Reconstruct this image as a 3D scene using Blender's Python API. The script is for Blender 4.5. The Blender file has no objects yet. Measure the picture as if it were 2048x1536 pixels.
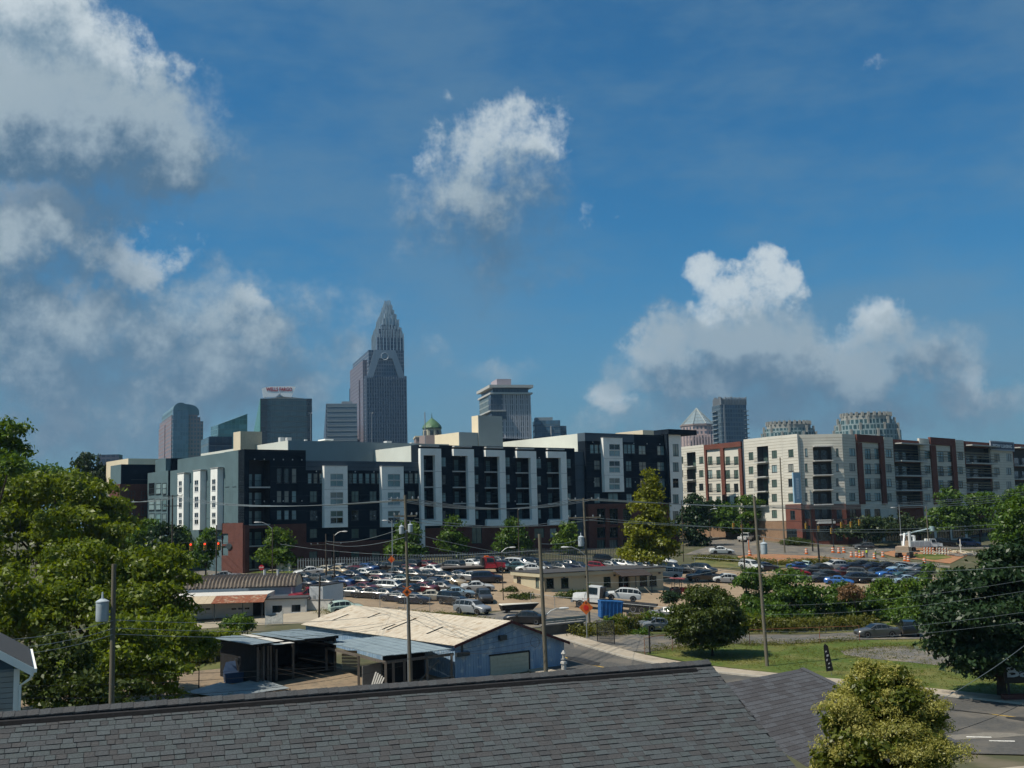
import bpy, bmesh, math, random
import numpy as np
from mathutils import Vector, Matrix
R = math.radians
random.seed(7); rng = np.random.default_rng(11)
scene = bpy.context.scene
COL = scene.collection

# ------------------------------------------------------------------ camera
CAM_H = 14.0; FPX = 2230.0; PITCH = math.atan((1034-768)/FPX); ROLL = 0.025
_f = Vector((0, math.cos(PITCH), math.sin(PITCH)))
_u0 = Vector((0, -math.sin(PITCH), math.cos(PITCH))); _r0 = Vector((1, 0, 0))
_up = _u0*math.cos(ROLL) + _r0*math.sin(ROLL); _rt = _r0*math.cos(ROLL) - _u0*math.sin(ROLL)
CAM = Vector((0, 0, CAM_H))
cam = bpy.data.cameras.new('camera'); cam_o = bpy.data.objects.new('camera', cam); COL.objects.link(cam_o)
cam.sensor_width = 36; cam.lens = 36*FPX/2048; cam.clip_start = 0.5; cam.clip_end = 30000
cam_o.matrix_world = Matrix(((_rt.x, _up.x, -_f.x, 0), (_rt.y, _up.y, -_f.y, 0), (_rt.z, _up.z, -_f.z, CAM_H), (0, 0, 0, 1)))
scene.camera = cam_o

# ------------------------------------------------------------------ sun, sky, exposure
SUN_EL = 56.0; SUN_H = Vector((-0.92, -0.39, 0)).normalized()
SUN_DIR = (SUN_H*math.cos(R(SUN_EL)) + Vector((0, 0, math.sin(R(SUN_EL))))).normalized()
sun = bpy.data.lights.new('sun', 'SUN'); sun.energy = 5.0; sun.angle = R(0.53); sun.color = (1.0, 0.92, 0.79)
sun_o = bpy.data.objects.new('sun', sun); COL.objects.link(sun_o)
sun_o.rotation_euler = SUN_DIR.to_track_quat('Z', 'Y').to_euler(); sun_o.location = (-200, -80, 300)
scene.view_settings.view_transform = 'Standard'; scene.view_settings.look = 'None'
scene.view_settings.exposure = 0.16; scene.view_settings.gamma = 1.0
try: scene.view_settings.use_curve_mapping = False
except Exception: pass
scene.cycles.max_bounces = 6; scene.cycles.diffuse_bounces = 3; scene.cycles.glossy_bounces = 3
scene.cycles.transparent_max_bounces = 12; scene.cycles.volume_bounces = 0
scene.cycles.use_denoising = True; scene.cycles.use_adaptive_sampling = True; scene.cycles.adaptive_threshold = 0.02
try: scene.cycles.denoiser = 'OPENIMAGEDENOISE'
except Exception: pass

def build_world():
    w = bpy.data.worlds.new('World'); scene.world = w; w.use_nodes = True
    nt = w.node_tree; N = nt.nodes; L = nt.links; N.clear()
    def val(x):
        return x
    def math_(op, a, b=None, c=None, clamp=False):
        n = N.new('ShaderNodeMath'); n.operation = op; n.use_clamp = clamp
        for i, x in enumerate((a, b, c)):
            if x is None: continue
            if hasattr(x, 'links') or hasattr(x, 'is_output'): L.new(x, n.inputs[i])
            else: n.inputs[i].default_value = x
        return n.outputs[0]
    def maprange(x, a, b, c=0., d=1., smooth=True):
        n = N.new('ShaderNodeMapRange'); n.interpolation_type = 'SMOOTHSTEP' if smooth else 'LINEAR'
        L.new(x, n.inputs[0]); n.inputs[1].default_value = a; n.inputs[2].default_value = b
        n.inputs[3].default_value = c; n.inputs[4].default_value = d; return n.outputs[0]
    def mixc(f, a, b):
        n = N.new('ShaderNodeMix'); n.data_type = 'RGBA'
        for s, x in ((n.inputs[0], f), (n.inputs[6], a), (n.inputs[7], b)):
            if hasattr(x, 'is_output'): L.new(x, s)
            elif isinstance(x, tuple): s.default_value = (*x, 1)
            else: s.default_value = x
        return n.outputs[2]
    sky = N.new('ShaderNodeTexSky'); sky.sky_type = 'NISHITA'; sky.sun_disc = False
    sky.sun_elevation = R(SUN_EL); sky.sun_rotation = math.atan2(SUN_DIR.x, SUN_DIR.y)
    sky.air_density = 1.0; sky.dust_density = 1.6; sky.ozone_density = 2.6
    hs = N.new('ShaderNodeHueSaturation'); hs.inputs['Saturation'].default_value = 1.0; hs.inputs['Value'].default_value = 1.0
    L.new(sky.outputs[0], hs.inputs['Color'])
    tc = N.new('ShaderNodeTexCoord'); sep = N.new('ShaderNodeSeparateXYZ'); L.new(tc.outputs['Generated'], sep.inputs[0])
    X, Y, Z = sep.outputs
    az = math_('ARCTAN2', X, Y); el = math_('ARCSINE', Z)
    comb = N.new('ShaderNodeCombineXYZ'); L.new(az, comb.inputs[0]); L.new(el, comb.inputs[1])
    base = comb.outputs[0]
    def noise(vec, scale, detail, rough, lac=2.1, out=0):
        n = N.new('ShaderNodeTexNoise'); n.noise_dimensions = '2D'; L.new(vec, n.inputs['Vector'])
        n.inputs['Scale'].default_value = scale; n.inputs['Detail'].default_value = detail
        n.inputs['Roughness'].default_value = rough; n.inputs['Lacunarity'].default_value = lac
        return n.outputs[out]
    def vmath(op, a, b, c=None, o=0):
        n = N.new('ShaderNodeVectorMath'); n.operation = op
        for i, x in enumerate((a, b, c)):
            if x is None: continue
            if hasattr(x, 'is_output'): L.new(x, n.inputs[i])
            else: n.inputs[i].default_value = x
        return n.outputs['Value' if op == 'DOT_PRODUCT' else 0]
    def ang(px, py):      # compass angle and elevation of a spot of the sky
        d = _f*FPX + _rt*(px-1024) + _up*(768-py); d.normalize()
        return math.atan2(d.x, d.y), math.asin(d.z)
    # billowing outlines: the coordinates are warped before the cloud masses are laid out
    wn = noise(base, 13.0, 5.0, 0.58, out=1)
    warped = vmath('MULTIPLY_ADD', wn, (0.080, 0.080, 0.0), base)
    off = 0.040
    far = math_('MAXIMUM', maprange(math_('ABSOLUTE', az), 0.52, 0.75), maprange(el, 0.46, 0.6))
    nfar = math_('SUBTRACT', 1.0, far)
    def masses(blobs, sx, sy):
        tot = None
        for (cx, cy, rx, ry, s) in blobs:
            a0, e0 = ang(cx, cy); ix, iy = FPX/rx, FPX/ry
            v = vmath('MULTIPLY_ADD', warped, (ix, iy, 0), (-(a0+off-sx)*ix, -(e0+off-sy)*iy, 0))
            g = math_('MULTIPLY_ADD', vmath('DOT_PRODUCT', v, v), -max(s, .5), s)
            tot = g if tot is None else math_('SMOOTH_MAX', tot, g, 0.3)
        return math_('MAXIMUM', tot, -1.6)
    def general(b2, det, bias): return math_('MULTIPLY_ADD', noise(b2, 3.2, det, 0.5), 5.0, bias)
    SX, SY = -0.018, 0.040                              # a step through the air towards the light
    b1 = vmath('ADD', base, (SX, SY, 0))
    d0 = math_('MULTIPLY_ADD', noise(base, 19.0, 9.0, 0.66), CL_DET, -CL_DET/2); d1 = math_('MULTIPLY_ADD', noise(b1, 19.0, 5.0, 0.66), CL_DET, -CL_DET/2)
    g0 = math_('MULTIPLY', general(base, 3.0, -2.75), far); g1 = math_('MULTIPLY', general(b1, 2.0, -2.75), far)
    def layer(blobs, sx, sy, g, d, k): return math_('MULTIPLY_ADD', d, k, math_('MULTIPLY_ADD', masses(blobs, sx, sy), nfar, g))
    a0_, a1_ = layer(CL_WHITE, 0, 0, g0, d0, 1.0), layer(CL_WHITE, SX, SY, g1, d1, 1.0)
    k0_, k1_ = layer(CL_GREY, 0, 0, g0, d0, 1.0), layer(CL_GREY, SX, SY, g1, d1, 1.0)
    denA = maprange(a0_, -0.10, 0.72); denB = maprange(k0_, -0.35, 0.95)
    litA = maprange(math_('SUBTRACT', a0_, a1_), -0.62, 1.0); litB = maprange(math_('SUBTRACT', k0_, k1_), -0.42, 1.05)
    colA = mixc(litA, (2.7, 4.3, 5.8), (9.4, 10.6, 11.2))
    colB = mixc(litB, (1.30, 2.55, 4.0), (5.4, 6.8, 7.8))
    hzf = maprange(el, -0.02, 0.24, 0.45, 1.0)
    colA2 = mixc(hzf, (3.4, 4.9, 6.2), colA); colB2 = mixc(hzf, (2.7, 4.1, 5.4), colB)       # low clouds sink into the haze
    veil = math_('MULTIPLY', maprange(noise(vmath('MULTIPLY', base, (1.0, 2.6, 1.0)), 4.5, 5.0, 0.6), 0.32, 0.72), 0.42)
    tint = N.new('ShaderNodeMix'); tint.data_type = 'RGBA'; tint.blend_type = 'MULTIPLY'; tint.inputs[0].default_value = 1.0
    L.new(hs.outputs[0], tint.inputs[6]); tint.inputs[7].default_value = (0.33, 1.10, 1.50, 1)
    sky2 = mixc(veil, tint.outputs[2], (2.3, 4.1, 5.7))
    sky3 = mixc(maprange(el, -0.02, 0.26, 0.72, 0.0), sky2, (2.9, 4.5, 6.0))
    fin = mixc(math_('MULTIPLY', denB, 0.94), mixc(math_('MULTIPLY', denA, 0.93), sky3, colA2), colB2)
    bg = N.new('ShaderNodeBackground'); L.new(fin, bg.inputs[0]); bg.inputs[1].default_value = 0.056
    out = N.new('ShaderNodeOutputWorld'); L.new(bg.outputs[0], out.inputs[0])
    w.cycles.sampling_method = 'MANUAL'; w.cycles.sample_map_resolution = 256

CL_DET = 1.9
CL_WHITE = [  # px, py, rx, ry, strength
    (60, 80, 220, 160, 1.0), (270, 150, 95, 90, .75), (20, 430, 140, 95, .6), (275, 500, 90, 58, .62), (170, 615, 80, 66, .5), (520, 610, 56, 40, .7), (430, 650, 90, 54, .42), (230, 740, 60, 30, .3),
    (980, 265, 100, 66, .56), (1085, 268, 66, 52, .44), (850, 285, 62, 52, .38), (945, 365, 84, 100, .26),
    (1425, 575, 66, 46, .72), (1395, 600, 40, 34, .5), (1470, 565, 36, 30, .6), (1530, 560, 62, 46, .78), (1580, 590, 40, 38, .6), (1490, 600, 90, 40, .6), (1325, 705, 80, 60, .55), (1650, 690, 55, 38, .4), (1745, 650, 80, 66, .62), (1715, 690, 60, 46, .5), (1850, 730, 60, 56, .6), (1915, 772, 50, 46, .6), (1215, 800, 55, 50, .5),
    (120, 830, 110, 40, .3), (1745, 118, 80, 42, -.12), (1190, 435, 60, 50, .0)]
CL_GREY = [
    (110, 255, 350, 130, 1.3), (300, 300, 165, 95, .95), (60, 480, 240, 150, .85), (380, 690, 290, 150, .95), (70, 690, 260, 170, .95), (330, 790, 400, 80, .85),
    (960, 385, 150, 130, .50), (930, 480, 160, 90, .30), (1475, 685, 215, 88, 1.15), (1500, 750, 300, 80, 1.15), (1720, 735, 230, 92, 1.0), (1345, 740, 130, 70, .75), (1620, 825, 440, 60, .62), (130, 860, 300, 60, .6),
    (695, 700, 85, 52, .25), (835, 705, 70, 48, .22), (1060, 560, 180, 40, .08), (660, 610, 140, 46, .08), (970, 745, 140, 46, .08)]
build_world()

def ray(px, py):
    return _f*FPX + _rt*(px-1024) + _up*(768-py)
def P(px, py, Y):
    d = ray(px, py); return CAM + d*(Y/d.y)
def proj(p):
    v = Vector(p)-CAM; k = FPX/v.dot(_f); return 1024+v.dot(_rt)*k, 768-v.dot(_up)*k
def hz(px): return 1034 - ROLL*(px-1024)

# ------------------------------------------------------------------ terrain height
_cp = [(-60, 30, 0), (0, 30, 0), (50, 30, 0), (-90, 70, .5), (-30, 70, 0), (5, 70, 0), (25, 64, 0), (40, 80, 0), (26, 94, 0), (13, 106, 0), (60, 100, 0), (40, 122, .1),
       (-30, 95, 0), (-8, 96, 0), (2, 100, 0), (75, 130, .6), (-60, 110, 1), (-120, 110, 2), (110, 90, 1)]
for px, py, Y in [(950, 1229, 135), (1050, 1248, 124), (868, 1150, 175), (800, 1212, 146), (655, 1215, 140), (480, 1245, 135), (600, 1245, 132),
                  (1448, 1168, 178), (1240, 1218, 150), (1330, 1235, 140), (1650, 1178, 180), (1760, 1142, 205), (1700, 1122, 216), (1700, 1106, 225),
                  (1560, 1090, 238), (1450, 1074, 262), (1443, 1107, 215), (1300, 1142, 195), (1100, 1131, 185), (620, 1140, 185), (488, 1147, 188),
                  (340, 1142, 205), (240, 1130, 240), (2040, 1086, 270), (1800, 1087, 245), (1810, 1112, 224), (1180, 1200, 152), (1850, 1160, 190), (1950, 1130, 210), (1500, 1140, 195)]:
    q = P(px, py, Y); _cp.append((q.x, q.y, q.z))
_cp += [(-60, 260, 7), (0, 240, 7), (35, 262, 7.5), (0, 320, 8), (120, 320, 8), (-120, 320, 8), (-150, 200, 6), (160, 200, 4), (160, 260, 6), (-160, 330, 8), (180, 330, 8)]
_cp = np.array(_cp)
def _tps(r): return r*r*np.log(r+1e-6)
def _fit():
    n = len(_cp); d = np.hypot(_cp[:, None, 0]-_cp[None, :, 0], _cp[:, None, 1]-_cp[None, :, 1])/100
    K = _tps(d) + np.eye(n)*0.004; Pm = np.c_[np.ones(n), _cp[:, :2]/100]
    A = np.block([[K, Pm], [Pm.T, np.zeros((3, 3))]]); return np.linalg.solve(A, np.r_[_cp[:, 2], 0, 0, 0])
_w = _fit()
def Hn(x, y):
    x = np.atleast_1d(np.asarray(x, float)); y = np.atleast_1d(np.asarray(y, float)); s = x.shape
    x = x.ravel(); y = y.ravel()
    xc = np.clip(x, -170, 190); yc = np.clip(y, 25, 335)
    d = np.hypot(xc[:, None]-_cp[None, :, 0], yc[:, None]-_cp[None, :, 1])/100
    z = _tps(d)@_w[:-3] + _w[-3] + _w[-2]*xc/100 + _w[-1]*yc/100
    z = np.clip(z, -1.0, 9.5)
    t = np.clip((y-335)/200, 0, 1); z = z*(1-t)+8*t
    return z.reshape(s)
def H(x, y): return float(Hn(x, y)[0])
def G(px, py, lo=20, hi=420):
    """where the line of sight through a pixel meets the ground"""
    d = ray(px, py); ys = np.linspace(lo, hi, 801); t = ys/d.y
    zz = CAM_H + d.z*t; g = Hn(d.x*t, ys)
    i = np.argmax(zz <= g)
    if zz[i] > g[i]: i = 800
    if i > 0:
        a = zz[i-1]-g[i-1]; b = zz[i]-g[i]; y = ys[i-1]+(ys[i]-ys[i-1])*a/max(a-b, 1e-6)
    else: y = ys[i]
    x = d.x*y/d.y; return Vector((x, y, H(x, y)))

# ------------------------------------------------------------------ object helpers
def link(o, parent=None):
    COL.objects.link(o)
    if parent is not None: o.parent = parent
    return o
def tag(o, label=None, cat=None, group=None, kind=None):
    if label: o['label'] = label
    if cat: o['category'] = cat
    if group: o['group'] = group
    if kind: o['kind'] = kind
    return o
def empty(name, loc=(0, 0, 0), rz=0, label=None, cat=None, group=None):
    o = bpy.data.objects.new(name, None); COL.objects.link(o); o.location = loc; o.rotation_euler = (0, 0, rz)
    o.empty_display_size = 0.3
    return tag(o, label, cat, group)
def mesh_obj(name, me, parent=None, loc=None, rot=None):
    o = bpy.data.objects.new(name, me); link(o, parent)
    if loc is not None: o.location = loc
    if rot is not None: o.rotation_euler = rot
    return o
def copy_tree(o, parent=None):
    c = o.copy(); COL.objects.link(c); c.parent = parent
    for ch in o.children: copy_tree(ch, c)
    return c

class MB:
    """collects simple shapes and builds one mesh object"""
    def __init__(s): s.v = []; s.f = []; s.sm = []
    def add(s, vs, fs, smooth=False):
        b = len(s.v); s.v += [tuple(x) for x in vs]
        s.f += [tuple(i+b for i in f) for f in fs]; s.sm += [smooth]*len(fs); return s
    def box(s, a, b):
        x0, y0, z0 = a; x1, y1, z1 = b
        if x0 > x1: x0, x1 = x1, x0
        if y0 > y1: y0, y1 = y1, y0
        if z0 > z1: z0, z1 = z1, z0
        return s.add([(x0, y0, z0), (x1, y0, z0), (x1, y1, z0), (x0, y1, z0), (x0, y0, z1), (x1, y0, z1), (x1, y1, z1), (x0, y1, z1)],
                     [(0, 3, 2, 1), (4, 5, 6, 7), (0, 1, 5, 4), (1, 2, 6, 5), (2, 3, 7, 6), (3, 0, 4, 7)])
    def hexa(s, p):   # 8 points: bottom ring then top ring
        return s.add(p, [(0, 3, 2, 1), (4, 5, 6, 7), (0, 1, 5, 4), (1, 2, 6, 5), (2, 3, 7, 6), (3, 0, 4, 7)])
    def quad(s, a, b, c, d): return s.add([a, b, c, d], [(0, 1, 2, 3)])
    def prism(s, pts, z0, z1):
        n = len(pts)
        return s.add([(x, y, z0) for x, y in pts]+[(x, y, z1) for x, y in pts],
                     [tuple(range(n-1, -1, -1)), tuple(range(n, 2*n))]+[(i, (i+1) % n, n+(i+1) % n, n+i) for i in range(n)])
    def tube(s, pts, r, n=6, r1=None, cap=True):
        pts = [Vector(p) for p in pts]; m = len(pts); vs = []
        for i, p in enumerate(pts):
            t = (pts[min(i+1, m-1)]-pts[max(i-1, 0)]); t.normalize()
            a = t.cross(Vector((0, 0, 1)))
            if a.length < 1e-3: a = Vector((1, 0, 0))
            a.normalize(); b = t.cross(a)
            rr = r if r1 is None else r+(r1-r)*i/max(m-1, 1)
            for k in range(n):
                q = 2*math.pi*k/n; vs.append(p+a*math.cos(q)*rr+b*math.sin(q)*rr)
        fs = [(i*n+k, i*n+(k+1) % n, (i+1)*n+(k+1) % n, (i+1)*n+k) for i in range(m-1) for k in range(n)]
        if cap: fs += [tuple(range(n-1, -1, -1)), tuple((m-1)*n+k for k in range(n))]
        return s.add(vs, fs, n > 5)
    def lathe(s, prof, n=12, c=(0, 0, 0)):
        vs = [(c[0]+r*math.cos(2*math.pi*k/n), c[1]+r*math.sin(2*math.pi*k/n), c[2]+z) for r, z in prof for k in range(n)]
        m = len(prof)
        fs = [(i*n+k, i*n+(k+1) % n, (i+1)*n+(k+1) % n, (i+1)*n+k) for i in range(m-1) for k in range(n)]
        return s.add(vs, fs+[tuple(range(n-1, -1, -1)), tuple((m-1)*n+k for k in range(n))], True)
    def sphere(s, c, r, n=10, sz=1.0):
        prof = [(max(1e-3, r*math.sin(math.pi*i/6)), -r*sz*math.cos(math.pi*i/6)) for i in range(7)]
        return s.lathe(prof, n, c)
    def xf(s, M):
        s.v = [tuple(M@Vector(p)) for p in s.v]; return s
    def mesh(s, name, mat, angle=40):
        me = bpy.data.meshes.new(name); me.from_pydata(s.v, [], s.f); 
        for p, k in zip(me.polygons, s.sm): p.use_smooth = k
        if any(s.sm): me.set_sharp_from_angle(angle=R(angle))
        if mat is not None: me.materials.append(mat)
        me.update(); return me
    def build(s, name, mat, parent=None, loc=None, rot=None, kind=None):
        o = mesh_obj(name, s.mesh(name, mat), parent, loc, rot)
        if kind: o['kind'] = kind
        return o

# ------------------------------------------------------------------ materials
MATS = {}
def mat(name, col, rough=0.8, var=0.12, scale=3.0, metal=0.0, bump=0.0, col2=None, spec=0.3, stretch=None, detail=5, objcol=False, dirt=None, coat=0.0):
    if name in MATS: return MATS[name]
    m = bpy.data.materials.new(name); m.use_nodes = True; nt = m.node_tree; N = nt.nodes; L = nt.links
    b = N['Principled BSDF']; b.inputs['Roughness'].default_value = rough; b.inputs['Metallic'].default_value = metal
    b.inputs['Specular IOR Level'].default_value = spec
    if coat: b.inputs['Coat Weight'].default_value = coat; b.inputs['Coat Roughness'].default_value = 0.06
    g = N.new('ShaderNodeNewGeometry'); vec = g.outputs['Position']
    if stretch:
        mp = N.new('ShaderNodeMapping'); L.new(vec, mp.inputs['Vector']); mp.inputs['Scale'].default_value = stretch; vec = mp.outputs[0]
    n = N.new('ShaderNodeTexNoise'); L.new(vec, n.inputs['Vector']); n.inputs['Scale'].default_value = scale
    n.inputs['Detail'].default_value = detail; n.inputs['Roughness'].default_value = 0.62
    mr = N.new('ShaderNodeMapRange'); L.new(n.outputs[0], mr.inputs[0]); mr.inputs[1].default_value = 0.3; mr.inputs[2].default_value = 0.7
    mx = N.new('ShaderNodeMix'); mx.data_type = 'RGBA'; L.new(mr.outputs[0], mx.inputs[0])
    if objcol:
        oi = N.new('ShaderNodeObjectInfo')
        hs = N.new('ShaderNodeHueSaturation'); hs.inputs['Value'].default_value = 1-var; L.new(oi.outputs['Color'], hs.inputs['Color'])
        L.new(hs.outputs[0], mx.inputs[6]); L.new(oi.outputs['Color'], mx.inputs[7])
    else:
        c2 = col2 if col2 else tuple(min(1, c*(1+var)) for c in col); c1 = col if col2 else tuple(c*(1-var) for c in col)
        mx.inputs[6].default_value = (*c1, 1); mx.inputs[7].default_value = (*c2, 1)
    outc = mx.outputs[2]
    if dirt:   # (colour, scale, low, high)
        n2 = N.new('ShaderNodeTexNoise'); L.new(g.outputs['Position'], n2.inputs['Vector']); n2.inputs['Scale'].default_value = dirt[1]; n2.inputs['Detail'].default_value = 6
        m2 = N.new('ShaderNodeMapRange'); L.new(n2.outputs[0], m2.inputs[0]); m2.inputs[1].default_value = dirt[2]; m2.inputs[2].default_value = dirt[3]
        x2 = N.new('ShaderNodeMix'); x2.data_type = 'RGBA'; L.new(m2.outputs[0], x2.inputs[0]); L.new(outc, x2.inputs[6]); x2.inputs[7].default_value = (*dirt[0], 1); outc = x2.outputs[2]
    L.new(outc, b.inputs['Base Color'])
    if bump:
        bp = N.new('ShaderNodeBump'); bp.inputs['Strength'].default_value = bump; bp.inputs['Distance'].default_value = 0.05
        L.new(n.outputs[0], bp.inputs['Height']); L.new(bp.outputs[0], b.inputs['Normal'])
    MATS[name] = m; return m
def leaf_mat(name, c1, c2, trans=0.35):
    m = bpy.data.materials.new(name); m.use_nodes = True; nt = m.node_tree; N = nt.nodes; L = nt.links; N.clear()
    g = N.new('ShaderNodeNewGeometry'); n = N.new('ShaderNodeTexNoise'); L.new(g.outputs['Position'], n.inputs['Vector']); n.inputs['Scale'].default_value = 0.55; n.inputs['Detail'].default_value = 3
    ad = N.new('ShaderNodeMath'); ad.operation = 'MULTIPLY_ADD'; L.new(g.outputs['Random Per Island'], ad.inputs[0]); ad.inputs[1].default_value = 0.6
    sb = N.new('ShaderNodeMath'); sb.operation = 'SUBTRACT'; L.new(n.outputs[0], sb.inputs[0]); sb.inputs[1].default_value = 0.3; L.new(sb.outputs[0], ad.inputs[2]); ad.use_clamp = True
    mx = N.new('ShaderNodeMix'); mx.data_type = 'RGBA'; L.new(ad.outputs[0], mx.inputs[0]); mx.inputs[6].default_value = (*c1, 1); mx.inputs[7].default_value = (*c2, 1)
    d = N.new('ShaderNodeBsdfDiffuse'); t = N.new('ShaderNodeBsdfTranslucent'); L.new(mx.outputs[2], d.inputs[0])
    tm = N.new('ShaderNodeMix'); tm.data_type = 'RGBA'; tm.blend_type = 'MULTIPLY'; tm.inputs[0].default_value = 1; L.new(mx.outputs[2], tm.inputs[6]); tm.inputs[7].default_value = (1.25, 1.2, .55, 1); L.new(tm.outputs[2], t.inputs[0])
    gl = N.new('ShaderNodeBsdfGlossy'); gl.inputs['Roughness'].default_value = 0.45; gl.inputs[0].default_value = (.5, .5, .5, 1)
    s = N.new('ShaderNodeMixShader'); s.inputs[0].default_value = trans; L.new(d.outputs[0], s.inputs[1]); L.new(t.outputs[0], s.inputs[2])
    s2 = N.new('ShaderNodeMixShader'); s2.inputs[0].default_value = 0.04; L.new(s.outputs[0], s2.inputs[1]); L.new(gl.outputs[0], s2.inputs[2])
    o = N.new('ShaderNodeOutputMaterial'); L.new(s2.outputs[0], o.inputs[0]); MATS[name] = m; return m
def glass_mat(name, col, rough=0.08, spec=0.8, var=0.3, scale=.35):
    return mat(name, col, rough=rough, var=var, scale=scale, spec=spec)
def see_through(name, col, alpha):
    m = bpy.data.materials.new(name); m.use_nodes = True; N = m.node_tree.nodes; L = m.node_tree.links
    b = N['Principled BSDF']; b.inputs['Base Color'].default_value = (*col, 1); b.inputs['Roughness'].default_value = 0.5
    g = N.new('ShaderNodeNewGeometry'); n = N.new('ShaderNodeTexNoise'); L.new(g.outputs['Position'], n.inputs['Vector']); n.inputs['Scale'].default_value = 1.5
    mr = N.new('ShaderNodeMapRange'); L.new(n.outputs[0], mr.inputs[0]); mr.inputs[3].default_value = alpha*0.7; mr.inputs[4].default_value = alpha*1.3
    L.new(mr.outputs[0], b.inputs['Alpha']); MATS[name] = m; return m
# ------------------------------------------------------------------ ground sheet
M_DIRT = mat('ground_dirt', (.17, .125, .085), .95, scale=.35, bump=.3, col2=(.25, .19, .125), dirt=((.10, .09, .07), 2.2, .5, .8))
M_EARTH = mat('rough_earth', (.055, .06, .03), .95, scale=.5, bump=.3, col2=(.085, .08, .04), dirt=((.13, .11, .075), .22, .52, .66))
M_LOT = mat('gravel_lot', (.23, .165, .105), .95, scale=.5, bump=.3, col2=(.31, .235, .155), dirt=((.15, .12, .09), .9, .55, .8))
M_ASPH = mat('asphalt', (.055, .055, .052), .9, scale=5, bump=.2, col2=(.095, .09, .083), dirt=((.135, .12, .10), .33, .46, .68), detail=10)
M_ASPHL = mat('worn_asphalt', (.085, .083, .078), .92, scale=4, bump=.3, col2=(.15, .14, .125), dirt=((.20, .17, .13), .5, .46, .66), detail=10)
M_CONC = mat('concrete', (.30, .25, .19), .9, scale=1.2, bump=.1, col2=(.38, .33, .26), dirt=((.2, .17, .13), .7, .52, .8))
M_GRASS = mat('lawn', (.035, .066, .008), .95, scale=2.6, bump=.6, col2=(.095, .125, .018), dirt=((.15, .135, .04), .22, .46, .72), detail=12)
M_GRASSD = mat('dry_grass', (.10, .10, .03), .95, scale=1.2, bump=.5, col2=(.16, .145, .055), dirt=((.06, .08, .02), .3, .45, .65), detail=9)
M_CLAY = mat('red_clay', (.26, .11, .05), .95, scale=.9, bump=.3, col2=(.34, .18, .095), dirt=((.22, .15, .09), .5, .5, .7))
M_YEL = mat('yellow_paint', (.42, .27, .05), .8, var=.25, scale=4)
M_WHT = mat('white_paint', (.62, .60, .55), .8, var=.25, scale=4)

def ground():
    def axis(core0, core1, step, lo, hi):
        a = list(np.arange(core0, core1+.01, step)); s = step; x = a[-1]
        while x < hi: s *= 1.35; x += s; a.append(x)
        s = step; x = a[0]
        while x > lo: s *= 1.35; x -= s; a.insert(0, x)
        return np.array(a)
    xs = axis(-110, 150, 2.0, -9000, 9000); ys = axis(20, 330, 2.0, -400, 14000)
    X, Y = np.meshgrid(xs, ys); Z = Hn(X, Y)
    nx, ny = len(xs), len(ys)
    v = np.c_[X.ravel(), Y.ravel(), Z.ravel()]
    i = np.arange(ny-1)[:, None]*nx+np.arange(nx-1)[None, :]; i = i.ravel()
    f = np.c_[i, i+1, i+nx+1, i+nx]
    me = bpy.data.meshes.new('ground'); me.from_pydata(v.tolist(), [], f.tolist()); me.materials.append(M_EARTH)
    me.polygons.foreach_set('use_smooth', [True]*len(f))
    o = mesh_obj('ground', me); tag(o, kind='structure'); return o
ground()

def drape(name, pts, m, off, label=None, cat=None, kind='structure', step=2.5):
    """polygon of world xy points laid over the terrain"""
    bm = bmesh.new(); vs = [bm.verts.new((x, y, 0)) for x, y in pts]; bm.faces.new(vs)
    bmesh.ops.triangulate(bm, faces=bm.faces[:])
    for _ in range(9):
        e = [x for x in bm.edges if x.calc_length() > step]
        if not e: break
        bmesh.ops.subdivide_edges(bm, edges=e, cuts=1, use_grid_fill=False)
        bmesh.ops.triangulate(bm, faces=bm.faces[:])
    co = np.array([v.co[:2] for v in bm.verts]); z = Hn(co[:, 0], co[:, 1])
    for v, zz in zip(bm.verts, z): v.co.z = zz+off
    bmesh.ops.recalc_face_normals(bm, faces=bm.faces[:])
    if sum(f.normal.z for f in bm.faces) < 0: bmesh.ops.reverse_faces(bm, faces=bm.faces[:])
    me = bpy.data.meshes.new(name); bm.to_mesh(me); bm.free(); me.materials.append(m)
    o = mesh_obj(name, me); tag(o, label, cat, kind=kind); return o
def strip(name, pts, w0, w1, m, off, step=2.0, kind='structure', parent=None, thick=0.0, label=None):
    """ribbon between offsets w0..w1 (left of the walking direction is positive)"""
    p = [Vector((a, b)) for a, b in pts]; out = []
    for a, b in zip(p[:-1], p[1:]):
        n = max(1, int((b-a).length/step)); out += [a.lerp(b, k/n) for k in range(n)]
    out.append(p[-1]); mb = MB(); vs = []; nc = max(2, int(abs(w1-w0)/2.5)+2)
    for i, q in enumerate(out):
        t = (out[min(i+1, len(out)-1)]-out[max(i-1, 0)]).normalized(); n = Vector((-t.y, t.x))
        for k in range(nc):
            c = q+n*(w0+(w1-w0)*k/(nc-1)); vs.append((c.x, c.y, H(c.x, c.y)+off))
    fs = [(i*nc+k, (i+1)*nc+k, (i+1)*nc+k+1, i*nc+k+1) for i in range(len(out)-1) for k in range(nc-1)]
    mb.add(vs, fs)
    if thick:
        b = len(mb.v); m_ = len(out)
        lo = [(x, y, z-thick) for x, y, z in vs]
        idx = [i*nc for i in range(m_)]; idy = [i*nc+nc-1 for i in range(m_)]
        mb.v += lo
        for s in (idx, idy):
            for i in range(m_-1): mb.f.append((s[i], s[i+1], b+s[i+1], b+s[i])); mb.sm.append(False)
    # fix winding upward
    me = mb.mesh(name, m)
    if len(me.polygons) and me.polygons[0].normal.z < 0: me.flip_normals()
    o = mesh_obj(name, me, parent); tag(o, label, kind=kind if parent is None else None); return o
def gp(px, py):
    q = G(px, py); return (q.x, q.y)

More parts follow.
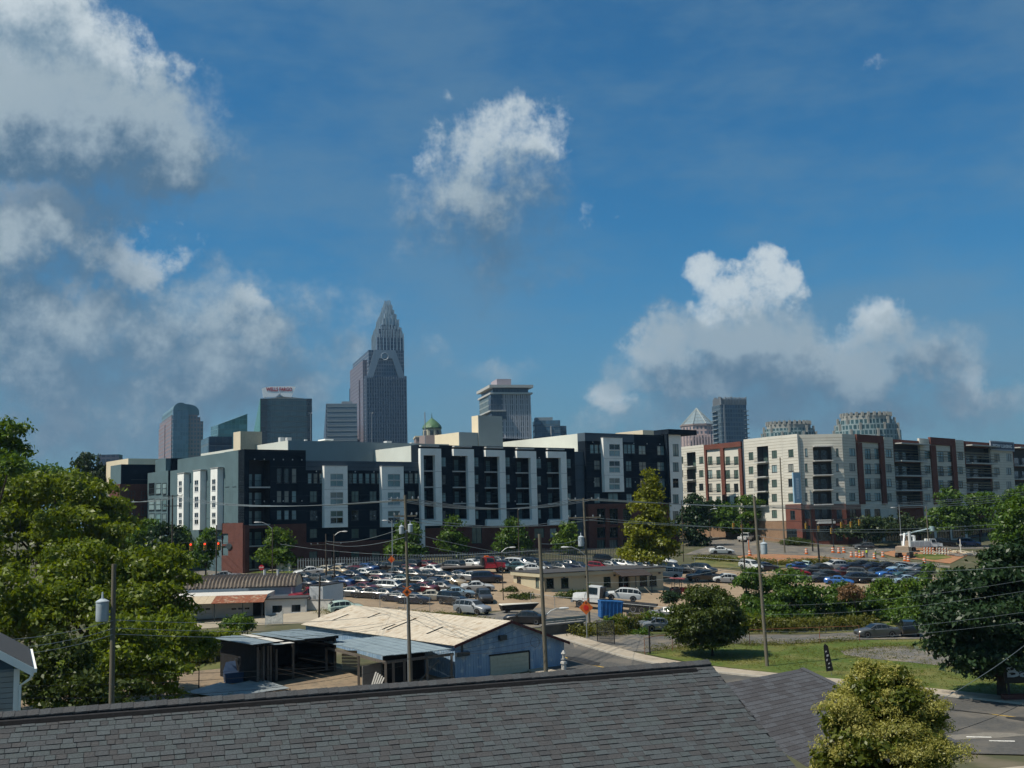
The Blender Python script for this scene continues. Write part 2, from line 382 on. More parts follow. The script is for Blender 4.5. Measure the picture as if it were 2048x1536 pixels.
# main street in front of the lawn, running from far left to near right
STREET = [(-16, 143), (-9, 134), (-2, 124.5), (2.5, 117.5), (9.5, 108), (21, 95), (33, 81.5), (46, 66), (75, 32)]
sd = Vector((0, 0))
street = strip('street', STREET, 1.0, -8.8, M_ASPH, .05)
strip('centre_line', STREET[2:], -3.75, -3.95, M_YEL, .062, parent=street)
strip('pavement', STREET[3:], 3.2, 1.15, M_CONC, .17, thick=.16)
strip('kerb', STREET[3:], 1.15, .95, mat('kerb_stone', (.36, .33, .28), .9), .185, thick=.16)
strip('pavement', [(-8, 121), (-3, 114), (6, 101), (14, 92)], -1.5, -3.4, M_CONC, .14, thick=.13)
# the near side road mouth on the right with its own pavement
drape('side_road', [(22, 66), (33, 63.5), (55, 58), (60, 64), (40, 72), (25, 79)], M_ASPH, .075)
strip('pavement', [(16, 59), (24, 60.8), (31, 62.6), (50, 57)], 0, -2.6, M_CONC, .15, thick=.14)
for k in range(2):
    a = P(1955+k*45, 1478+k*7, 1); d = ray(1958+k*46, 1477+k*8); q = G(1958+k*46, 1477+k*8)
    strip('road_marking', [(q.x-.7, q.y+.15), (q.x+.7, q.y-.15)], .12, -.12, M_WHT, .092, parent=street)

# lawn with worn gravel patch
drape('lawn', [gp(1300, 1302), gp(1420, 1288), gp(1560, 1290), gp(1710, 1281), gp(1850, 1279), gp(2060, 1290), (62, 92), (52, 62), (41.5, 74.5), (23.5, 98.2), (12.5, 110.8)], M_GRASS, .045)
drape('gravel_patch', [gp(1680, 1303), gp(1720, 1296), gp(1780, 1293), gp(1830, 1294), gp(1900, 1303), gp(1990, 1322), gp(2060, 1340), gp(2010, 1342), gp(1900, 1334), gp(1830, 1327), gp(1740, 1318), gp(1690, 1311)], M_ASPHL, .06)
drape('gravel_drive', [gp(1290, 1306), gp(1300, 1275), gp(1400, 1268), gp(1500, 1271), gp(1620, 1270), gp(1760, 1262), gp(2060, 1262), gp(2060, 1288), gp(1850, 1278), gp(1710, 1280), gp(1560, 1289), gp(1420, 1287)], M_ASPHL, .055)
drape('driveway', [gp(1140, 1275), gp(1300, 1268), gp(1310, 1290), gp(1300, 1305), gp(1150, 1297)], M_ASPHL, .05)
# car lot
LOT = [gp(570, 1142), gp(700, 1140), gp(900, 1133), gp(1100, 1125), gp(1260, 1123), gp(1380, 1133), gp(1480, 1143), gp(1560, 1138), gp(1640, 1133), gp(1850, 1140), gp(1900, 1180), gp(1650, 1195), gp(1500, 1225), gp(1400, 1232), gp(1330, 1240), gp(1210, 1236), gp(1090, 1225), gp(1000, 1222), gp(900, 1226), gp(780, 1222), gp(700, 1216), gp(640, 1222), gp(560, 1225)]
drape('car_lot', LOT, M_LOT, .05)
drape('access_road', [gp(920, 1240), gp(1010, 1222), gp(1090, 1216), gp(1200, 1228), gp(1330, 1245), gp(1330, 1254), gp(1200, 1246), gp(1100, 1255), gp(1000, 1262), gp(900, 1250)], M_ASPHL, .07)
# yard in front of the sheds
drape('yard', [gp(330, 1345), gp(480, 1305), gp(640, 1330), gp(760, 1345), gp(905, 1350), (-2, 84), (-30, 74), (-42, 92)], M_DIRT, .045)
drape('forecourt', [gp(340, 1262), gp(480, 1252), gp(640, 1246), gp(700, 1226), gp(640, 1222), gp(560, 1228), gp(370, 1245), gp(300, 1256)], mat('pale_forecourt', (.26, .22, .17), .95, scale=.6, col2=(.33, .29, .22), bump=.2), .045)
# crossroads beyond the lot
XR = [gp(1370, 1110), gp(1420, 1093), gp(1400, 1075), gp(1450, 1070), gp(1520, 1082), gp(1600, 1094), gp(1740, 1094), gp(1860, 1091), gp(1990, 1091), gp(2060, 1090), gp(2060, 1097), gp(1960, 1098), gp(1790, 1100), gp(1750, 1108), gp(1780, 1120), gp(1900, 1132), gp(1900, 1136), gp(1760, 1124), gp(1640, 1114), gp(1500, 1112)]
drape('crossroads', XR, M_ASPHL, .06)
drape('clay_bank', [gp(1475, 1113), gp(1530, 1108), gp(1640, 1113), gp(1700, 1119), gp(1640, 1125), gp(1560, 1129), gp(1480, 1123)], M_CLAY, .075)
drape('clay_works', [gp(1760, 1107), gp(1790, 1101), gp(1840, 1097), gp(1880, 1098), gp(1940, 1109), gp(1900, 1128), gp(1840, 1120), gp(1790, 1115)], M_CLAY, .09)
drape('grass_island', [gp(1826, 1110), gp(1880, 1108), gp(1905, 1116), gp(1870, 1121), gp(1835, 1117)], M_GRASS, .12)
drape('grass_bank', [gp(1400, 1112), gp(1480, 1116), gp(1560, 1128), gp(1650, 1121), gp(1760, 1126), gp(1900, 1138), gp(1900, 1146), gp(1800, 1137), gp(1650, 1131), gp(1500, 1140), gp(1380, 1132)], M_GRASSD, .085)
# street on the far left with verge and pavement
LST = [gp(560, 1160), gp(460, 1156), gp(390, 1151), gp(340, 1143), gp(310, 1130), gp(285, 1115)]
strip('back_street', LST, 4, -5, M_ASPHL, .05)
strip('verge', LST, -6.2, -9, M_GRASS, .07)
strip('pavement', LST, -9.1, -11.2, M_CONC, .15, thick=.12)
# green verge between street and lots
drape('weedy_verge', [gp(1090, 1262), gp(1250, 1256), gp(1340, 1250), gp(1500, 1240), gp(1650, 1215), gp(1900, 1200), gp(1950, 1255), gp(1620, 1268), gp(1400, 1266), gp(1140, 1276)], M_GRASSD, .05)
drape('shed_floor', [(-22.2, 98.6), (-16.6, 103.6), (-20.8, 108.8), (-26, 104)], mat('black_dirt', (.03, .027, .023), .95), .06)  # darkness of the shed interior painted as a black floor sheet
drape('rough_grass', [gp(375, 1262), gp(470, 1258), gp(470, 1335), gp(370, 1345)], M_GRASSD, .05)

M_TAR = mat('fresh_tar', (.028, .028, .028), .85, var=.2, scale=5); M_STAIN = mat('pale_patch', (.17, .155, .13), .92, var=.2, scale=4)
for i, (x, y, a, b, rot, m) in enumerate(((6, 107, 2.6, .9, -.9, M_TAR), (12, 99, 3.5, .35, -.85, M_TAR), (24, 84.5, 2.2, 1.1, -.8, M_STAIN), (29, 80, 4.0, .18, -.85, M_TAR), (33.5, 74.5, 2.0, .8, -.7, M_TAR), (19, 91, .2, 2.6, -.85, M_TAR), (28, 70, 3.0, .9, .1, M_STAIN), (36, 68, 2.4, .2, .3, M_TAR))):
    pts = []
    for k in range(14):
        t = 2*math.pi*k/14; r = random.uniform(.75, 1.15); u, v = a*r*math.cos(t), b*r*math.sin(t); pts.append((x+u*math.cos(rot)-v*math.sin(rot), y+u*math.sin(rot)+v*math.cos(rot)))
    drape('road_patch', pts, m, .0835+.0005*i)
# ------------------------------------------------------------------ facades
def perp(d): return Vector((-d.y, d.x))
def pxline(C, d, px):
    """distance along the ground line C + s*d at which it crosses the vertical plane through a pixel column"""
    r = ray(px, hz(px)); r = Vector((r.x, r.y)); det = d.x*r.y-d.y*r.x
    return (-C.x*r.y+C.y*r.x)/det
def gxy(px, Y):
    q = P(px, hz(px), Y); return Vector((q.x, q.y))
class Face:
    """vertical wall plane from A (left as seen) towards direction d; w grows into the building"""
    def __init__(s, parent, A, d):
        s.o = parent; s.A = Vector(A); s.d = Vector(d).normalized(); s.n = perp(s.d); s.base = parent.location.copy()
        s.rz = math.atan2(s.d.y, s.d.x)
    def uz(s, px, py, w=0.0):
        r = ray(px, py); n = s.n; t = (n.x*(s.A.x-CAM.x)+n.y*(s.A.y-CAM.y)+w)/(n.x*r.x+n.y*r.y)
        p = CAM+r*t; return (p.x-s.A.x)*s.d.x+(p.y-s.A.y)*s.d.y, p.z
    def rect(s, x0, y0, x1, y1, w=0.0):
        xc, yc = (x0+x1)/2, (y0+y1)/2
        return (s.uz(x0, yc, w)[0], s.uz(x1, yc, w)[0], s.uz(xc, y1, w)[1], s.uz(xc, y0, w)[1])
    def p(s, u, w, z):
        return Vector((s.A.x+s.d.x*u+s.n.x*w, s.A.y+s.d.y*u+s.n.y*w, z))-s.base
    def boxmb(s, mb, u0, u1, w0, w1, z0, z1):
        q = [s.p(u0, w0, z0), s.p(u1, w0, z0), s.p(u1, w1, z0), s.p(u0, w1, z0), s.p(u0, w0, z1), s.p(u1, w0, z1), s.p(u1, w1, z1), s.p(u0, w1, z1)]
        mb.hexa(q); return mb
    def box(s, name, m, u0, u1, w0, w1, z0, z1, parent=None):
        return s.boxmb(MB(), u0, u1, w0, w1, z0, z1).build(name, m, parent or s.o)
    def wall(s, name, m, u0, u1, z0, z1, w=0.0, holes=(), ret=2.2, rev=0.14, parent=None):
        """front sheet with openings, reveals, side returns and a cap"""
        hs = [(max(a, u0), min(b, u1), max(c, z0), min(d, z1)) for a, b, c, d in holes if a < u1-.05 and b > u0+.05 and c < z1-.05 and d > z0+.05]
        zs = sorted({z0, z1, *[h[2] for h in hs], *[h[3] for h in hs]}); mb = MB()
        for za, zb in zip(zs[:-1], zs[1:]):
            if zb-za < 1e-4: continue
            zm = (za+zb)/2; cut = sorted((h[0], h[1]) for h in hs if h[2] < zm < h[3]); u = u0
            for a, b in cut+[(u1, u1)]:
                if a > u+1e-4: mb.quad(s.p(u, w, za), s.p(a, w, za), s.p(a, w, zb), s.p(u, w, zb))
                u = max(u, b)
        for a, b, c, d in hs:
            e = w+rev
            mb.quad(s.p(a, w, c), s.p(b, w, c), s.p(b, e, c), s.p(a, e, c)); mb.quad(s.p(a, e, d), s.p(b, e, d), s.p(b, w, d), s.p(a, w, d))
            mb.quad(s.p(a, w, c), s.p(a, e, c), s.p(a, e, d), s.p(a, w, d)); mb.quad(s.p(b, e, c), s.p(b, w, c), s.p(b, w, d), s.p(b, e, d))
        mb.quad(s.p(u0, w, z1), s.p(u1, w, z1), s.p(u1, w+ret, z1), s.p(u0, w+ret, z1))
        mb.quad(s.p(u0, w+ret, z0), s.p(u0, w, z0), s.p(u0, w, z1), s.p(u0, w+ret, z1))
        mb.quad(s.p(u1, w, z0), s.p(u1, w+ret, z0), s.p(u1, w+ret, z1), s.p(u1, w, z1))
        mb.quad(s.p(u0, w+ret, z0), s.p(u1, w+ret, z0), s.p(u1, w, z0), s.p(u0, w, z0))
        return mb.build(name, m, parent or s.o)
    def window(s, h, w=0.0, cols=2, rows=1, fm=None, gm=None, parent=None, name='window'):
        a, b, c, d = h; W = round(b-a, 1); Hh = round(d-c, 1)
        if gm in (M_GTEAL, M_GGREEN): gm = random.choice((gm, gm, gm, gm, M_GDARK, M_GBLIND, M_GPALE))
        if W < .2 or Hh < .2: return None
        key = (W, Hh, cols, rows, fm.name, gm.name)
        if key not in WCACHE:
            t = .07; mb = MB()
            mb.box((0, .02, 0), (W, .12, t)).box((0, .02, Hh-t), (W, .12, Hh)).box((0, .02, t), (t, .12, Hh-t)).box((W-t, .02, t), (W, .12, Hh-t))
            for i in range(1, cols): mb.box((W*i/cols-t/2, .03, t), (W*i/cols+t/2, .11, Hh-t))
            for j in range(1, rows): mb.box((t, .035, Hh*j/rows-t/2), (W-t, .105, Hh*j/rows+t/2))
            mb.box((-.06, -.05, -.08), (W+.06, .1, -.002))
            g = MB().box((t*.5, .085, t*.5), (W-t*.5, .10, Hh-t*.5))
            WCACHE[key] = (mb.mesh('window', fm), g.mesh('pane', gm))
        m1, m2 = WCACHE[key]; o = mesh_obj(name, m1, parent or s.o)
        o.location = s.p((a+b)/2-W/2, w, (c+d)/2-Hh/2); o.rotation_euler = (0, 0, s.rz)
        g = mesh_obj('pane', m2, o); return o
    def balcony(s, h, w=0.0, depth=1.7, inner=None, slabm=None, railm=None, gm=None, proj=0.0, doors=2, slab=.22):
        a, b, c, d = h; mb = MB(); e = w+.14
        mb.quad(s.p(a, depth, c), s.p(b, depth, c), s.p(b, depth, d), s.p(a, depth, d))
        mb.quad(s.p(a, e, c), s.p(a, depth, c), s.p(a, depth, d), s.p(a, e, d)); mb.quad(s.p(b, depth, c), s.p(b, e, c), s.p(b, e, d), s.p(b, depth, d))
        mb.quad(s.p(a, e, d), s.p(a, depth, d), s.p(b, depth, d), s.p(b, e, d)); mb.quad(s.p(a, e, c), s.p(b, e, c), s.p(b, depth, c), s.p(a, depth, c))
        o = mb.build('balcony', inner, s.o)
        s.box('slab', slabm, a-.03, b+.03, w-proj-.06, w+.5, c-.02, c+slab, o)
        r = MB(); zt = c+1.25
        s.boxmb(r, a, b, w-proj+.02, w-proj+.07, zt-.06, zt); s.boxmb(r, a, b, w-proj+.02, w-proj+.07, c+slab+.08, c+slab+.13)
        n = max(3, int((b-a)/.22))
        for i in range(n+1):
            u = a+(b-a)*i/n; s.boxmb(r, u-.012, u+.012, w-proj+.03, w-proj+.055, c+slab+.1, zt-.03)
        r.build('railing', railm, o)
        L_ = b-a
        for k in range(doors):
            u = a+L_*(.10+.45*k); ww = L_*.30
            dm = MB(); s.boxmb(dm, u, u+ww, depth-.06, depth-.01, c+slab, c+slab+min(2.2, (d-c)*.78)); dm.build('balcony_door', gm, o)
        return o
WCACHE = {}

def facade_mat(name, wall, glass, floor=4.0, bay=3.0, fw=.45, bw=.35, rough=.25, spec=.6, var=.25, z0=0.0, metal=0.0):
    """far facade: floors and bays too small to pick apart"""
    m = bpy.data.materials.new(name); m.use_nodes = True; nt = m.node_tree; N = nt.nodes; L = nt.links; b = N['Principled BSDF']
    g = N.new('ShaderNodeNewGeometry'); cr = N.new('ShaderNodeVectorMath'); cr.operation = 'CROSS_PRODUCT'; L.new(g.outputs['Normal'], cr.inputs[0]); cr.inputs[1].default_value = (0, 0, 1)
    dt = N.new('ShaderNodeVectorMath'); dt.operation = 'DOT_PRODUCT'; L.new(cr.outputs[0], dt.inputs[0]); L.new(g.outputs['Position'], dt.inputs[1])
    sp = N.new('ShaderNodeSeparateXYZ'); L.new(g.outputs['Position'], sp.inputs[0])
    def M(op, a, c, d=None):
        n = N.new('ShaderNodeMath'); n.operation = op
        for i, x in enumerate((a, c, d)):
            if x is None: continue
            if hasattr(x, 'is_output'): L.new(x, n.inputs[i])
            else: n.inputs[i].default_value = x
        return n.outputs[0]
    zf = M('DIVIDE', M('SUBTRACT', sp.outputs[2], z0), floor); uf = M('DIVIDE', dt.outputs['Value'], bay)
    zi = M('GREATER_THAN', M('FRACT', zf, None), fw); ui = M('GREATER_THAN', M('FRACT', uf, None), bw)
    k = M('MULTIPLY', zi, ui)
    cb = N.new('ShaderNodeCombineXYZ'); L.new(M('FLOOR', uf, None), cb.inputs[0]); L.new(M('FLOOR', zf, None), cb.inputs[1])
    wn = N.new('ShaderNodeTexWhiteNoise'); wn.noise_dimensions = '2D'; L.new(cb.outputs[0], wn.inputs['Vector'])
    hv = N.new('ShaderNodeHueSaturation'); hv.inputs['Color'].default_value = (*glass, 1)
    L.new(M('MULTIPLY_ADD', wn.outputs['Value'], var*2, 1-var), hv.inputs['Value'])
    mx = N.new('ShaderNodeMix'); mx.data_type = 'RGBA'; L.new(k, mx.inputs[0]); mx.inputs[6].default_value = (*wall, 1); L.new(hv.outputs[0], mx.inputs[7])
    L.new(mx.outputs[2], b.inputs['Base Color']); L.new(M('MULTIPLY_ADD', k, rough-.75, .75), b.inputs['Roughness']); b.inputs['Specular IOR Level'].default_value = spec
    b.inputs['Metallic'].default_value = metal
    MATS[name] = m; return m
def brick_mat(name, c1, c2, mortar):
    m = bpy.data.materials.new(name); m.use_nodes = True; nt = m.node_tree; N = nt.nodes; L = nt.links; b = N['Principled BSDF']; b.inputs['Roughness'].default_value = .9; b.inputs['Specular IOR Level'].default_value = .15
    g = N.new('ShaderNodeNewGeometry'); cr = N.new('ShaderNodeVectorMath'); cr.operation = 'CROSS_PRODUCT'; L.new(g.outputs['Normal'], cr.inputs[0]); cr.inputs[1].default_value = (0, 0, 1)
    dt = N.new('ShaderNodeVectorMath'); dt.operation = 'DOT_PRODUCT'; L.new(cr.outputs[0], dt.inputs[0]); L.new(g.outputs['Position'], dt.inputs[1])
    sp = N.new('ShaderNodeSeparateXYZ'); L.new(g.outputs['Position'], sp.inputs[0]); cb = N.new('ShaderNodeCombineXYZ'); L.new(dt.outputs['Value'], cb.inputs[0]); L.new(sp.outputs[2], cb.inputs[1])
    br = N.new('ShaderNodeTexBrick'); L.new(cb.outputs[0], br.inputs['Vector']); br.inputs['Color1'].default_value = (*c1, 1); br.inputs['Color2'].default_value = (*c2, 1); br.inputs['Mortar'].default_value = (*mortar, 1)
    br.inputs['Scale'].default_value = 1; br.inputs['Brick Width'].default_value = .22; br.inputs['Row Height'].default_value = .075; br.inputs['Mortar Size'].default_value = .008
    n = N.new('ShaderNodeTexNoise'); L.new(g.outputs['Position'], n.inputs['Vector']); n.inputs['Scale'].default_value = .8; mr = N.new('ShaderNodeMapRange'); L.new(n.outputs[0], mr.inputs[0]); mr.inputs[3].default_value = .75; mr.inputs[4].default_value = 1.2
    hv = N.new('ShaderNodeHueSaturation'); L.new(br.outputs['Color'], hv.inputs['Color']); L.new(mr.outputs[0], hv.inputs['Value']); L.new(hv.outputs[0], b.inputs['Base Color']); MATS[name] = m; return m

M_NAVY = mat('navy_panel', (.008, .015, .024), .9, spec=.12, var=.25, scale=.25, dirt=((.018, .027, .04), .6, .55, .9))
M_SLATE = mat('slate_panel', (.055, .080, .105), .7, var=.12, scale=.3)
M_TEAL = mat('grey_teal_panel', (.085, .135, .15), .75, var=.12, scale=.3)
M_WPAN = mat('white_panel', (.78, .78, .74), .7, var=.06, scale=.4, dirt=((.64, .63, .59), .7, .55, .9))
M_WSEAM = mat('panel_seam', (.32, .32, .31), .8)
M_LWALL = mat('pale_stucco', (.55, .56, .50), .9, var=.05, scale=.3)
M_BEIGE = mat('beige_stucco', (.60, .52, .38), .9, var=.06, scale=.3)
M_BRICKD = brick_mat('dark_red_brick', (.095, .032, .026), (.13, .045, .034), (.12, .08, .07))
M_BRICK = brick_mat('red_brick', (.125, .036, .028), (.16, .050, .036), (.15, .10, .08))
M_BRICKT = brick_mat('tan_brick', (.22, .13, .08), (.27, .17, .105), (.25, .19, .14))
M_FRD = mat('dark_frame', (.035, .045, .05), .5, spec=.4)
M_FRW = mat('pale_frame', (.45, .46, .46), .6)
M_GTEAL = glass_mat('teal_glass', (.14, .23, .24), .12)
M_GDARK = glass_mat('dark_glass', (.012, .018, .022), .05)
M_GGREEN = glass_mat('green_grey_glass', (.075, .115, .10), .10)
M_GBLIND = glass_mat('blind_pane', (.20, .21, .19), .25, .5)
M_GPALE = glass_mat('pale_pane', (.20, .28, .29), .12)
M_INNER = mat('balcony_wall', (.03, .035, .045), .85, var=.2, scale=.4)
M_INNER2 = mat('balcony_wall_grey', (.07, .075, .08), .85, var=.2, scale=.4)
M_SLAB = mat('slab_edge', (.42, .42, .40), .8)
M_RAIL = mat('railing_metal', (.012, .014, .017), .5, metal=.2)
M_GREYC = mat('grey_blue_clad', (.15, .19, .21), .7, var=.08, scale=.2)  # painted shade for the roof volumes' fronts; also colours the canopy base
M_ROOF = mat('roof_membrane', (.35, .34, .31), .9)

def z1(x, y): return 200+x/4.8, 840+y/4.8
def z2(x, y): return 600+x/4.8, 860+y/4.8
def z3(x, y): return 980+x/4.8, 840+y/4.8
def z4(x, y): return 1340+x/4.8, 820+y/4.8
def z5(x, y): return 1628+x/4.8, 820+y/4.8

# ------------------------------------------------------------------ dark apartment block
def dark_block():
    A = gxy(488, 188); B = gxy(1340, 250); d = (B-A).normalized(); zb = 5.0
    root = empty('apartment_building', (A.x, A.y, zb), 0, 'long dark navy apartment block with white bays and brick base behind the car lot', 'building')
    F = Face(root, A, d)
    def U(px, w=0): return F.uz(px, hz(px), w)[0]
    def Zt(px, py, w=0): return F.uz(px, py, w)[1]
    def R_(zf, x0, y0, x1, y1, w=0): return F.rect(*zf(x0, y0), *zf(x1, y1), w)
    holes = []; wins = []; balcs = []
    def win(zf, x0, y0, x1, y1, cols=2, rows=2, gm=M_GTEAL, w=0.0):
        h = R_(zf, x0, y0, x1, y1, w); holes.append(h); wins.append((h, cols, rows, gm, w)); return h
    # --- S1 corner tower
    u0, u1 = 0.0, U(612); zt = Zt(550, 899.5); zbr = Zt(575, 1048)
    for y0, y1 in ((465, 605), (680, 792), (866, 958)):
        for x in (1698, 1770, 1842): win(z1, x, y0, x+44, y1, 1, 2)
    bal = []
    for y0, y1 in ((385, 652), (660, 832), (840, 1012), (1040, 1216), (1222, 1440)):
        h = R_(z1, 1400, y0, 1632, y1); h = (0.9, h[1], h[2], h[3]); holes.append(h); bal.append(h)
    F.wall('wall', M_NAVY, u0, u1, zbr, zt, 0, holes, 2.4)
    F.wall('brick_wall', M_BRICKD, u0, u1, zb-1.5, zbr, -.12, holes, 2.4)
    for h in bal: F.balcony(h, 0, 2.3, M_INNER, M_SLAB, M_RAIL, M_GTEAL, doors=2)
    S1 = (u0, u1, zt)
    # --- S2 low stretch with two white bays
    u2 = U(838); zt2 = Zt(720, 922.5); zbr2 = Zt(720, 1081)
    hs0 = len(holes)
    for x in (75, 130, 186, 465, 508, 565, 628, 684, 740, 1004, 1048, 1100): win(z2, x, 416, x+40, 514, 1, 2)
    for x in (95, 495, 668, 1035):
        win(z2, x, 588, x+70, 690, 2, 2, M_GGREEN)
        if x < 1000: win(z2, x, 770, x+70, 868, 2, 2, M_GDARK); win(z2, x, 950, x+70, 1035, 2, 2, M_GGREEN)
    for x in (88, 300, 490, 690): win(z2, x, 1165, x+78, 1300, 2, 2, M_GGREEN)
    F.wall('wall', M_NAVY, u1, u2, zbr2, Zt(720, 941), 0.02, holes[hs0:], 2.4)
    F.wall('parapet_band', M_SLATE, u1, u2, Zt(720, 941)+.003, zt2, 0.0, (), 2.42)
    F.wall('brick_wall', M_BRICKD, u1, u2, zb-1.5, zbr2, -.10, holes[hs0:], 2.5)
    S2 = (u1, u2, zt2)
    # --- S3 tall stretch with balconies in white frames
    u3 = U(1153); zt3 = Zt(1000, 893); zbr3 = Zt(1000, 1052)
    hs0 = len(holes); bal = []
    for (zf, cols) in ((z2, (1345, 1660, 1960)), (z3, (435, 722))):
        rows = ((262, 352), (430, 520), (603, 690), (775, 857)) if zf is z2 else ((372, 462), (540, 625), (703, 790), (860, 945))
        for x in cols:
            for y0, y1 in rows: win(zf, x, y0, x+57, y1, 2, 2, M_GTEAL)
    fr = [(z2, 1140, 180, 1340, 920, 1170, 1280, 245, 865), (z2, 1460, 185, 1655, 920, 1466, 1595, 250, 865), (z2, 1768, 195, 1955, 920, 1774, 1900, 258, 865),
          (z3, 245, 300, 430, 1015, 250, 375, 365, 960), (z3, 540, 305, 720, 1010, 550, 665, 365, 960)]
    frames = []
    for zf, x0, y0, x1, y1, xa, xb, ya, yb in fr:
        o = R_(zf, x0, y0, x1, y1); n = R_(zf, xa, ya, xb, yb); frames.append((o, n)); q = (n[3]-n[2])/4
        for k in range(4):
            h = (n[0], n[1], n[2]+k*q, n[2]+(k+1)*q-.02); holes.append(h); bal.append(h)
    for zf, x0, x1 in ((z2, 1650, 1745), (z3, 425, 520), (z3, 575, 640)): win(zf, x0, 920 if zf is z2 else 1040, x1, 1090 if zf is z2 else 1130, 2, 2, M_GGREEN)
    F.wall('wall', M_NAVY, u2, u3, zbr3, zt3, -.02, holes[hs0:], 2.4)
    F.wall('brick_wall', M_BRICKD, u2, u3, zb-1.5, zbr3, -.08, holes[hs0:], 2.5)
    for h in bal: F.balcony(h, 0, 1.9, M_INNER, M_SLAB, M_RAIL, M_GTEAL, doors=2)
    for i, (o, n) in enumerate(frames):
        mb = MB(); w0, w1 = -.75, .05
        F.boxmb(mb, n[1], o[1], w0, w1, o[2], o[3]); F.boxmb(mb, o[0], n[1]-.002, w0, w1, n[3], o[3]); F.boxmb(mb, o[0], n[1]-.002, w0, w1, o[2], n[2])
        if i == 0: F.boxmb(mb, o[0], n[0], w0, w1, n[2]+.002, n[3]-.002); F.boxmb(mb, o[0]-.05, o[0]+.75, w0-.02, w1, o[2]-5.6, o[2]-.003)
        b = mb.build('bay_frame', M_WPAN, root)
        sm = MB()
        for k in range(1, 4):
            zz = n[2]+(n[3]-n[2])*k/4; F.boxmb(sm, n[1]-.001, o[1]+.004, w0-.012, w0+.01, zz-.035, zz+.035)
        sm.build('panel_seam', M_WSEAM, b)
        F.box('cap_light', M_SLAB, o[0]+.1, o[1]-.5, w0-.1, w0+.6, o[3]+.35, o[3]+.62, b)
    S3 = (u2, u3, zt3)
    # --- S4/S5 right end
    u4 = U(1175); u5 = U(1337); zt5 = Zt(1250, 868); zbr5 = Zt(1250, 1007); zt4 = Zt(1165, 903)
    hs0 = len(holes)
    for x in (962, 1004, 1046, 1284, 1320, 1358): win(z3, x, 235, x+36, 322, 1, 2)
    for x, y in ((1428, 247), (1606, 252)): win(z3, x, y, x+68, y+84, 2, 1)
    for x, y in ((1000, 388), (1305, 395), (1000, 550), (1305, 556), (1002, 705), (1310, 708)): win(z3, x, y, x+56, y+92, 2, 2)
    for x, y in ((1432, 402), (1607, 404), (1440, 560), (1612, 562), (1440, 715), (1614, 717)): win(z3, x, y, x+68, y+84, 2, 1)
    win(z3, 1135, 705, 1230, 780, 2, 1)
    for x in (1020, 1140, 1270):
        win(z3, x, 850, x+80, 1000, 2, 2, M_GDARK); win(z3, x, 1030, x+80, 1130, 2, 1, M_GDARK); win(z3, x, 1150, x+80, 1290, 3, 1, M_GGREEN)
    F.wall('wall', M_SLATE, u3, u4, zb-1.5, zt4, .6, (), 2.0)
    F.wall('wall', M_NAVY, u4, u5, zbr5, Zt(1250, 884), -.02, holes[hs0:], 2.4)
    F.wall('parapet_band', M_SLATE, u4, U(1274), Zt(1250, 884)+.003, zt5, 0.0, holes[hs0:], 2.42)
    F.wall('parapet_band', M_NAVY, U(1274)+.003, u5, Zt(1250, 884)+.003, zt5, -.03, holes[hs0:], 2.42)
    F.wall('brick_wall', M_BRICKD, u4, u5, zb-1.0, zbr5, -.3, holes[hs0:], 2.6)
    # white end wall and its canopy
    u6 = U(1364); hs0 = len(holes); ze = Zt(1350, 870)
    for y0, y1 in ((232, 348), (408, 495), (563, 648), (715, 800), (875, 960)):
        h = R_(z3, 1737, y0, 1792, y1); holes.append(h); wins.append((h, 2, 1, M_GTEAL, -.6))
    F.wall('end_wall', M_WPAN, u5, u6, Zt(1350, 1046), ze, -.6, holes[hs0:], 4.0)
    F.wall('brick_wall', M_BRICKD, u5, u6-.8, zb, Zt(1350, 1046)-.01, .4, (), 3)
    F.box('canopy', M_NAVY, u5-.6, U(1390), -1.6, 3.0, ze+.01, Zt(1350, 860))
    F.box('corner_pier', M_NAVY, u5-.5, u5+.1, -.9, .3, zbr5, ze)
    S5 = (u4, u5, zt5)
    for h, c, r, gm, w in wins: F.window(h, w if w else 0.0, c, r, M_FRD, gm)
    # white window bays
    for zf, x0, y0, x1, y1, wx0, wx1, rows in ((z2, 235, 345, 458, 935, 292, 415, ((420, 541), (597, 718), (775, 897))), (z2, 788, 350, 998, 930, 843, 962, ((423, 543), (598, 718), (776, 893))),
                                               (z3, 1095, 172, 1280, 690, 1145, 1247, ((232, 345), (393, 503), (557, 665)))):
        o = R_(zf, x0, y0, x1, y1, -.9); hh = []
        for a, b in rows:
            m_ = (a+b)/2
            for y0_, y1_ in ((a, m_-4), (m_+4, b)): hh.append(R_(zf, wx0, y0_, wx1, y1_, -.9))
        bay = F.wall('bay', M_WPAN, o[0], o[1], o[2], o[3], -.9, hh, .95)
        for h in hh: F.window(h, -.9, 2, 1, M_FRW, M_GGREEN if h[2] < 17 else M_GTEAL)
        sm = MB()
        for k in range(1, len(rows)):
            zz = F.uz(*zf((x0+x1)/2, (rows[k-1][1]+rows[k][0])/2), -.9)[1]; F.boxmb(sm, o[0]-.004, o[1]+.004, -.912, -.88, zz-.03, zz+.03)
        F.boxmb(sm, o[0]-.05, o[1]+.05, -1.0, -.2, o[3]+.004, o[3]+.1)
        sm.build('panel_seam', M_WSEAM, bay)
    jm = mat('navy_joint', (.028, .040, .052), .8)
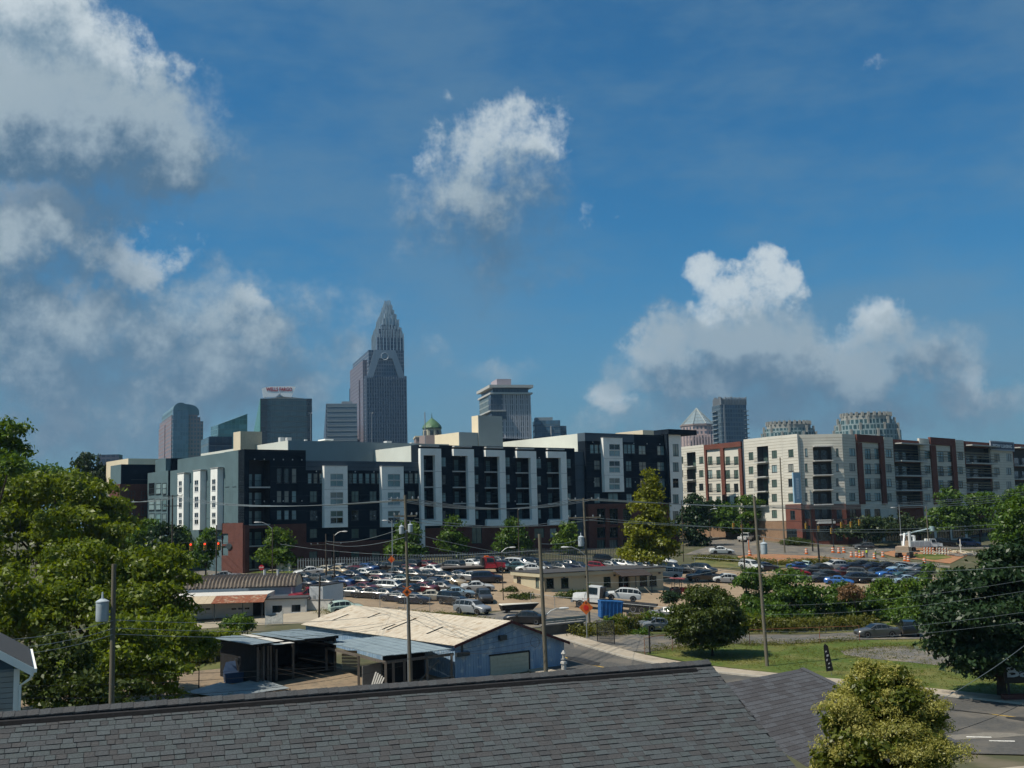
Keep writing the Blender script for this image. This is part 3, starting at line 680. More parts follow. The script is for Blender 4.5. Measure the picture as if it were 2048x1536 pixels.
    for (ua_, ub_, za_, zb_, ww_) in ((u1, u2, zbr2, zt2, -.0), (u2, u3, zbr3, zt3, -.02), (u4, u5, zbr5, zt5, -.03), (0.9, u1, zbr, zt, 0.0)):
        n_ = 5; jb = MB()
        for k in range(1, n_+1):
            zq = za_+(zb_-za_)*(k-.12)/n_; cut = sorted((h[0]-.08, h[1]+.08) for h in holes if h[2]-.1 < zq < h[3]+.1); uu_ = ua_
            for p_, q_ in cut+[(ub_, ub_)]:
                if p_ > uu_+.05: F.boxmb(jb, uu_, min(p_, ub_), ww_-.015, ww_+.01, zq-.025, zq+.025)
                uu_ = max(uu_, q_)
        jb.build('panel_joints', jm, root, kind='stuff')
        for k in range(6):
            ul = ua_+(ub_-ua_)*(k+.5)/6
            for z_ in (za_+(zb_-za_)*.3, za_+(zb_-za_)*.86): F.box('wall_lamp', M_FRW, ul, ul+.14, ww_-.14, ww_-.003, z_, z_+.22)
    # masses behind the fronts: every section has depth
    for (a, b, zt_), dep, m in ((S1, 30, M_TEAL), (S2, 34, M_TEAL), (S3, 36, M_LWALL), ((u3, u4, zt4), 20, M_LWALL), (S5, 36, M_LWALL)):
        F.box('rear_mass', m, a+.01, b-.01, 2.43, dep, zb-1.5, zt_-.06)
    F.box('core_mass', M_LWALL, U(590, 16), u6-2, 40, 58, zb, Zt(720, 905, 40))
    # higher volumes further back
    w = 16; F.box('upper_storey', M_LWALL, U(576, w), U(900, w), w, 58, 18, Zt(700, 884, w)); F.box('upper_cladding', M_GREYC, U(576, w)-.02, U(900, w), w-.15, w-.002, 18, Zt(700, 884, w)+.01)  # thin grey front sheet paints the shaded side of the pale storey
    w = 30; us = U(480, w); F.box('stair_tower', M_BEIGE, us, U(523, w), w, w+pxline(A+F.n*w+F.d*us, F.n, 466), 18, Zt(500, 863, w)); F.box('tower_cladding', mat('warm_grey_clad', (.30, .28, .22), .8), us-.01, U(523, w), w-.12, w-.002, 18, Zt(500, 863, w)+.01)  # grey front sheet paints shade on the beige stair tower
    w = 20; ua = U(921, w); ub = U(957, w); da = pxline(A+F.n*w+F.d*ua, F.n, 872); db = pxline(A+F.n*w+F.d*ub, F.n, 945); F.box('roof_block', M_BEIGE, ua, U(1009, w), w, w+da, 18, Zt(940, 865, w)); F.box('roof_block', M_BEIGE, ub+.3, U(1008, w)-.1, w-.2, w+db, 19, Zt(980, 832, w)); F.box('block_cladding', M_GREYC, ua-.01, ub+.25, w-.12, w-.003, 18, Zt(940, 865, w)+.01); F.box('block_cladding', M_GREYC, ub+.29, U(1008, w)-.08, w-.34, w-.203, 18, Zt(980, 832, w)+.01)  # beige walls all round; front sheets carry their shade as grey colour
    zz_ = Zt(700, 884, 16)
    for px, hh, ww in ((556, 1.0, .9), (570, 1.0, .9), (606, .7, .5), (770, .8, 1.2), (820, .6, .8)):
        u_ = U(px, 22); F.box('roof_vent', M_FRW, u_, u_+ww, 21, 21+ww, zz_-.1, zz_+hh)
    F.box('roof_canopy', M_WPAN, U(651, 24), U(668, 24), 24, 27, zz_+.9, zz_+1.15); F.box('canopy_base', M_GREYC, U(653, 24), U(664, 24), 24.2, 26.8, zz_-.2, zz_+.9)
    for px, w_ in ((1190, 12), (1226, 10), (1250, 15), (1290, 9)):
        u_ = U(px, w_); F.box('roof_vent', M_FRW, u_, u_+.7, w_, w_+.7, zt5-.2, zt5+.7)
    w = 42; F.box('rear_parapet', M_NAVY, U(1005, w), U(1150, w), w, 60, 18, Zt(1050, 878, w))
    F.box('roof_block', M_BEIGE, U(1292, 24), U(1340, 24), 24, 34, 20, Zt(1310, 861, 24))
    # --- left flank
    FL = Face(root, A+F.n*31, -F.n)      # from far to near
    L0 = 31.0
    def RL(x0, y0, x1, y1, w=0): return FL.rect(*z1(x0, y0), *z1(x1, y1), w)
    hl = []
    tu = FL.uz(448, 1048)[0]; ztl = zt
    for x in (1205, 1272):
        for y0, y1 in ((480, 640), (690, 808), (880, 985)): hl.append(RL(x, y0, x+34, y1))
    FL.wall('flank_wall', M_TEAL, tu, L0-.02, FL.uz(470, 1046)[1], ztl, 0, hl, .4)
    FL.wall('brick_flank', M_BRICKD, tu-.5, L0-.02, zb-1.5, FL.uz(470, 1046)[1]-.004, -.2, [RL(1180, 1090, 1240, 1190), RL(1180, 1210, 1240, 1300)], .6)
    for h in hl: FL.window(h, 0, 1, 2, M_FRD, M_GDARK)
    zl2 = FL.uz(440, 929)[1]; hl = []
    for x, y in ((833, 570), (865, 570), (985, 555), (1020, 550), (1155, 540)):
        for k in range(3): hl.append(RL(x, y+k*150, x+24, y+k*150+90))
    FL.wall('flank_wall', M_TEAL, -3.5, tu-.003, FL.uz(400, 1082)[1], zl2, .05, hl, .4)
    FL.wall('brick_flank', M_BRICKD, -3.5, tu-.6, zb-1.5, FL.uz(400, 1082)[1]-.004, .2, (), .5)
    for h in hl: FL.window(h, .05, 1, 2, M_FRD, M_GDARK)
    for x0, x1, yt in ((742, 802, 515), (893, 960, 487), (1060, 1125, 465)):
        o = RL(x0, yt, x1, 1055, -1.1); hh = []
        for a in ((590, 637), (650, 700), (748, 795), (812, 860), (908, 955), (972, 1020)):
            sh = (1060-x0)*.05*(1 if a[0] < 800 else .25); hh.append(RL(x0+14, a[0]-20+sh, x1-16, a[1]-20+sh, -1.1))
        bay = FL.wall('bay', M_WPAN, o[0], o[1], o[2], o[3], -1.1, hh, 1.1)
        for h in hh: FL.window(h, -1.1, 2, 1, M_FRW, M_GDARK)
        s_ = MB(); FL.boxmb(s_, o[0]-.05, o[1]+.5, -1.2, -.1, o[3]+.004, o[3]+.14); s_.build('bay_cap', M_WSEAM, bay)
    # further wings to the left
    w = 34.0; a = U(335, w)
    wE = w+pxline(A+F.n*w+F.d*a, F.n, 294); F.box('rear_wing', M_TEAL, a, 2.0, w, wE, zb-1, Zt(340, 941, w)); F.box('wing_front', M_NAVY, a+.01, 2.0, w-.15, w-.003, zb-1, Zt(340, 941, w)+.01); u4_ = U(330, 40); F.box('rear_wing', M_TEAL, u4_, 14, 40, 40+pxline(A+F.n*40+F.d*u4_, F.n, 309), zb, Zt(370, 917, 40)); F.box('wing_front', M_NAVY, u4_+1, 14, 39.85, 39.997, zb, Zt(370, 917, 40)+.01)
    w2 = wE+1.0; a2 = U(240, w2); w3 = w2+pxline(A+F.n*w2+F.d*a2, F.n, 219); F.box('rear_wing', M_TEAL, a2, U(325, w2), w2, w3, zb-1, Zt(270, 929, w2)); F.box('wing_front', M_NAVY, a2+.01, U(325, w2), w2-.12, w2-.003, zb-1, Zt(270, 929, w2)+.01); F.box('rear_brick', M_BRICKD, a2-.25, U(312, w2), w2-.25, w3-.3, zb-1, Zt(270, 968, w2))
    F.box('rear_block', M_BEIGE, U(255, w3), U(335, w3), w3+.2, w3+14, zb, Zt(280, 917, w3))
    FW = Face(root, A+F.n*w2+F.d*(a2-.25), F.d)
    for px, py in ((256, 990), (282, 990), (256, 1020), (282, 1020)):
        h = FW.rect(px, py-8, px+14, py+10, -.25); FW.window(h, -.33, 2, 2, M_FRD, M_GDARK)
    for k, (px0, px1) in enumerate(((262, 300),)):
        for yy in (945, 966): h = FW.rect(px0, yy, px1, yy+14, 0); FW.window(h, -.08, 3, 1, M_FRD, M_GDARK)
    FV = Face(root, A+F.n*wE+F.d*a, -F.n)
    for px0, px1 in ((298, 309), (312, 322), (325, 333)):
        for py in (966, 998, 1027): h = FV.rect(px0, py, px1, py+22, 0); FV.window(h, -.1, 1, 2, M_FRD, M_GTEAL)
    # oval hanging sign on the brick corner
    q = FL.rect(*z1(1228, 1192), *z1(1285, 1232)); c = FL.p((q[0]+q[1])/2, -.35, (q[2]+q[3])/2)
    sg = MB().lathe([(.01, -.05), (.9, -.05), (.9, .05), (.01, .05)], 20); 
    sg.xf(Matrix.Translation(c)@Matrix.Rotation(FL.rz, 4, 'Z')@Matrix.Rotation(R(90), 4, 'X')@Matrix.Diagonal((1.3, .55, 1, 1)))
    sg.build('hanging_sign', M_FRD, root)
    return F, root
DARK_F, DARK = dark_block()

# ------------------------------------------------------------------ cream apartment block
M_CREAM = mat('cream_panel', (.57, .545, .475), .8, var=.05, scale=.4, dirt=((.50, .46, .38), .5, .55, .9))
M_LINE = mat('panel_joint', (.27, .23, .16), .9)
def cream_block():
    A1 = gxy(1363, 275); C1 = gxy(1598, 240); C2 = gxy(1688, 240); E = gxy(2075, 316)
    zb = 6.0
    root = empty('apartment_building', (C1.x, C1.y, zb), 0, 'cream and red brick apartment block with dark balconies on the right', 'building')
    d1 = (C1-A1).normalized(); d2 = (C2-C1).normalized(); d3 = (E-C2).normalized()
    G1 = Face(root, A1, d1); G2 = Face(root, C1, d2); G3 = Face(root, C2, d3); L1 = (C1-A1).length; L2 = (C2-C1).length; L3 = (E-C2).length
    ztop = P(1640, 868, 240).z
    def sec(F, zf, name, m, x0, x1, ytop, ybot, w, holes, ret=.5):
        xm = (x0+x1)/2; a = F.uz(*zf(x0, 600), w)[0]; b = F.uz(*zf(x1, 600), w)[0]
        zt = F.uz(*zf(xm, ytop), w)[1]; z0 = F.uz(*zf(xm, ybot), w)[1] if ybot is not None else zb-1
        return F.wall(name, m, a, b, z0, zt, w, holes, ret)
    def rects(F, zf, cols, rows, w=0): return [F.rect(*zf(a, y0), *zf(b, y1), w) for a, b in cols for y0, y1 in rows]
    def lines(F, zf, x0, x1, y0, y1, holes, n, w=0):
        """recessed joints of the cladding"""
        a, b, z0, z1_ = F.rect(*zf(x0, y0), *zf(x1, y1), w); mb = MB()
        for k in range(1, n):
            z = z0+(z1_-z0)*k/n; cut = sorted((h[0]-.05, h[1]+.05) for h in holes if h[2]-.1 < z < h[3]+.1); u = a
            for p, q in cut+[(b, b)]:
                if p > u+.05: F.boxmb(mb, u, min(p, b), w-.012, w+.01, z-.03, z+.03)
                u = max(u, q)
        mb.build('panel_joints', M_LINE, root)
    # left wing
    r1 = rects(G1, z4, ((112, 127), (280, 321)), ((447, 512), (577, 641), (706, 770)))
    b1 = rects(G1, z4, ((162, 248),), ((405, 547), (568, 677), (694, 802)))
    r2 = rects(G1, z4, ((363, 405), (444, 485), (532, 575), (613, 655)), ((446, 522), (576, 655), (706, 785), (829, 890)))
    r3 = rects(G1, z4, ((756, 801),), ((405, 478), (542, 613), (678, 748), (812, 880))) + rects(G1, z4, ((978, 1028),), ((388, 461), (528, 600), (668, 740), (806, 879), (960, 1034))) + rects(G1, z4, ((1136, 1186),), ((378, 450), (518, 591), (660, 735), (800, 875)))
    b3 = rects(G1, z4, ((836, 946),), ((348, 508), (520, 648), (660, 788), (797, 925)))
    sec(G1, z4, 'wall', M_CREAM, 60, 334, 345, None, 0, r1+b1); sec(G1, z4, 'wall', M_CREAM, 335, 691, 345, None, .05, r2)
    sec(G1, z4, 'wall', M_SLATE, 692, 720, 300, None, .1, ())
    sec(G1, z4, 'wall', M_CREAM, 721, 1089, 262, None, -.02, r3+b3); sec(G1, z4, 'wall', M_CREAM, 1090, 1240, 235, 905, 0, r3)
    sec(G1, z4, 'tan_base', M_BRICKT, 60, 1088, 1070, None, -.18, (), .4)
    sb = rects(G1, z4, ((1160, 1205),), ((965, 1050),))+rects(G1, z4, ((1110, 1225),), ((1140, 1250),))
    sec(G1, z4, 'brick_wall', M_BRICK, 1090, 1240, 906, None, -.15, sb)
    for x0, x1 in ((335, 352), (488, 520), (664, 691)): sec(G1, z4, 'brick_pier', M_BRICK, x0, x1, 366, 890, -.35, (), .5)
    sec(G1, z4, 'brick_lintel', M_BRICK, 335, 691, 318, 366, -.36, (), .6)
    lines(G1, z4, 60, 334, 345, 900, r1+b1, 22); lines(G1, z4, 721, 1089, 262, 1000, r3+b3, 26, -.02); lines(G1, z4, 1090, 1238, 240, 905, r3, 24)
    for h in r1+r3: G1.window(h, 0, 2, 1, M_FRD, M_GGREEN)
    for h in r2: G1.window(h, .05, 2, 1, M_FRD, M_GGREEN)
    for h in sb: G1.window(h, -.15, 2, 2, M_FRD, M_GDARK)
    for h in b1+b3: G1.balcony(h, 0, 1.7, M_INNER2, M_SLAB, M_RAIL, M_GGREEN, proj=.9)
    for k in range(3):      # Juliet rails
        for x0, x1 in ((358, 488), (526, 660)):
            y = (490, 622, 752)[k]; q = G1.rect(*z4(x0, y), *z4(x1, y+38), 0); mb = MB(); G1.boxmb(mb, q[0], q[1], -.35, -.30, q[3]-.05, q[3]); G1.boxmb(mb, q[0], q[1], -.35, -.30, q[2], q[2]+.05)
            n = 14
            for i in range(n+1): u = q[0]+(q[1]-q[0])*i/n; G1.boxmb(mb, u-.012, u+.012, -.34, -.31, q[2]+.03, q[3]-.03)
            mb.build('railing', M_RAIL, root)
    # chamfered corner
    r = rects(G2, z4, ((1296, 1321), (1595, 1619)), ((369, 445), (513, 588), (655, 730), (795, 869)))
    b = rects(G2, z4, ((1374, 1552),), ((350, 492), (495, 630), (637, 772), (780, 912)))
    sec(G2, z4, 'wall', M_CREAM, 1239, 1671, 232, 905, .0, r+b); lines(G2, z4, 1240, 1670, 240, 905, r+b, 24)
    gb = rects(G2, z4, ((1290, 1345), (1600, 1650)), ((955, 1040),))+rects(G2, z4, ((1305, 1350), (1400, 1545), (1590, 1655)), ((1110, 1250),))
    b5 = rects(G2, z4, ((1390, 1552),), ((925, 1062),))
    sec(G2, z4, 'brick_wall', M_BRICK, 1239, 1671, 906, None, -.12, gb+b5)
    for h in r: G2.window(h, 0, 1, 1, M_FRD, M_GGREEN)
    for h in gb: G2.window(h, -.12, 3, 1, M_FRD, M_GDARK)
    for h in b+b5: G2.balcony(h, 0, 1.8, M_INNER2, M_SLAB, M_RAIL, M_GDARK, proj=1.1)
    q = G2.rect(*z4(1370, 345), *z4(1555, 355), 0); G2.box('balcony_roof', M_SLAB, q[0], q[1], -1.25, .1, q[2], q[3])
    q = G2.rect(*z4(1405, 1068), *z4(1570, 1090), 0); G2.box('canopy', M_SLAB, q[0], q[1], -1.6, -.13, q[2], q[3])
    # right wing
    SEC = [('p', 290, 430, 235), ('f', 431, 689, 250), ('p', 690, 776, 262), ('b', 777, 1031, 290), ('p', 1032, 1139, 276), ('f', 1140, 1379, 278), ('p', 1380, 1457, 290), ('b', 1458, 1708, 308), ('p', 1709, 1921, 330), ('b', 1922, 2180, 332)]
    win = rects(G3, z5, ((339, 395),), ((367, 441), (510, 585), (652, 726), (795, 869)))
    wf = rects(G3, z5, ((491, 546), (584, 641)), ((372, 471), (514, 612), (655, 755), (795, 870), (950, 1040)))
    win += rects(G3, z5, ((690, 744),), ((380, 456), (520, 596), (660, 735), (800, 875)))+rects(G3, z5, ((1063, 1116),), ((395, 468), (532, 606), (669, 742), (808, 880)))
    wf += rects(G3, z5, ((1193, 1246), (1286, 1336)), ((400, 496), (538, 631), (675, 762), (810, 880)))
    win += rects(G3, z5, ((1381, 1429),), ((405, 478), (542, 613), (680, 750), (815, 880)))+rects(G3, z5, ((1731, 1781), (1846, 1894)), ((420, 490), (553, 622), (686, 755), (819, 870)))
    br = rects(G3, z5, ((340, 400),), ((950, 1035),))
    bs = rects(G3, z5, ((779, 1030),), ((335, 500), (508, 640), (646, 780), (786, 925)))+rects(G3, z5, ((1461, 1706),), ((362, 522), (530, 657), (664, 795), (802, 930)))+rects(G3, z5, ((1925, 2170),), ((382, 545), (552, 672), (680, 805), (812, 930)))
    for k, x0, x1, yt in SEC:
        if k == 'p':
            sec(G3, z5, 'wall', M_CREAM, x0, x1, yt, 905 if x0 < 400 else None, 0, win); lines(G3, z5, x0, x1, yt+10, 905, win, 24)
        elif k == 'f':
            sec(G3, z5, 'wall', M_CREAM, x0, x1, yt+20, None, .06, wf)
            for a, b_ in ((x0, x0+48), (x1-40, x1)): sec(G3, z5, 'brick_pier', M_BRICK, a, b_, yt+62, 905, -.35, (), .5)
            sec(G3, z5, 'brick_lintel', M_BRICK, x0, x1, yt-8, yt+62, -.36, (), .6)
        else:
            sec(G3, z5, 'brick_wall', M_BRICK, x0, x1, yt, None, .15, bs)
            q = G3.rect(*z5(x0, yt+34), *z5(x1+20, yt+44), 0); G3.box('eave', M_SLAB, q[0], q[1], -1.7, .1, q[2], q[3])
    sec(G3, z5, 'brick_wall', M_BRICK, 290, 430, 906, None, -.1, br)
    for h in win: G3.window(h, 0, 2, 1, M_FRD, M_GGREEN)
    for h in wf: G3.window(h, .06, 2, 1, M_FRD, M_GTEAL)
    for h in br: G3.window(h, -.1, 2, 2, M_FRD, M_GDARK)
    for h in bs: G3.balcony(h, .15, 1.9, M_INNER2, M_SLAB, M_RAIL, M_GDARK, proj=1.6, doors=2, slab=.3)
    for x0, x1, ys in ((482, 650, (428, 571, 712)), (1188, 1342, (452, 590, 722))):
        for y in ys:
            q = G3.rect(*z5(x0, y), *z5(x1, y+42), 0); mb = MB(); G3.boxmb(mb, q[0], q[1], -.35, -.30, q[3]-.05, q[3]); G3.boxmb(mb, q[0], q[1], -.35, -.30, q[2], q[2]+.05)
            for i in range(21): u = q[0]+(q[1]-q[0])*i/20; G3.boxmb(mb, u-.012, u+.012, -.34, -.31, q[2]+.03, q[3]-.03)
            mb.build('railing', M_RAIL, root)
    # dark shop fronts of the ground floor under the right wing
    for k in range(9):
        u = 9+k*8.6; h = (u, u+7.0, zb+.2, zb+3.6); G3.window(h, -.16, 5, 1, M_FRD, M_GDARK)
    # body behind
    mb = MB(); zt = ztop-1.0; pts = [A1, C1, C2, E]
    inn = [A1+perp(d1)*2.2, C1+perp(d1)*2.2+perp(d2)*2.0, C2+perp(d3)*2.2+perp(d2)*2.0, E+perp(d3)*2.2]; back = [E+perp(d3)*22, C2+perp(d3)*22+d2*2, C1+perp(d1)*22, A1+perp(d1)*22]
    b3_ = [Vector((p.x, p.y)) for p in inn+back]
    mb.prism([(p.x-root.location.x, p.y-root.location.y) for p in b3_], -2.0, G3.uz(*z5(1900, 335))[1]-zb-.8); mb.build('rear_mass', M_CREAM, root)
    bs_ = MB(); q = G1.rect(*z4(1172, 600), *z4(1228, 895), -1.2); ns = empty('blade_sign', G1.p(q[1]-.1, -1.2, q[2])+G1.base, 0, 'tall pale blue blade sign on the cream block corner', 'sign')
    uu = q[1]-.15; F = Face(ns, A1, d1); m_ = MB(); F.boxmb(m_, uu-.18, uu+.18, -2.4, -.3, q[2], q[3]); m_.build('panel', mat('pale_blue_sign', (.28, .42, .52), .5), ns)
    m_ = MB(); F.boxmb(m_, uu-.05, uu+.05, -.3, 0, q[3]-1.0, q[3]-.9); F.boxmb(m_, uu-.05, uu+.05, -.3, 0, q[2]+1.0, q[2]+1.1); m_.build('bracket', M_FRD, ns)
    m_ = MB()
    for k in range(8):
        z = q[3]-1.2-k*(q[3]-q[2]-2)/8; F.boxmb(m_, uu-.2, uu-.17, -1.75, -.95, z-.5, z); F.boxmb(m_, uu+.17, uu+.2, -1.75, -.95, z-.5, z)
    m_.build('lettering', mat('sign_white', (.6, .66, .7), .6), ns)
    return G1, G2, G3, root
CG1, CG2, CG3, CREAM = cream_block()

def text_mesh(txt, size, depth, m, name='lettering', bold=0.0):
    cu = bpy.data.curves.new(name, 'FONT'); cu.body = txt; cu.size = size; cu.extrude = depth; cu.align_x = 'CENTER'; cu.align_y = 'CENTER'; cu.offset = bold; cu.resolution_u = 2
    o = bpy.data.objects.new(name, cu); COL.objects.link(o); dg = bpy.context.evaluated_depsgraph_get(); me = bpy.data.meshes.new_from_object(o.evaluated_get(dg))
    bpy.data.objects.remove(o); bpy.data.curves.remove(cu); me.materials.clear(); me.materials.append(m); return me
def put_text(F, txt, u, z, w, height, m, parent, width=None, bold=0.02):
    me = text_mesh(txt, 1.0, .04, m, bold=bold); xs = [v.co.x for v in me.vertices]; ys = [v.co.y for v in me.vertices]
    sx = width/(max(xs)-min(xs)) if width else height/(max(ys)-min(ys)); sy = height/(max(ys)-min(ys))
    yc = (max(ys)+min(ys))/2; xc = (max(xs)+min(xs))/2
    for v in me.vertices: v.co = Vector(((v.co.x-xc)*sx, -v.co.z*1.0, (v.co.y-yc)*sy))
    o = mesh_obj('lettering', me, parent); o.location = F.p(u, w, z); o.rotation_euler = (0, 0, F.rz); return o
def leasing_sign():
    q = CG3.rect(*z5(1692, 306), *z5(1915, 388), -.4)
    s = empty('leasing_sign', CG3.p((q[0]+q[1])/2, -.4, q[2])+CG3.base, 0, 'dark NOW LEASING banner on the roof edge of the cream block', 'sign'); F = Face(s, CG3.A, CG3.d)
    F.box('board', mat('banner_navy', (.05, .065, .11), .6), q[0], q[1], -.5, -.3, q[2], q[3])
    m = MB(); t = .25
    for a, b, c, d in ((q[0]-.1, q[1]+.1, q[3]-t, q[3]+.1), (q[0]-.1, q[1]+.1, q[2]-.1, q[2]+t), (q[0]-.1, q[0]+t, q[2]+t, q[3]-t), (q[1]-t, q[1]+.1, q[2]+t, q[3]-t)): F.boxmb(m, a, b, -.56, -.25, c, d)
    m.build('frame', mat('banner_rim', (.30, .32, .36), .6), s)
    put_text(F, 'NOW LEASING', (q[0]+q[1])/2, (q[2]+q[3])/2, -.53, (q[3]-q[2])*.40, mat('banner_letters', (.62, .64, .68), .6), s, width=(q[1]-q[0])*.82, bold=.03)
leasing_sign()
# ------------------------------------------------------------------ far towers
def tower_frame(px_c, Y, theta, name, label):
    C = gxy(px_c, Y); o = empty(name, (C.x, C.y, 8.0), 0, label, 'building'); d = Vector((math.cos(R(theta)), math.sin(R(theta))))
    F = Face(o, C, d); F.side = lambda px: pxline(C, F.n, px); F.front = lambda px: pxline(C, F.d, px)
    F.Z = lambda px, py, w=0: F.uz(px, py, w)[1]; return F
def piers(F, name, m, u0, u1, w, z0, z1, n, width, proud, flank=None, parent=None):
    mb = MB()
    for i in range(n+1):
        u = u0+(u1-u0)*i/n; F.boxmb(mb, u-width/2, u+width/2, w-proud, w+.05, z0, z1)
    if flank:
        a, b, k, uu = flank
        for i in range(k+1):
            ww = a+(b-a)*i/k; F.boxmb(mb, uu-proud, uu+.05, ww-width/2, ww+width/2, z0, z1)
    return mb.build(name, m, parent or F.o, kind='stuff')
def zz1(x, y): return 660+x/4.955, 590+y/4.955
M_STONE = mat('pink_granite', (.26, .21, .20), .6, var=.1, scale=.05)
M_STONEG = mat('grey_granite', (.22, .24, .26), .6, var=.1, scale=.05)
M_SILV = mat('silver_crown', (.36, .43, .47), .35, metal=.3, var=.15, scale=.1)

def crown_tower():
    F = tower_frame(735, 1150, 17, 'office_tower', 'tallest tower with stepped spiky silver crown')
    W = F.front(817); D = F.side(702); fm = facade_mat('crown_tower_face', (.095, .12, .16), (.035, .06, .10), 3.9, 2.6, .34, .3, .2)
    fs = facade_mat('crown_tower_flank', (.15, .13, .155), (.045, .065, .10), 3.9, 2.6, .38, .5, .3)
    zs = F.Z(735, 751)
    F.box('shaft', fm, 0, W, 0, D, 8, zs); 
    F.box('flank_wing', fs, -1.2, W*.10, D*.12, D*.92, 8, F.Z(715, 716))
    F.box('flank_wing', fs, -2.4, 1, D*.3, D*.8, 8, F.Z(704, 752))
    ztop2 = F.Z(770, 700); u0, u1 = F.front(738)+1.5, F.front(813)
    F.box('upper_shaft', fm, u0, u1, 1.5, D-2, zs-.5, ztop2)
    # sloped silver shoulder with the arch
    mb = MB(); za, zc = F.Z(735, 752), F.Z(770, 700)
    q = [F.p(.5, -.6, za-2), F.p(W*.2, -.9, zc), F.p(W*.72, -.9, zc), F.p(W*.97, -.6, za-2), F.p(W*.80, -.8, za-2), F.p(W*.64, -1.0, zc-9), F.p(W*.32, -1.0, zc-9), F.p(W*.16, -.8, za-2)]
    q2 = [p+Vector((F.n.x, F.n.y, 0))*1.2 for p in q]
    mb.add(q+q2, [(0, 1, 6, 7), (1, 2, 5, 6), (2, 3, 4, 5), (8, 15, 14, 9), (9, 14, 13, 10), (10, 13, 12, 11), (0, 8, 9, 1), (1, 9, 10, 2), (2, 10, 11, 3), (7, 6, 14, 15), (6, 5, 13, 14), (5, 4, 12, 13), (0, 7, 15, 8), (3, 11, 12, 4)])
    mb.build('shoulder', mat('shoulder_grey', (.20, .25, .30), .45, metal=.2), F.o)
    # emblem ring on the face
    c = F.p(F.front(773), -1.2, F.Z(773, 713)); r = MB(); 
    r.tube([c+Vector((F.d.x*3.6*math.cos(a), F.d.y*3.6*math.cos(a), 3.6*math.sin(a))) for a in np.linspace(0, 2*math.pi, 24)], .45, 5); r.build('emblem', mat('emblem_pale', (.35, .4, .45), .5), F.o)
    piers(F, 'piers', mat('tower_piers', (.12, .145, .185), .5), .5, W-.5, 0, 8, zs-1, 16, .9, .9, (1, D-1, 10, 0))
    # crown tiers
    tiers = [(392, 750, 560, 420), (420, 724, 420, 345), (446, 696, 345, 275), (472, 668, 275, 215), (497, 642, 215, 160), (516, 622, 160, 120), (534, 603, 120, 80)]
    for k, (xa, xb, yb, yt) in enumerate(tiers):
        dd = (xb-xa)/4.955*1150/FPX/1.24; uc = F.uz(*zz1((xa+xb)/2, (yb+yt)/2), D/2)[0]; a, b, w0 = uc-dd/2, uc+dd/2, D/2-dd/2; z0 = F.uz(*zz1((xa+xb)/2, yb), D/2)[1]; zt = F.uz(*zz1((xa+xb)/2, yt), D/2)[1]
        e_ = 1.2 if k < 2 else 2.6; F.box('crown_tier', fm if k < 3 else M_SILV, a+e_, b-e_, w0+e_, w0+dd-e_, z0-4, z0+(zt-z0)*(.86 if k < 2 else .55))
        mb = MB(); n = max(3, int((b-a)/3.4))
        for i in range(n+1):
            t = i/n; e = .35*(zt-z0)*(1-abs(2*t-1)); hgt = zt+(zt-z0)*(.05+.35*(1-abs(2*t-1)))+random.uniform(-.8, 2.4)
            u = a+(b-a)*t; F.boxmb(mb, u-.35, u+.35, w0-.3, w0+.5, z0-3, hgt); F.boxmb(mb, u-.35, u+.35, w0+dd-.5, w0+dd+.3, z0-3, hgt)
            v = w0+dd*t; F.boxmb(mb, a-.3, a+.5, v-.35, v+.35, z0-3, hgt); F.boxmb(mb, b-.5, b+.3, v-.35, v+.35, z0-3, hgt)
        mb.build('crown_spires', M_SILV, F.o, kind='stuff')
crown_tower()

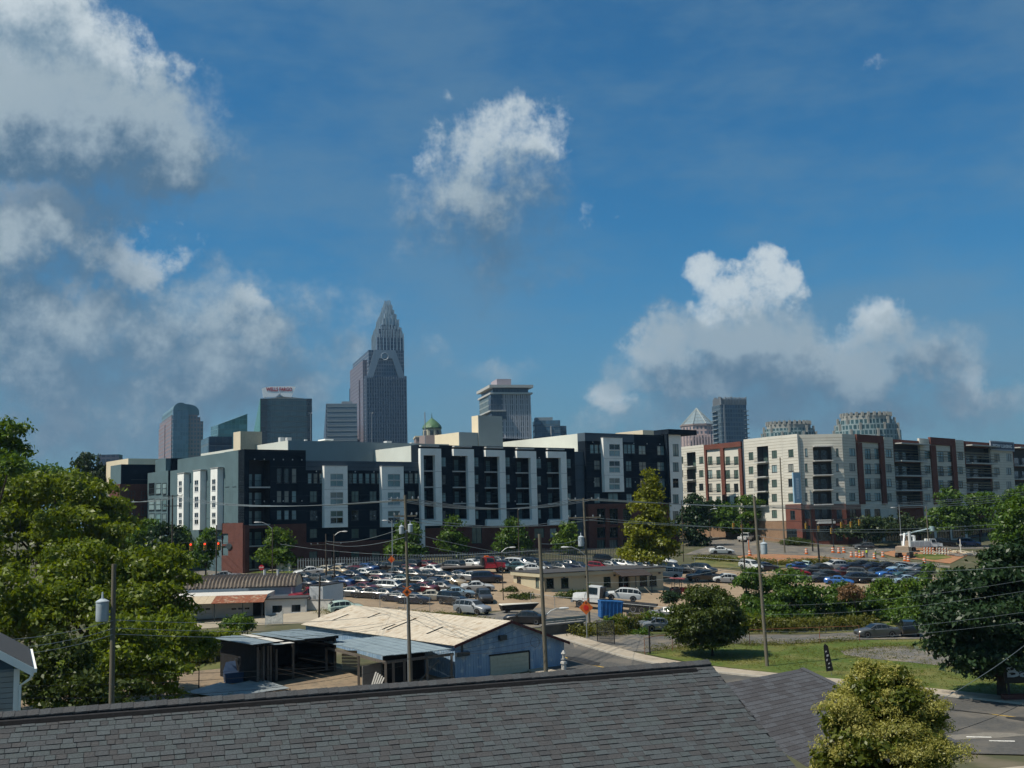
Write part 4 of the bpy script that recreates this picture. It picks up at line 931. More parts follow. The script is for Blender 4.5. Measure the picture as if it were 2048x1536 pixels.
def green_tower():
    F = tower_frame(521, 820, 14, 'office_tower', 'dark green glass tower carrying the red lettered rooftop sign')
    W = F.front(624); D = F.side(494); z = F.Z(560, 797)
    fm = facade_mat('green_glass_face', (.018, .040, .05), (.02, .05, .065), 4.0, 1.6, .2, .12, .12, .9); fs = facade_mat('green_glass_flank', (.05, .20, .15), (.07, .25, .19), 4.0, 1.6, .15, .1, .2, .7)
    F.box('shaft', fm, 0.02, W, .02, D, 8, z); F.box('flank', fs, -.5, .02, .3, D-.3, 8, z-.2); F.box('corner_strip', facade_mat('green_corner', (.008, .014, .022), (.012, .02, .03), 4, 1.6, .2, .1, .1), W-W*.10, W+.3, -.4, 6, 8, z-.1)
    F.box('corner_strip', MATS['green_corner'], -.1, W*.13, -.35, 4, 8, z-.1)
    mb = MB(); mb.add([F.p(W*.1, 1, z), F.p(W*.9, 1, z), F.p(W*.9, D*.8, z), F.p(W*.1, D*.8, z), F.p(W*.48, 6, F.Z(560, 791)), F.p(W*.48, D*.6, F.Z(560, 791))], [(0, 1, 4), (1, 2, 5, 4), (2, 3, 5), (3, 0, 4, 5)]); mb.build('roof', M_FRD, F.o)
    # rooftop sign
    u0, u1 = F.front(523.5), F.front(592); zb, zt = F.Z(557, 793), F.Z(557, 771)
    s = empty('rooftop_sign', F.p((u0+u1)/2, 4, z)+F.base, 0, 'white rooftop sign reading WELLS FARGO in red letters', 'sign'); S = Face(s, F.A, F.d)
    mb = MB(); hh = zt-zb; q = [(u0+1.0, zb-.2), (u0, zb+hh*.8), (u0+6, zt-.4), (u1-4, zt), (u1, zt-.6), (u1-3, zb-.2), (u1-9, zb+.2), (u1-12, zb+hh*.32), (u0+14, zb+hh*.32), (u0+10, zb)]
    n = len(q); mb.add([S.p(a, 3.6, b) for a, b in q]+[S.p(a, 5.2, b) for a, b in q], [tuple(range(n)), tuple(range(2*n-1, n-1, -1))]+[(i, n+i, n+(i+1) % n, (i+1) % n) for i in range(n)])
    mb.build('board', mat('sign_board_white', (.86, .88, .88), .6, var=.03), s)
    S.box('strut', M_FRW, u0+2, u0+3, 4, 9, z-.2, zb+2); S.box('strut', M_FRW, u1-6, u1-5, 4, 9, z-.2, zb+2)
    put_text(S, 'WELLS FARGO', (u0+u1)/2+.3, F.Z(557, 777.6), 3.5, (zt-zb)*.36, mat('sign_red', (.42, .02, .03), .5), s, width=(u1-u0)*.78, bold=.03)
green_tower()

def banded_tower():
    F = tower_frame(654, 950, 10, 'office_tower', 'grey banded office tower left of the crowned tower'); W = F.front(716); D = F.side(640); z = F.Z(680, 807)
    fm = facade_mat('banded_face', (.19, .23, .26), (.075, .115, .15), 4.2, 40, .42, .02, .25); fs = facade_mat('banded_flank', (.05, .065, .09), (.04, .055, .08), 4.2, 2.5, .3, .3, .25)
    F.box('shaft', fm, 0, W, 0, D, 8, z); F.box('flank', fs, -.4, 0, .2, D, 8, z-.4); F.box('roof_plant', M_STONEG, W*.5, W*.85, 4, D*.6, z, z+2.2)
    mb = MB()
    for k in range(20): zz = z-3-k*4.2; F.boxmb(mb, .3, W, -.25, .05, zz, zz+1.4)
    mb.build('spandrels', mat('spandrel_grey', (.20, .24, .26), .5), F.o, kind='stuff')
banded_tower()

def arch_tower():
    F = tower_frame(347, 1050, 24, 'office_tower', 'pinkish tower with rounded barrel roof at far left'); X = lambda x: F.front(300+x/3.531)
    fs = facade_mat('arch_side', (.24, .17, .17), (.07, .10, .13), 3.9, 3.0, .42, .42, .3); fg = facade_mat('arch_glass', (.10, .15, .20), (.10, .17, .23), 3.9, 2.5, .16, .25, .15, .8)
    W = X(370); D = F.side(322)*1.0; ZY = lambda y: F.Z(360, 580+y/3.531)
    F.box('shaft', fs, X(262), W, 0, D, 8, ZY(925)); F.box('shaft', fs, X(262), W-2.5, 1, D-1, 8, ZY(895)); F.box('shaft', fs, X(262), W-5, 2, D-2, 8, ZY(878))
    F.box('flank', fs, X(145), X(262), 2, D, 8, ZY(885)); F.box('flank_step', fs, X(145)-.6, X(200), D*.5, D+.4, 8, ZY(925))
    a, b = X(152), X(262); rr = (b-a)/2; zt = ZY(797)-rr; mb = MB(); n = 14; c = (a+b)/2
    F.box('glass_bay', fg, a, b, -3.0, 3.0, 8, zt)
    pr = [(c+rr*math.cos(t), zt+rr*math.sin(t)) for t in np.linspace(0, math.pi, n+1)]
    bu = X(345); dep = D*.9
    vs = [F.p(u, -3, z) for u, z in pr]+[F.p(u, dep, z) for u, z in pr]; m_ = n+1
    mb.add(vs, [(i, i+m_, i+m_+1, i+1) for i in range(n)]+[tuple(range(m_)), tuple(range(2*m_-1, m_-1, -1))]); mb.build('barrel_roof', mat('barrel_copper', (.12, .19, .22), .45, var=.12, scale=.1), F.o)
    # wide rounded top spanning to the right
    c2 = (a+bu)/2; r2 = (bu-a)/2; zt2 = ZY(878); mb = MB(); pr = [(c2+r2*math.cos(t), zt2+(ZY(802)-zt2)*math.sin(t)**.6) for t in np.linspace(0, math.pi, n+1)]
    vs = [F.p(u, 3, z) for u, z in pr]+[F.p(u, dep, z) for u, z in pr]
    mb.add(vs, [(i, i+m_, i+m_+1, i+1) for i in range(n)]+[tuple(range(m_)), tuple(range(2*m_-1, m_-1, -1))]); mb.build('barrel_roof', MATS['barrel_copper'], F.o)
arch_tower()

def simple_tower(px_c, Y, th, pxl, pxr, py, label, wall, glass, floor=4, bay=2, fw=.3, bw=.2, side=None, rough=.2, py_ref=None, cap=None, name='office_building'):
    F = tower_frame(px_c, Y, th, name, label); W = F.front(pxr); D = F.side(pxl); z = F.Z(py_ref or px_c, py)
    m = facade_mat(label[:20].replace(' ', '_')+'_face', wall, glass, floor, bay, fw, bw, rough)
    F.box('shaft', m, 0, W, 0, D, 8, z)
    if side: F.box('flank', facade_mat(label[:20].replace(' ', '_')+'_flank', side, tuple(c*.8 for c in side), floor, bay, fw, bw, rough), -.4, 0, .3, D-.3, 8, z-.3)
    if cap: F.box('roof_plant', cap, W*.25, W*.7, D*.2, D*.7, z, z+3)
    mb = MB()
    for k in range(int((z-30)/floor)):
        zz = z-floor*(k+1); F.boxmb(mb, .1, W-.1, -.18, .05, zz-.15, zz+.15)
    mb.build('floor_edges', mat('floor_edge_metal', (.12, .15, .18), .5), F.o, kind='stuff')
    return F, W, D, z
F, W, D, z = simple_tower(436, 870, 30, 421, 494, 849, 'pale glass building with sloping roof edge left of the green tower', (.10, .17, .21), (.10, .19, .25), 4, 3, .12, .08, side=(.08, .17, .20))
mb = MB(); mb.add([F.p(0, 0, z), F.p(W, 0, z), F.p(W, D, z), F.p(0, D, z), F.p(W, 0, z+9), F.p(W, D, z+9)], [(0, 1, 4), (1, 2, 5, 4), (2, 3, 5), (3, 0, 4, 5)]); mb.build('roof_wedge', F.o.children[0].data.materials[0], F.o)
simple_tower(418, 480, 25, 402, 464, 873, 'low dark navy office building in front of the glass one', (.02, .035, .06), (.025, .045, .075), 4, 3, .25, .15, side=(.075, .12, .15), py_ref=440)
simple_tower(200, 700, 4, 192, 243, 911, 'distant dark office slab at far left behind the treetops', (.05, .06, .09), (.035, .05, .08), 4, 3, .3, .2, side=(.05, .06, .08))

def hotel():
    F = tower_frame(990, 720, 14, 'hotel_tower', 'slim grey hotel tower with flat overhanging roof and lift housing'); X = F.front; ZY = lambda y: F.Z(1015, 720+y/4.876)
    W = X(1068); D = F.side(966); fm = facade_mat('hotel_face', (.33, .34, .38), (.06, .085, .11), 3.6, 3.4, .22, .42, .25); fs = facade_mat('hotel_flank', (.20, .24, .24), (.07, .11, .12), 3.6, 3.0, .25, .35, .25)
    F.box('shaft', fm, 0, W, 0, D, 8, ZY(500)); F.box('upper_shaft', fm, .2, W-.4, .4, D-.4, ZY(500), ZY(322)); F.box('flank', fs, -.8, 0, 1, D, ZY(490), ZY(330))
    g = facade_mat('hotel_glass', (.05, .07, .10), (.04, .06, .09), 3.6, 2, .2, .15, .12); F.box('glass_corner', g, -1.2, X(1008), -.8, 6, ZY(490), ZY(322))
    F.box('glass_corner', g, -1, X(1016), -1, 6, ZY(575), ZY(500)); F.box('penthouse', g, .6, W-1.5, .6, D-.6, ZY(322), ZY(270))
    for y0, y1, e in ((335, 318, 1.6), (272, 245, 2.2)): F.box('roof_slab', M_SLAB, -e, W+e*.6, -e, D+e, ZY(y0), ZY(y1))
    F.box('sky_slab', M_SLAB, -2, X(1016), -2, D, ZY(503), ZY(492)); F.box('lift_housing', mat('lift_housing_grey', (.34, .30, .33), .8), X(1003), X(1032), 4, D*.6, ZY(245), ZY(178))
    mb = MB()
    for k in range(13): u = W*.32+W*.66*k/12; F.boxmb(mb, u-.35, u+.35, -.35, .05, ZY(780), ZY(330))
    mb.build('fins', mat('hotel_fins', (.42, .43, .46), .6), F.o, kind='stuff')
hotel()
F, W, D, z = simple_tower(1075, 760, 6, 1071, 1126, 841, 'mid rise blue glass office right of the hotel tower', (.055, .11, .16), (.06, .13, .20), 4.2, 3, .25, .15, side=(.05, .09, .13))
F.box('roof_step', F.o.children[0].data.materials[0], W, W+4.5, 2, D, 8, F.Z(1130, 851)); F.box('roof_screen', mat('screen_pale', (.22, .27, .30), .6), .5, W*.72, 2, D*.8, z, F.Z(1100, 834)); F.box('light_fin', M_FRW, F.front(1106), F.front(1107.5), -.6, 0, 8, F.Z(1107, 852))

def dome_house():
    C = gxy(867, 430); o = empty('domed_building', (C.x, C.y, 8), 0, 'small building with green copper dome and spire', 'building'); k = 430/FPX
    zt = lambda py: P(867, py, 430).z-8
    oct_ = lambda r: [(r*math.cos(2*math.pi*i/8+.39), r*math.sin(2*math.pi*i/8+.39)) for i in range(8)]
    MB().prism(oct_(27*k), 0, zt(872)).build('base', M_STONE, o); MB().prism(oct_(19*k), zt(872), zt(858)).build('drum', mat('dome_drum', (.34, .34, .27), .8), o)
    MB().prism(oct_(20.5*k), zt(858), zt(856)).build('cornice', mat('copper_dark', (.05, .10, .07), .6), o)
    MB().lathe([(20*k, zt(856)), (17*k, zt(850)), (12*k, zt(845)), (6*k, zt(840)), (1.2*k, zt(836))], 8).build('dome', mat('green_copper', (.07, .14, .07), .55, var=.15, scale=.4), o)
    MB().tube([(0, 0, zt(838)), (0, 0, zt(826))], .25, 6, .05).build('spire', MATS['copper_dark'], o)
    for a in range(8):
        q = 2*math.pi*a/8; MB().box((-.6, -.2, zt(872)), (.6, .2, zt(862))).xf(Matrix.Rotation(q, 4, 'Z')@Matrix.Translation((0, -19*k*.93, 0))).build('window', M_GDARK, o)
    p = gxy(853, 400); fl = empty('flag_mast', (p.x, p.y, 8), 0, 'thin bare mast beside the green dome', 'mast'); MB().tube([(0, 0, 0), (0, 0, P(853, 824, 400).z-8)], .3, 6, .16).build('pole', M_STONEG, fl); MB().lathe([(.6, 0), (.6, .6), (.3, .8)], 8).build('base', M_STONEG, fl)
    p = gxy(862, 480); b = empty('office_building', (p.x, p.y, 8), 0, 'low stone block beneath the green dome', 'building'); F = Face(b, p+Vector((-6, 0)), (1, .15)); F.box('wall', M_STONE, 0, 22, 0, 14, 8, P(862, 874, 480).z); F.box('parapet', M_BEIGE, -.3, 22.3, -.3, 14.3, P(862, 874, 480).z, P(862, 871, 480).z)
dome_house()

def pyramid_tower():
    Y = 950; C = gxy(1402, Y); k = Y/FPX; o = empty('office_tower', (C.x, C.y, 8), 0, 'pink stone tower with glass pyramid roof', 'building'); zt = lambda py: P(1402, py, Y).z-8
    fm = facade_mat('pyramid_wall', (.40, .31, .29), (.07, .09, .12), 3.9, 3.3, .40, .5, .3)
    ring = lambda r, n=8, a0=.39: [(r*math.cos(2*math.pi*i/n+a0), r*math.sin(2*math.pi*i/n+a0)) for i in range(n)]
    MB().prism(ring(46*k), 0, zt(872)).build('shaft', fm, o); MB().prism(ring(34*k), zt(872), zt(852)).build('upper_shaft', fm, o); MB().prism(ring(35.5*k), zt(852.5), zt(849.5)).build('cornice', M_STONE, o)
    gm = mat('pyramid_glass', (.33, .40, .42), .18, spec=.9, var=.1, scale=.1, metal=.4); r = ring(33*k); za = zt(816); zb = zt(850)
    mb = MB(); mb.add([(x, y, zb) for x, y in r]+[(0, 0, za)], [(i, (i+1) % 8, 8) for i in range(8)]); mb.build('pyramid', gm, o)
    mb = MB()
    for i in range(8):
        a = Vector((*r[i], zb)); b = Vector((*r[(i+1) % 8], zb)); t = Vector((0, 0, za)); mb.tube([a*1.005, t], .35, 4)
        for j in range(1, 5): mb.tube([a.lerp(t, j/5), b.lerp(t, j/5)], .22, 4)
        for j in (.33, .66): mb.tube([a.lerp(b, j), t], .2, 4)
    mb.build('glazing_bars', mat('glazing_bar', (.22, .26, .26), .5), o, kind='stuff')
    piers(Face(o, C+Vector((-40*k, -44*k)), (1, 0)), 'piers', mat('pyramid_piers', (.42, .33, .33), .7), 0, 80*k, 0, 8, zt(872)+8, 14, 1.2, .8)
pyramid_tower()

F, W, D, z = simple_tower(1452, 820, 18, 1434, 1503, 809, 'dark blue glass condominium tower right of the pyramid roof', (.10, .15, .19), (.05, .09, .14), 3.3, 2.2, .28, .2, side=(.075, .11, .14))
def condo_crown():
    mb = MB(); zt = F.Z(1470, 795); n = 16
    for i in range(n+1):
        u = W*i/n; F.boxmb(mb, u-.35, u+.35, -.2, .6, z-.2, zt+random.uniform(-.8, .8))
    for i in range(8): w = D*i/8; F.boxmb(mb, -.2, .6, w-.35, w+.35, z-.2, zt+random.uniform(-.8, .8))
    mb.build('crown_fins', M_STONEG, F.o, kind='stuff'); F.box('crown_wall', mat('crown_pale', (.24, .28, .30), .6), .7, W-.3, .7, D-.5, z, zt-1.5)
    mb = MB()
    for k in range(24):
        zz = z-5-k*3.3
        F.boxmb(mb, -1.8, -.45, D*.35, D*.9, zz, zz+.5); F.boxmb(mb, W-2.2, W+1.2, -1.2, 3, zz, zz+.5)
    mb.build('balconies', mat('balcony_pale', (.20, .24, .27), .6), F.o, kind='stuff')
    F.box('light_strip', M_STONEG, W*.08, W*.14, -.5, 0, 8, z)
condo_crown()

def round_condo(pxl, pxr, pytop, Y, label):
    pc = (pxl+pxr)/2; C = gxy(pc, Y); k = Y/FPX; o = empty('condominium_tower', (C.x, C.y, 8), 0, label, 'building'); hw = (pxr-pxl)/2*k; zt = lambda dy: P(pc, pytop+dy, Y).z-8
    fm = facade_mat('condo_face_%d' % pxl, (.20, .26, .27), (.045, .09, .10), 3.2, 2.4, .28, .34, .2); fc = mat('condo_crown', (.27, .27, .25), .8, var=.12, scale=.2)
    def ring(a, b, n=20): return [(a*math.cos(2*math.pi*i/n), b*math.sin(2*math.pi*i/n)) for i in range(n)]
    MB().prism(ring(hw, hw*.75), 0, zt(36)).build('shaft', fm, o); MB().prism(ring(hw*.92, hw*.7), 0, zt(24)).build('shaft', fm, o); MB().prism(ring(hw*.82, hw*.62), 0, zt(15)).build('shaft', fm, o)
    MB().prism(ring(hw*.74, hw*.55), zt(15), zt(6)).build('crown_drum', fc, o); MB().prism(ring(hw*.70, hw*.52), zt(6), zt(2)).build('crown_top', mat('crown_dark', (.05, .07, .08), .6), o)
    mb = MB(); n = 26
    for i in range(n):
        q = 2*math.pi*i/n; M_ = Matrix.Rotation(q, 4, 'Z')
        x, y = hw*.72*math.cos(q), hw*.54*math.sin(q); mb.hexa([Vector((x+a, y+b, z)) for z in (zt(8), zt(0)) for a, b in ((-.7, -.7), (.7, -.7), (.7, .7), (-.7, .7))])
    mb.build('crown_posts', fc, o, kind='stuff')
    mb = MB(); n = 24
    for i in range(n):
        q = 2*math.pi*i/n+.1; s = (1.0, .92, .82)[i % 3]; s2 = (.75, .70, .62)[i % 3]; top = zt((34, 22, 10)[i % 3]); x, y = hw*s*1.01*math.cos(q), hw*s2*1.01*math.sin(q)
        mb.hexa([Vector((x+a, y+b, z)) for z in (0, top) for a, b in ((-.6, -.6), (.6, -.6), (.6, .6), (-.6, .6))])
    mb.build('pilasters', fc, o, kind='stuff')
round_condo(1527, 1645, 843, 680, 'round topped condominium with cream crown, left of the pair above the cream block')
round_condo(1676, 1810, 826, 640, 'round topped condominium with cream crown, right of the pair above the cream block')
for px, py, lab in ((745, 826, 'thin roof mast with twin lamps in front of the tallest tower'), (622, 826, 'thin roof mast with twin lamps at the right edge of the green tower')):
    p = gxy(px, 300); o = empty('light_mast', (p.x, p.y, 8), 0, lab, 'lamp mast'); zt = P(px, py, 300).z-8
    MB().tube([(0, 0, 0), (0, 0, zt)], .09, 6, .05).build('pole', M_STONEG, o)
    for s in (-1, 1): MB().box((s*.25-.12, -.15, zt-.1), (s*.25+.2*s, .15, zt+.12)).build('lamp', M_FRW, o)
# ------------------------------------------------------------------ trees and shrubs
LM = {'olive': leaf_mat('leaf_olive', (.050, .086, .006), (.195, .245, .014), .45), 'green': leaf_mat('leaf_green', (.032, .080, .008), (.11, .185, .022), .4),
      'dark': leaf_mat('leaf_dark', (.010, .027, .010), (.032, .064, .020), .2), 'bright': leaf_mat('leaf_bright', (.05, .10, .008), (.12, .19, .02)),
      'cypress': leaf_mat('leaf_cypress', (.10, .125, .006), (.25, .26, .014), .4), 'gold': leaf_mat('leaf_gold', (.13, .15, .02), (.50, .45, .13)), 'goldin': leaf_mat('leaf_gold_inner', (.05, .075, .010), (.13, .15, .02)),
      'far': leaf_mat('leaf_far', (.020, .040, .014), (.050, .075, .025), .2), 'tan': leaf_mat('leaf_tan', (.15, .085, .035), (.26, .16, .09)), 'bush': leaf_mat('leaf_bush', (.026, .046, .006), (.075, .098, .014), .25),
      'weed': leaf_mat('leaf_weed', (.07, .085, .010), (.16, .155, .03))}
M_BARK = mat('bark', (.055, .042, .030), .95, var=.3, scale=4, bump=.4)
def leaf_cloud(name, centres, normals, size, m, parent, per=6, spread=.5, kind=None, narrow=.6, droop=.0):
    """leaf quads gathered in small sprays round the given centres"""
    n = len(centres)*per
    c = np.repeat(np.asarray(centres), per, 0)+rng.normal(0, spread, (n, 3))*np.array([1, 1, .7])
    nn = np.repeat(np.asarray(normals), per, 0)+rng.normal(0, .75, (n, 3)); nn[:, 2] += .25; nn /= np.linalg.norm(nn, axis=1)[:, None]+1e-9
    t = rng.normal(0, 1, (n, 3)); t[:, 2] -= droop; t -= nn*(t*nn).sum(1)[:, None]; t /= np.linalg.norm(t, axis=1)[:, None]+1e-9; b = np.cross(nn, t)
    s = size*rng.uniform(.6, 1.35, (n, 1)); L_ = t*s; W_ = b*s*narrow
    v = np.empty((n, 4, 3)); v[:, 0] = c-L_; v[:, 1] = c+W_*.9-L_*.1; v[:, 2] = c+L_; v[:, 3] = c-W_*.9-L_*.1
    v[:, 1] += nn*s*.16; v[:, 3] += nn*s*.16
    me = bpy.data.meshes.new(name); me.vertices.add(n*4); me.vertices.foreach_set('co', v.reshape(-1).astype(np.float32))
    me.loops.add(n*4); me.loops.foreach_set('vertex_index', np.arange(n*4, dtype=np.int32)); me.polygons.add(n); me.polygons.foreach_set('loop_start', np.arange(0, n*4, 4, dtype=np.int32))
    me.polygons.foreach_set('loop_total', np.full(n, 4, dtype=np.int32)); me.update(calc_edges=True); me.materials.append(m)
    o = mesh_obj(name, me, parent)
    if kind: o['kind'] = kind
    return o
def shell(lobes, count, rough=.16, inner=.25, flat=None):
    """points and outward directions: leaves gather in clumps spread over the lobes, with gaps between them"""
    lobes = np.asarray(lobes, float); C_ = []; R_ = []
    for l in lobes:
        k = int(rng.integers(20, 27)); d = rng.normal(0, 1, (k, 3)); d[:, 2] = d[:, 2]*.9+.12; d /= np.linalg.norm(d, axis=1)[:, None]
        rr = rng.uniform(.55, .98, (k, 1)); C_.append(l[:3]+d*l[3:6]*rr); R_.append(l[3:6]*rng.uniform(.24, .42, (k, 1)))
    C_ = np.concatenate(C_); R_ = np.concatenate(R_); w = R_[:, 0]*R_[:, 2]; pick = rng.choice(len(C_), count, p=w/w.sum())
    d = rng.normal(0, 1, (count, 3)); d /= np.linalg.norm(d, axis=1)[:, None]; r = rng.uniform(.55, 1.12, (count, 1))
    d[:, 2] = np.where(d[:, 2] < -.25, -d[:, 2]*.6, d[:, 2])          # sprays hang flat below, dome above
    p = C_[pick]+d*R_[pick]*r*np.array([1, 1, .78])
    return p, d
def tree(px, py_base, lobes_px, Y, m, label, leaf=.3, dens=1.0, name='tree', per=7, trunk=.25, group=None, cat='tree', base=None, limbs=True, spread=None, narrow=.55, fill=1.0):
    """lobes given as photo outline discs (px, py, rx, ry, dY); trunk from the ground"""
    if base is None:
        q = gxy(px, Y); b = Vector((q.x, q.y, H(q.x, q.y)))
    else: b = Vector(base)
    o = empty(name, b, 0, label, cat, group); k = Y/FPX; lobes = []
    for (lx, ly, rx, ry, dy) in lobes_px:
        q = P(lx, ly, Y+dy); kk = (Y+dy)/FPX; lobes.append((q.x-b.x, q.y-b.y, q.z-b.z, rx*kk, rx*kk*.95, ry*kk))
    A = sum(l[3]*l[5] for l in lobes); cnt = int(A*dens*15.0/(leaf*leaf*4.2)/per*6)
    pts, nr = shell(lobes, max(cnt, 60)); 
    leaf_cloud('crown', pts, nr, leaf, m, o, per, spread or leaf*1.25, narrow=narrow)
    top = max(lobes, key=lambda l: l[2]+l[5]); mb = MB(); zt = top[2]+top[5]*.3
    mb.tube([(0, 0, -.3), (trunk*.3, 0, zt*.35), (top[0]*.4, top[1]*.4, zt*.7), (top[0], top[1], zt)], trunk, 8, trunk*.25)
    if limbs:
        for l in lobes:
            s = Vector((0, 0, max(.4, min(l[2]*.55, zt*.5)))); e = Vector(l[:3]); mid = s.lerp(e, .5)+Vector((0, 0, .15*l[5])); mb.tube([s, mid, e, e+Vector((0, 0, l[5]*.5))], trunk*.45, 6, trunk*.1)
    mb.build('trunk', M_BARK, o); return o

# big trees on the left
tree(110, 1150, [(110, 1010, 120, 75, 0), (40, 1080, 100, 90, -6), (190, 1040, 70, 60, 3), (150, 1090, 90, 70, -5), (20, 1000, 60, 60, 4), (215, 1085, 45, 50, 0)], 118, LM['olive'], 'broad olive green tree rising highest in the left foreground mass', leaf=.27, trunk=.45)
tree(180, 1300, [(180, 1160, 110, 75, 0), (90, 1190, 110, 90, -3), (270, 1180, 95, 75, 0), (330, 1150, 70, 50, 3), (200, 1250, 120, 90, -4), (60, 1290, 90, 90, -4), (340, 1230, 55, 60, 2)], 92, LM['olive'], 'wide spreading olive tree behind the transformer pole', leaf=.22, trunk=.4)
tree(320, 1395, [(310, 1320, 75, 75, 0), (350, 1270, 45, 50, 3), (250, 1310, 70, 70, -3), (330, 1360, 50, 40, -2), (180, 1340, 80, 60, -3)], 80, LM['olive'], 'low leafy tree at the corner of the dirt yard', leaf=.19, trunk=.25)
tree(110, 1430, [(110, 1340, 70, 80, 0), (60, 1380, 50, 50, -2), (150, 1395, 60, 40, -2), (260, 1390, 60, 30, 0)], 66, LM['bush'], 'shaded leafy shrub beside the grey house', leaf=.17, trunk=.15, cat='shrub', name='shrub')
tree(-30, 1150, [(5, 860, 42, 30, 0), (20, 905, 46, 28, 2), (-20, 940, 50, 50, 0), (20, 930, 30, 25, -3)], 105, LM['bright'], 'tall bright tree cut by the left edge of the picture', leaf=.26, trunk=.4, dens=.8)
tree(75, 1150, [(80, 970, 70, 40, 0), (30, 985, 60, 40, 5), (130, 985, 50, 30, 8)], 165, LM['green'], 'darker green tree behind the tall olive one', leaf=.34, trunk=.4)
tree(178, 1120, [(172, 935, 26, 26, 0), (195, 950, 22, 22, 2), (180, 965, 34, 24, 0)], 240, LM['far'], 'lone dark tree in front of the far office slab', leaf=.45, trunk=.4)
for i, (px, py, rx, ry) in enumerate(((35, 960, 40, 35), (95, 965, 40, 28), (215, 975, 30, 30))):
    tree(px, 1120, [(px, py, rx, ry, 0), (px+rx*.5, py+ry*.5, rx*.8, ry*.7, 3)], 260, LM['far'], ['hazy dark treetop at the far left edge', 'hazy low treetop between the two left trees', 'hazy dark treetop against the brick wing'][i], leaf=.5, trunk=.3)
# street trees on the far left
ST = [(250, 1085, 35, 35, 215), (290, 1085, 40, 45, 205), (330, 1090, 40, 45, 200), (362, 1095, 25, 40, 205)]
lab = ['street tree nearest the tall left tree by the flank', 'full street tree second along the left flank', 'full dark street tree third along the left flank', 'narrow street tree last along the left flank']
for (px, py, rx, ry, Y), l in zip(ST, lab):
    tree(px, 1130, [(px, py, rx, ry*.8, 0), (px-rx*.3, py+ry*.4, rx*.8, ry*.6, 2), (px+rx*.2, py-ry*.4, rx*.6, ry*.6, 0)], Y, LM['green' if px != 330 else 'dark'], l, leaf=.36, trunk=.22, group='street trees along the dark block')
tree(412, 1140, [(410, 1100, 22, 28, 0), (405, 1120, 28, 20, 1), (417, 1075, 13, 20, 0)], 182, LM['green'], 'young tree by the red traffic lights', leaf=.3, trunk=.15)
tree(377, 1140, [(377, 1125, 13, 16, 0)], 185, LM['bright'], 'small round shrub on the pavement by the brick corner', leaf=.25, trunk=.08, cat='shrub', name='shrub')
TR = [(555, 1145, 'bright', 187, [(553, 1110, 34, 24, 0), (560, 1085, 26, 22, 0), (547, 1070, 17, 16, 0), (570, 1125, 26, 14, 0)], 'bright street tree at the corner tower balconies'),
      (815, 1125, 'green', 196, [(812, 1095, 33, 24, 0), (816, 1068, 22, 22, 0), (790, 1100, 20, 16, 0), (835, 1105, 18, 14, 0)], 'dark street tree behind the orange diamond sign'),
      (905, 1115, 'green', 203, [(903, 1085, 28, 22, 0), (906, 1060, 20, 20, 0), (905, 1042, 11, 12, 0), (915, 1100, 22, 12, 0)], 'pointed street tree below the second white frame'),
      (1030, 1112, 'green', 212, [(1025, 1075, 28, 26, 0), (1040, 1095, 26, 18, 0), (1008, 1095, 20, 18, 0), (1025, 1050, 14, 12, 0)], 'broad street tree below the fourth white frame'),
      (1132, 1110, 'bright', 217, [(1132, 1080, 26, 20, 0), (1138, 1060, 15, 16, 0), (1120, 1092, 16, 14, 0), (1145, 1095, 18, 12, 0)], 'bright young street tree below the last white frame')]
for px, pb, m, Y, lb, l in TR: tree(px, pb, lb, Y, LM[m], l, leaf=.30, trunk=.14, group='street trees along the dark block')
# bald cypress
tree(1300, 1150, [(1297, 960, 14, 22, 0), (1298, 990, 26, 24, 0), (1300, 1020, 36, 24, 0), (1300, 1050, 40, 26, 0), (1275, 1060, 26, 20, -2), (1322, 1065, 26, 26, 0), (1300, 1085, 46, 24, 0), (1270, 1100, 34, 18, 0), (1330, 1100, 28, 18, 1), (1255, 1112, 24, 10, 0), (1300, 1112, 40, 14, -2)], 178, LM['cypress'], 'tall pointed yellow green conifer beside the car lot', leaf=.27, dens=1.15, trunk=.3)
# trees before the cream block
CT = [(1388, 1098, 'dark', 235, [(1388, 1055, 32, 36, 0), (1388, 1015, 26, 22, 0), (1395, 1082, 28, 16, 0)], 'dark tree filling the gap between the two blocks'),
      (1450, 1085, 'green', 256, [(1440, 1022, 36, 24, 0), (1455, 1048, 32, 18, 0), (1420, 1045, 32, 18, 0), (1400, 1020, 26, 20, 0)], 'street tree left of the two before the cream wing'),
      (1495, 1085, 'green', 252, [(1490, 1018, 34, 26, 0), (1502, 1045, 34, 22, 0), (1475, 1052, 32, 18, 0), (1525, 1032, 20, 20, 0)], 'street tree right of the two before the cream wing'),
      (1725, 1092, 'far', 236, [(1725, 1050, 28, 16, 0), (1700, 1062, 22, 12, 0), (1750, 1055, 30, 18, 0), (1740, 1070, 30, 10, 0)], 'small street tree hiding the brick corner'),
      (1800, 1092, 'far', 240, [(1795, 1048, 34, 18, 0), (1825, 1055, 26, 14, 0), (1775, 1060, 24, 12, 0)], 'low street tree behind the bucket truck'),
      (1895, 1090, 'green', 243, [(1890, 1030, 32, 22, 0), (1900, 1000, 22, 24, 0), (1880, 1050, 36, 16, 0)], 'tall street tree before the right wing'),
      (1955, 1090, 'green', 246, [(1950, 1030, 34, 26, 0), (1965, 1000, 28, 18, 0), (1940, 1052, 34, 14, 0)], 'second tall street tree before the right wing'),
      (2035, 1092, 'green', 232, [(2030, 1030, 34, 40, 0), (2045, 1000, 30, 26, 0), (2015, 1060, 30, 22, 0)], 'leafy tree at the right picture edge before the wing')]
for px, pb, m, Y, lb, l in CT: tree(px, pb, lb, Y, LM[m], l, leaf=.36, trunk=.2)
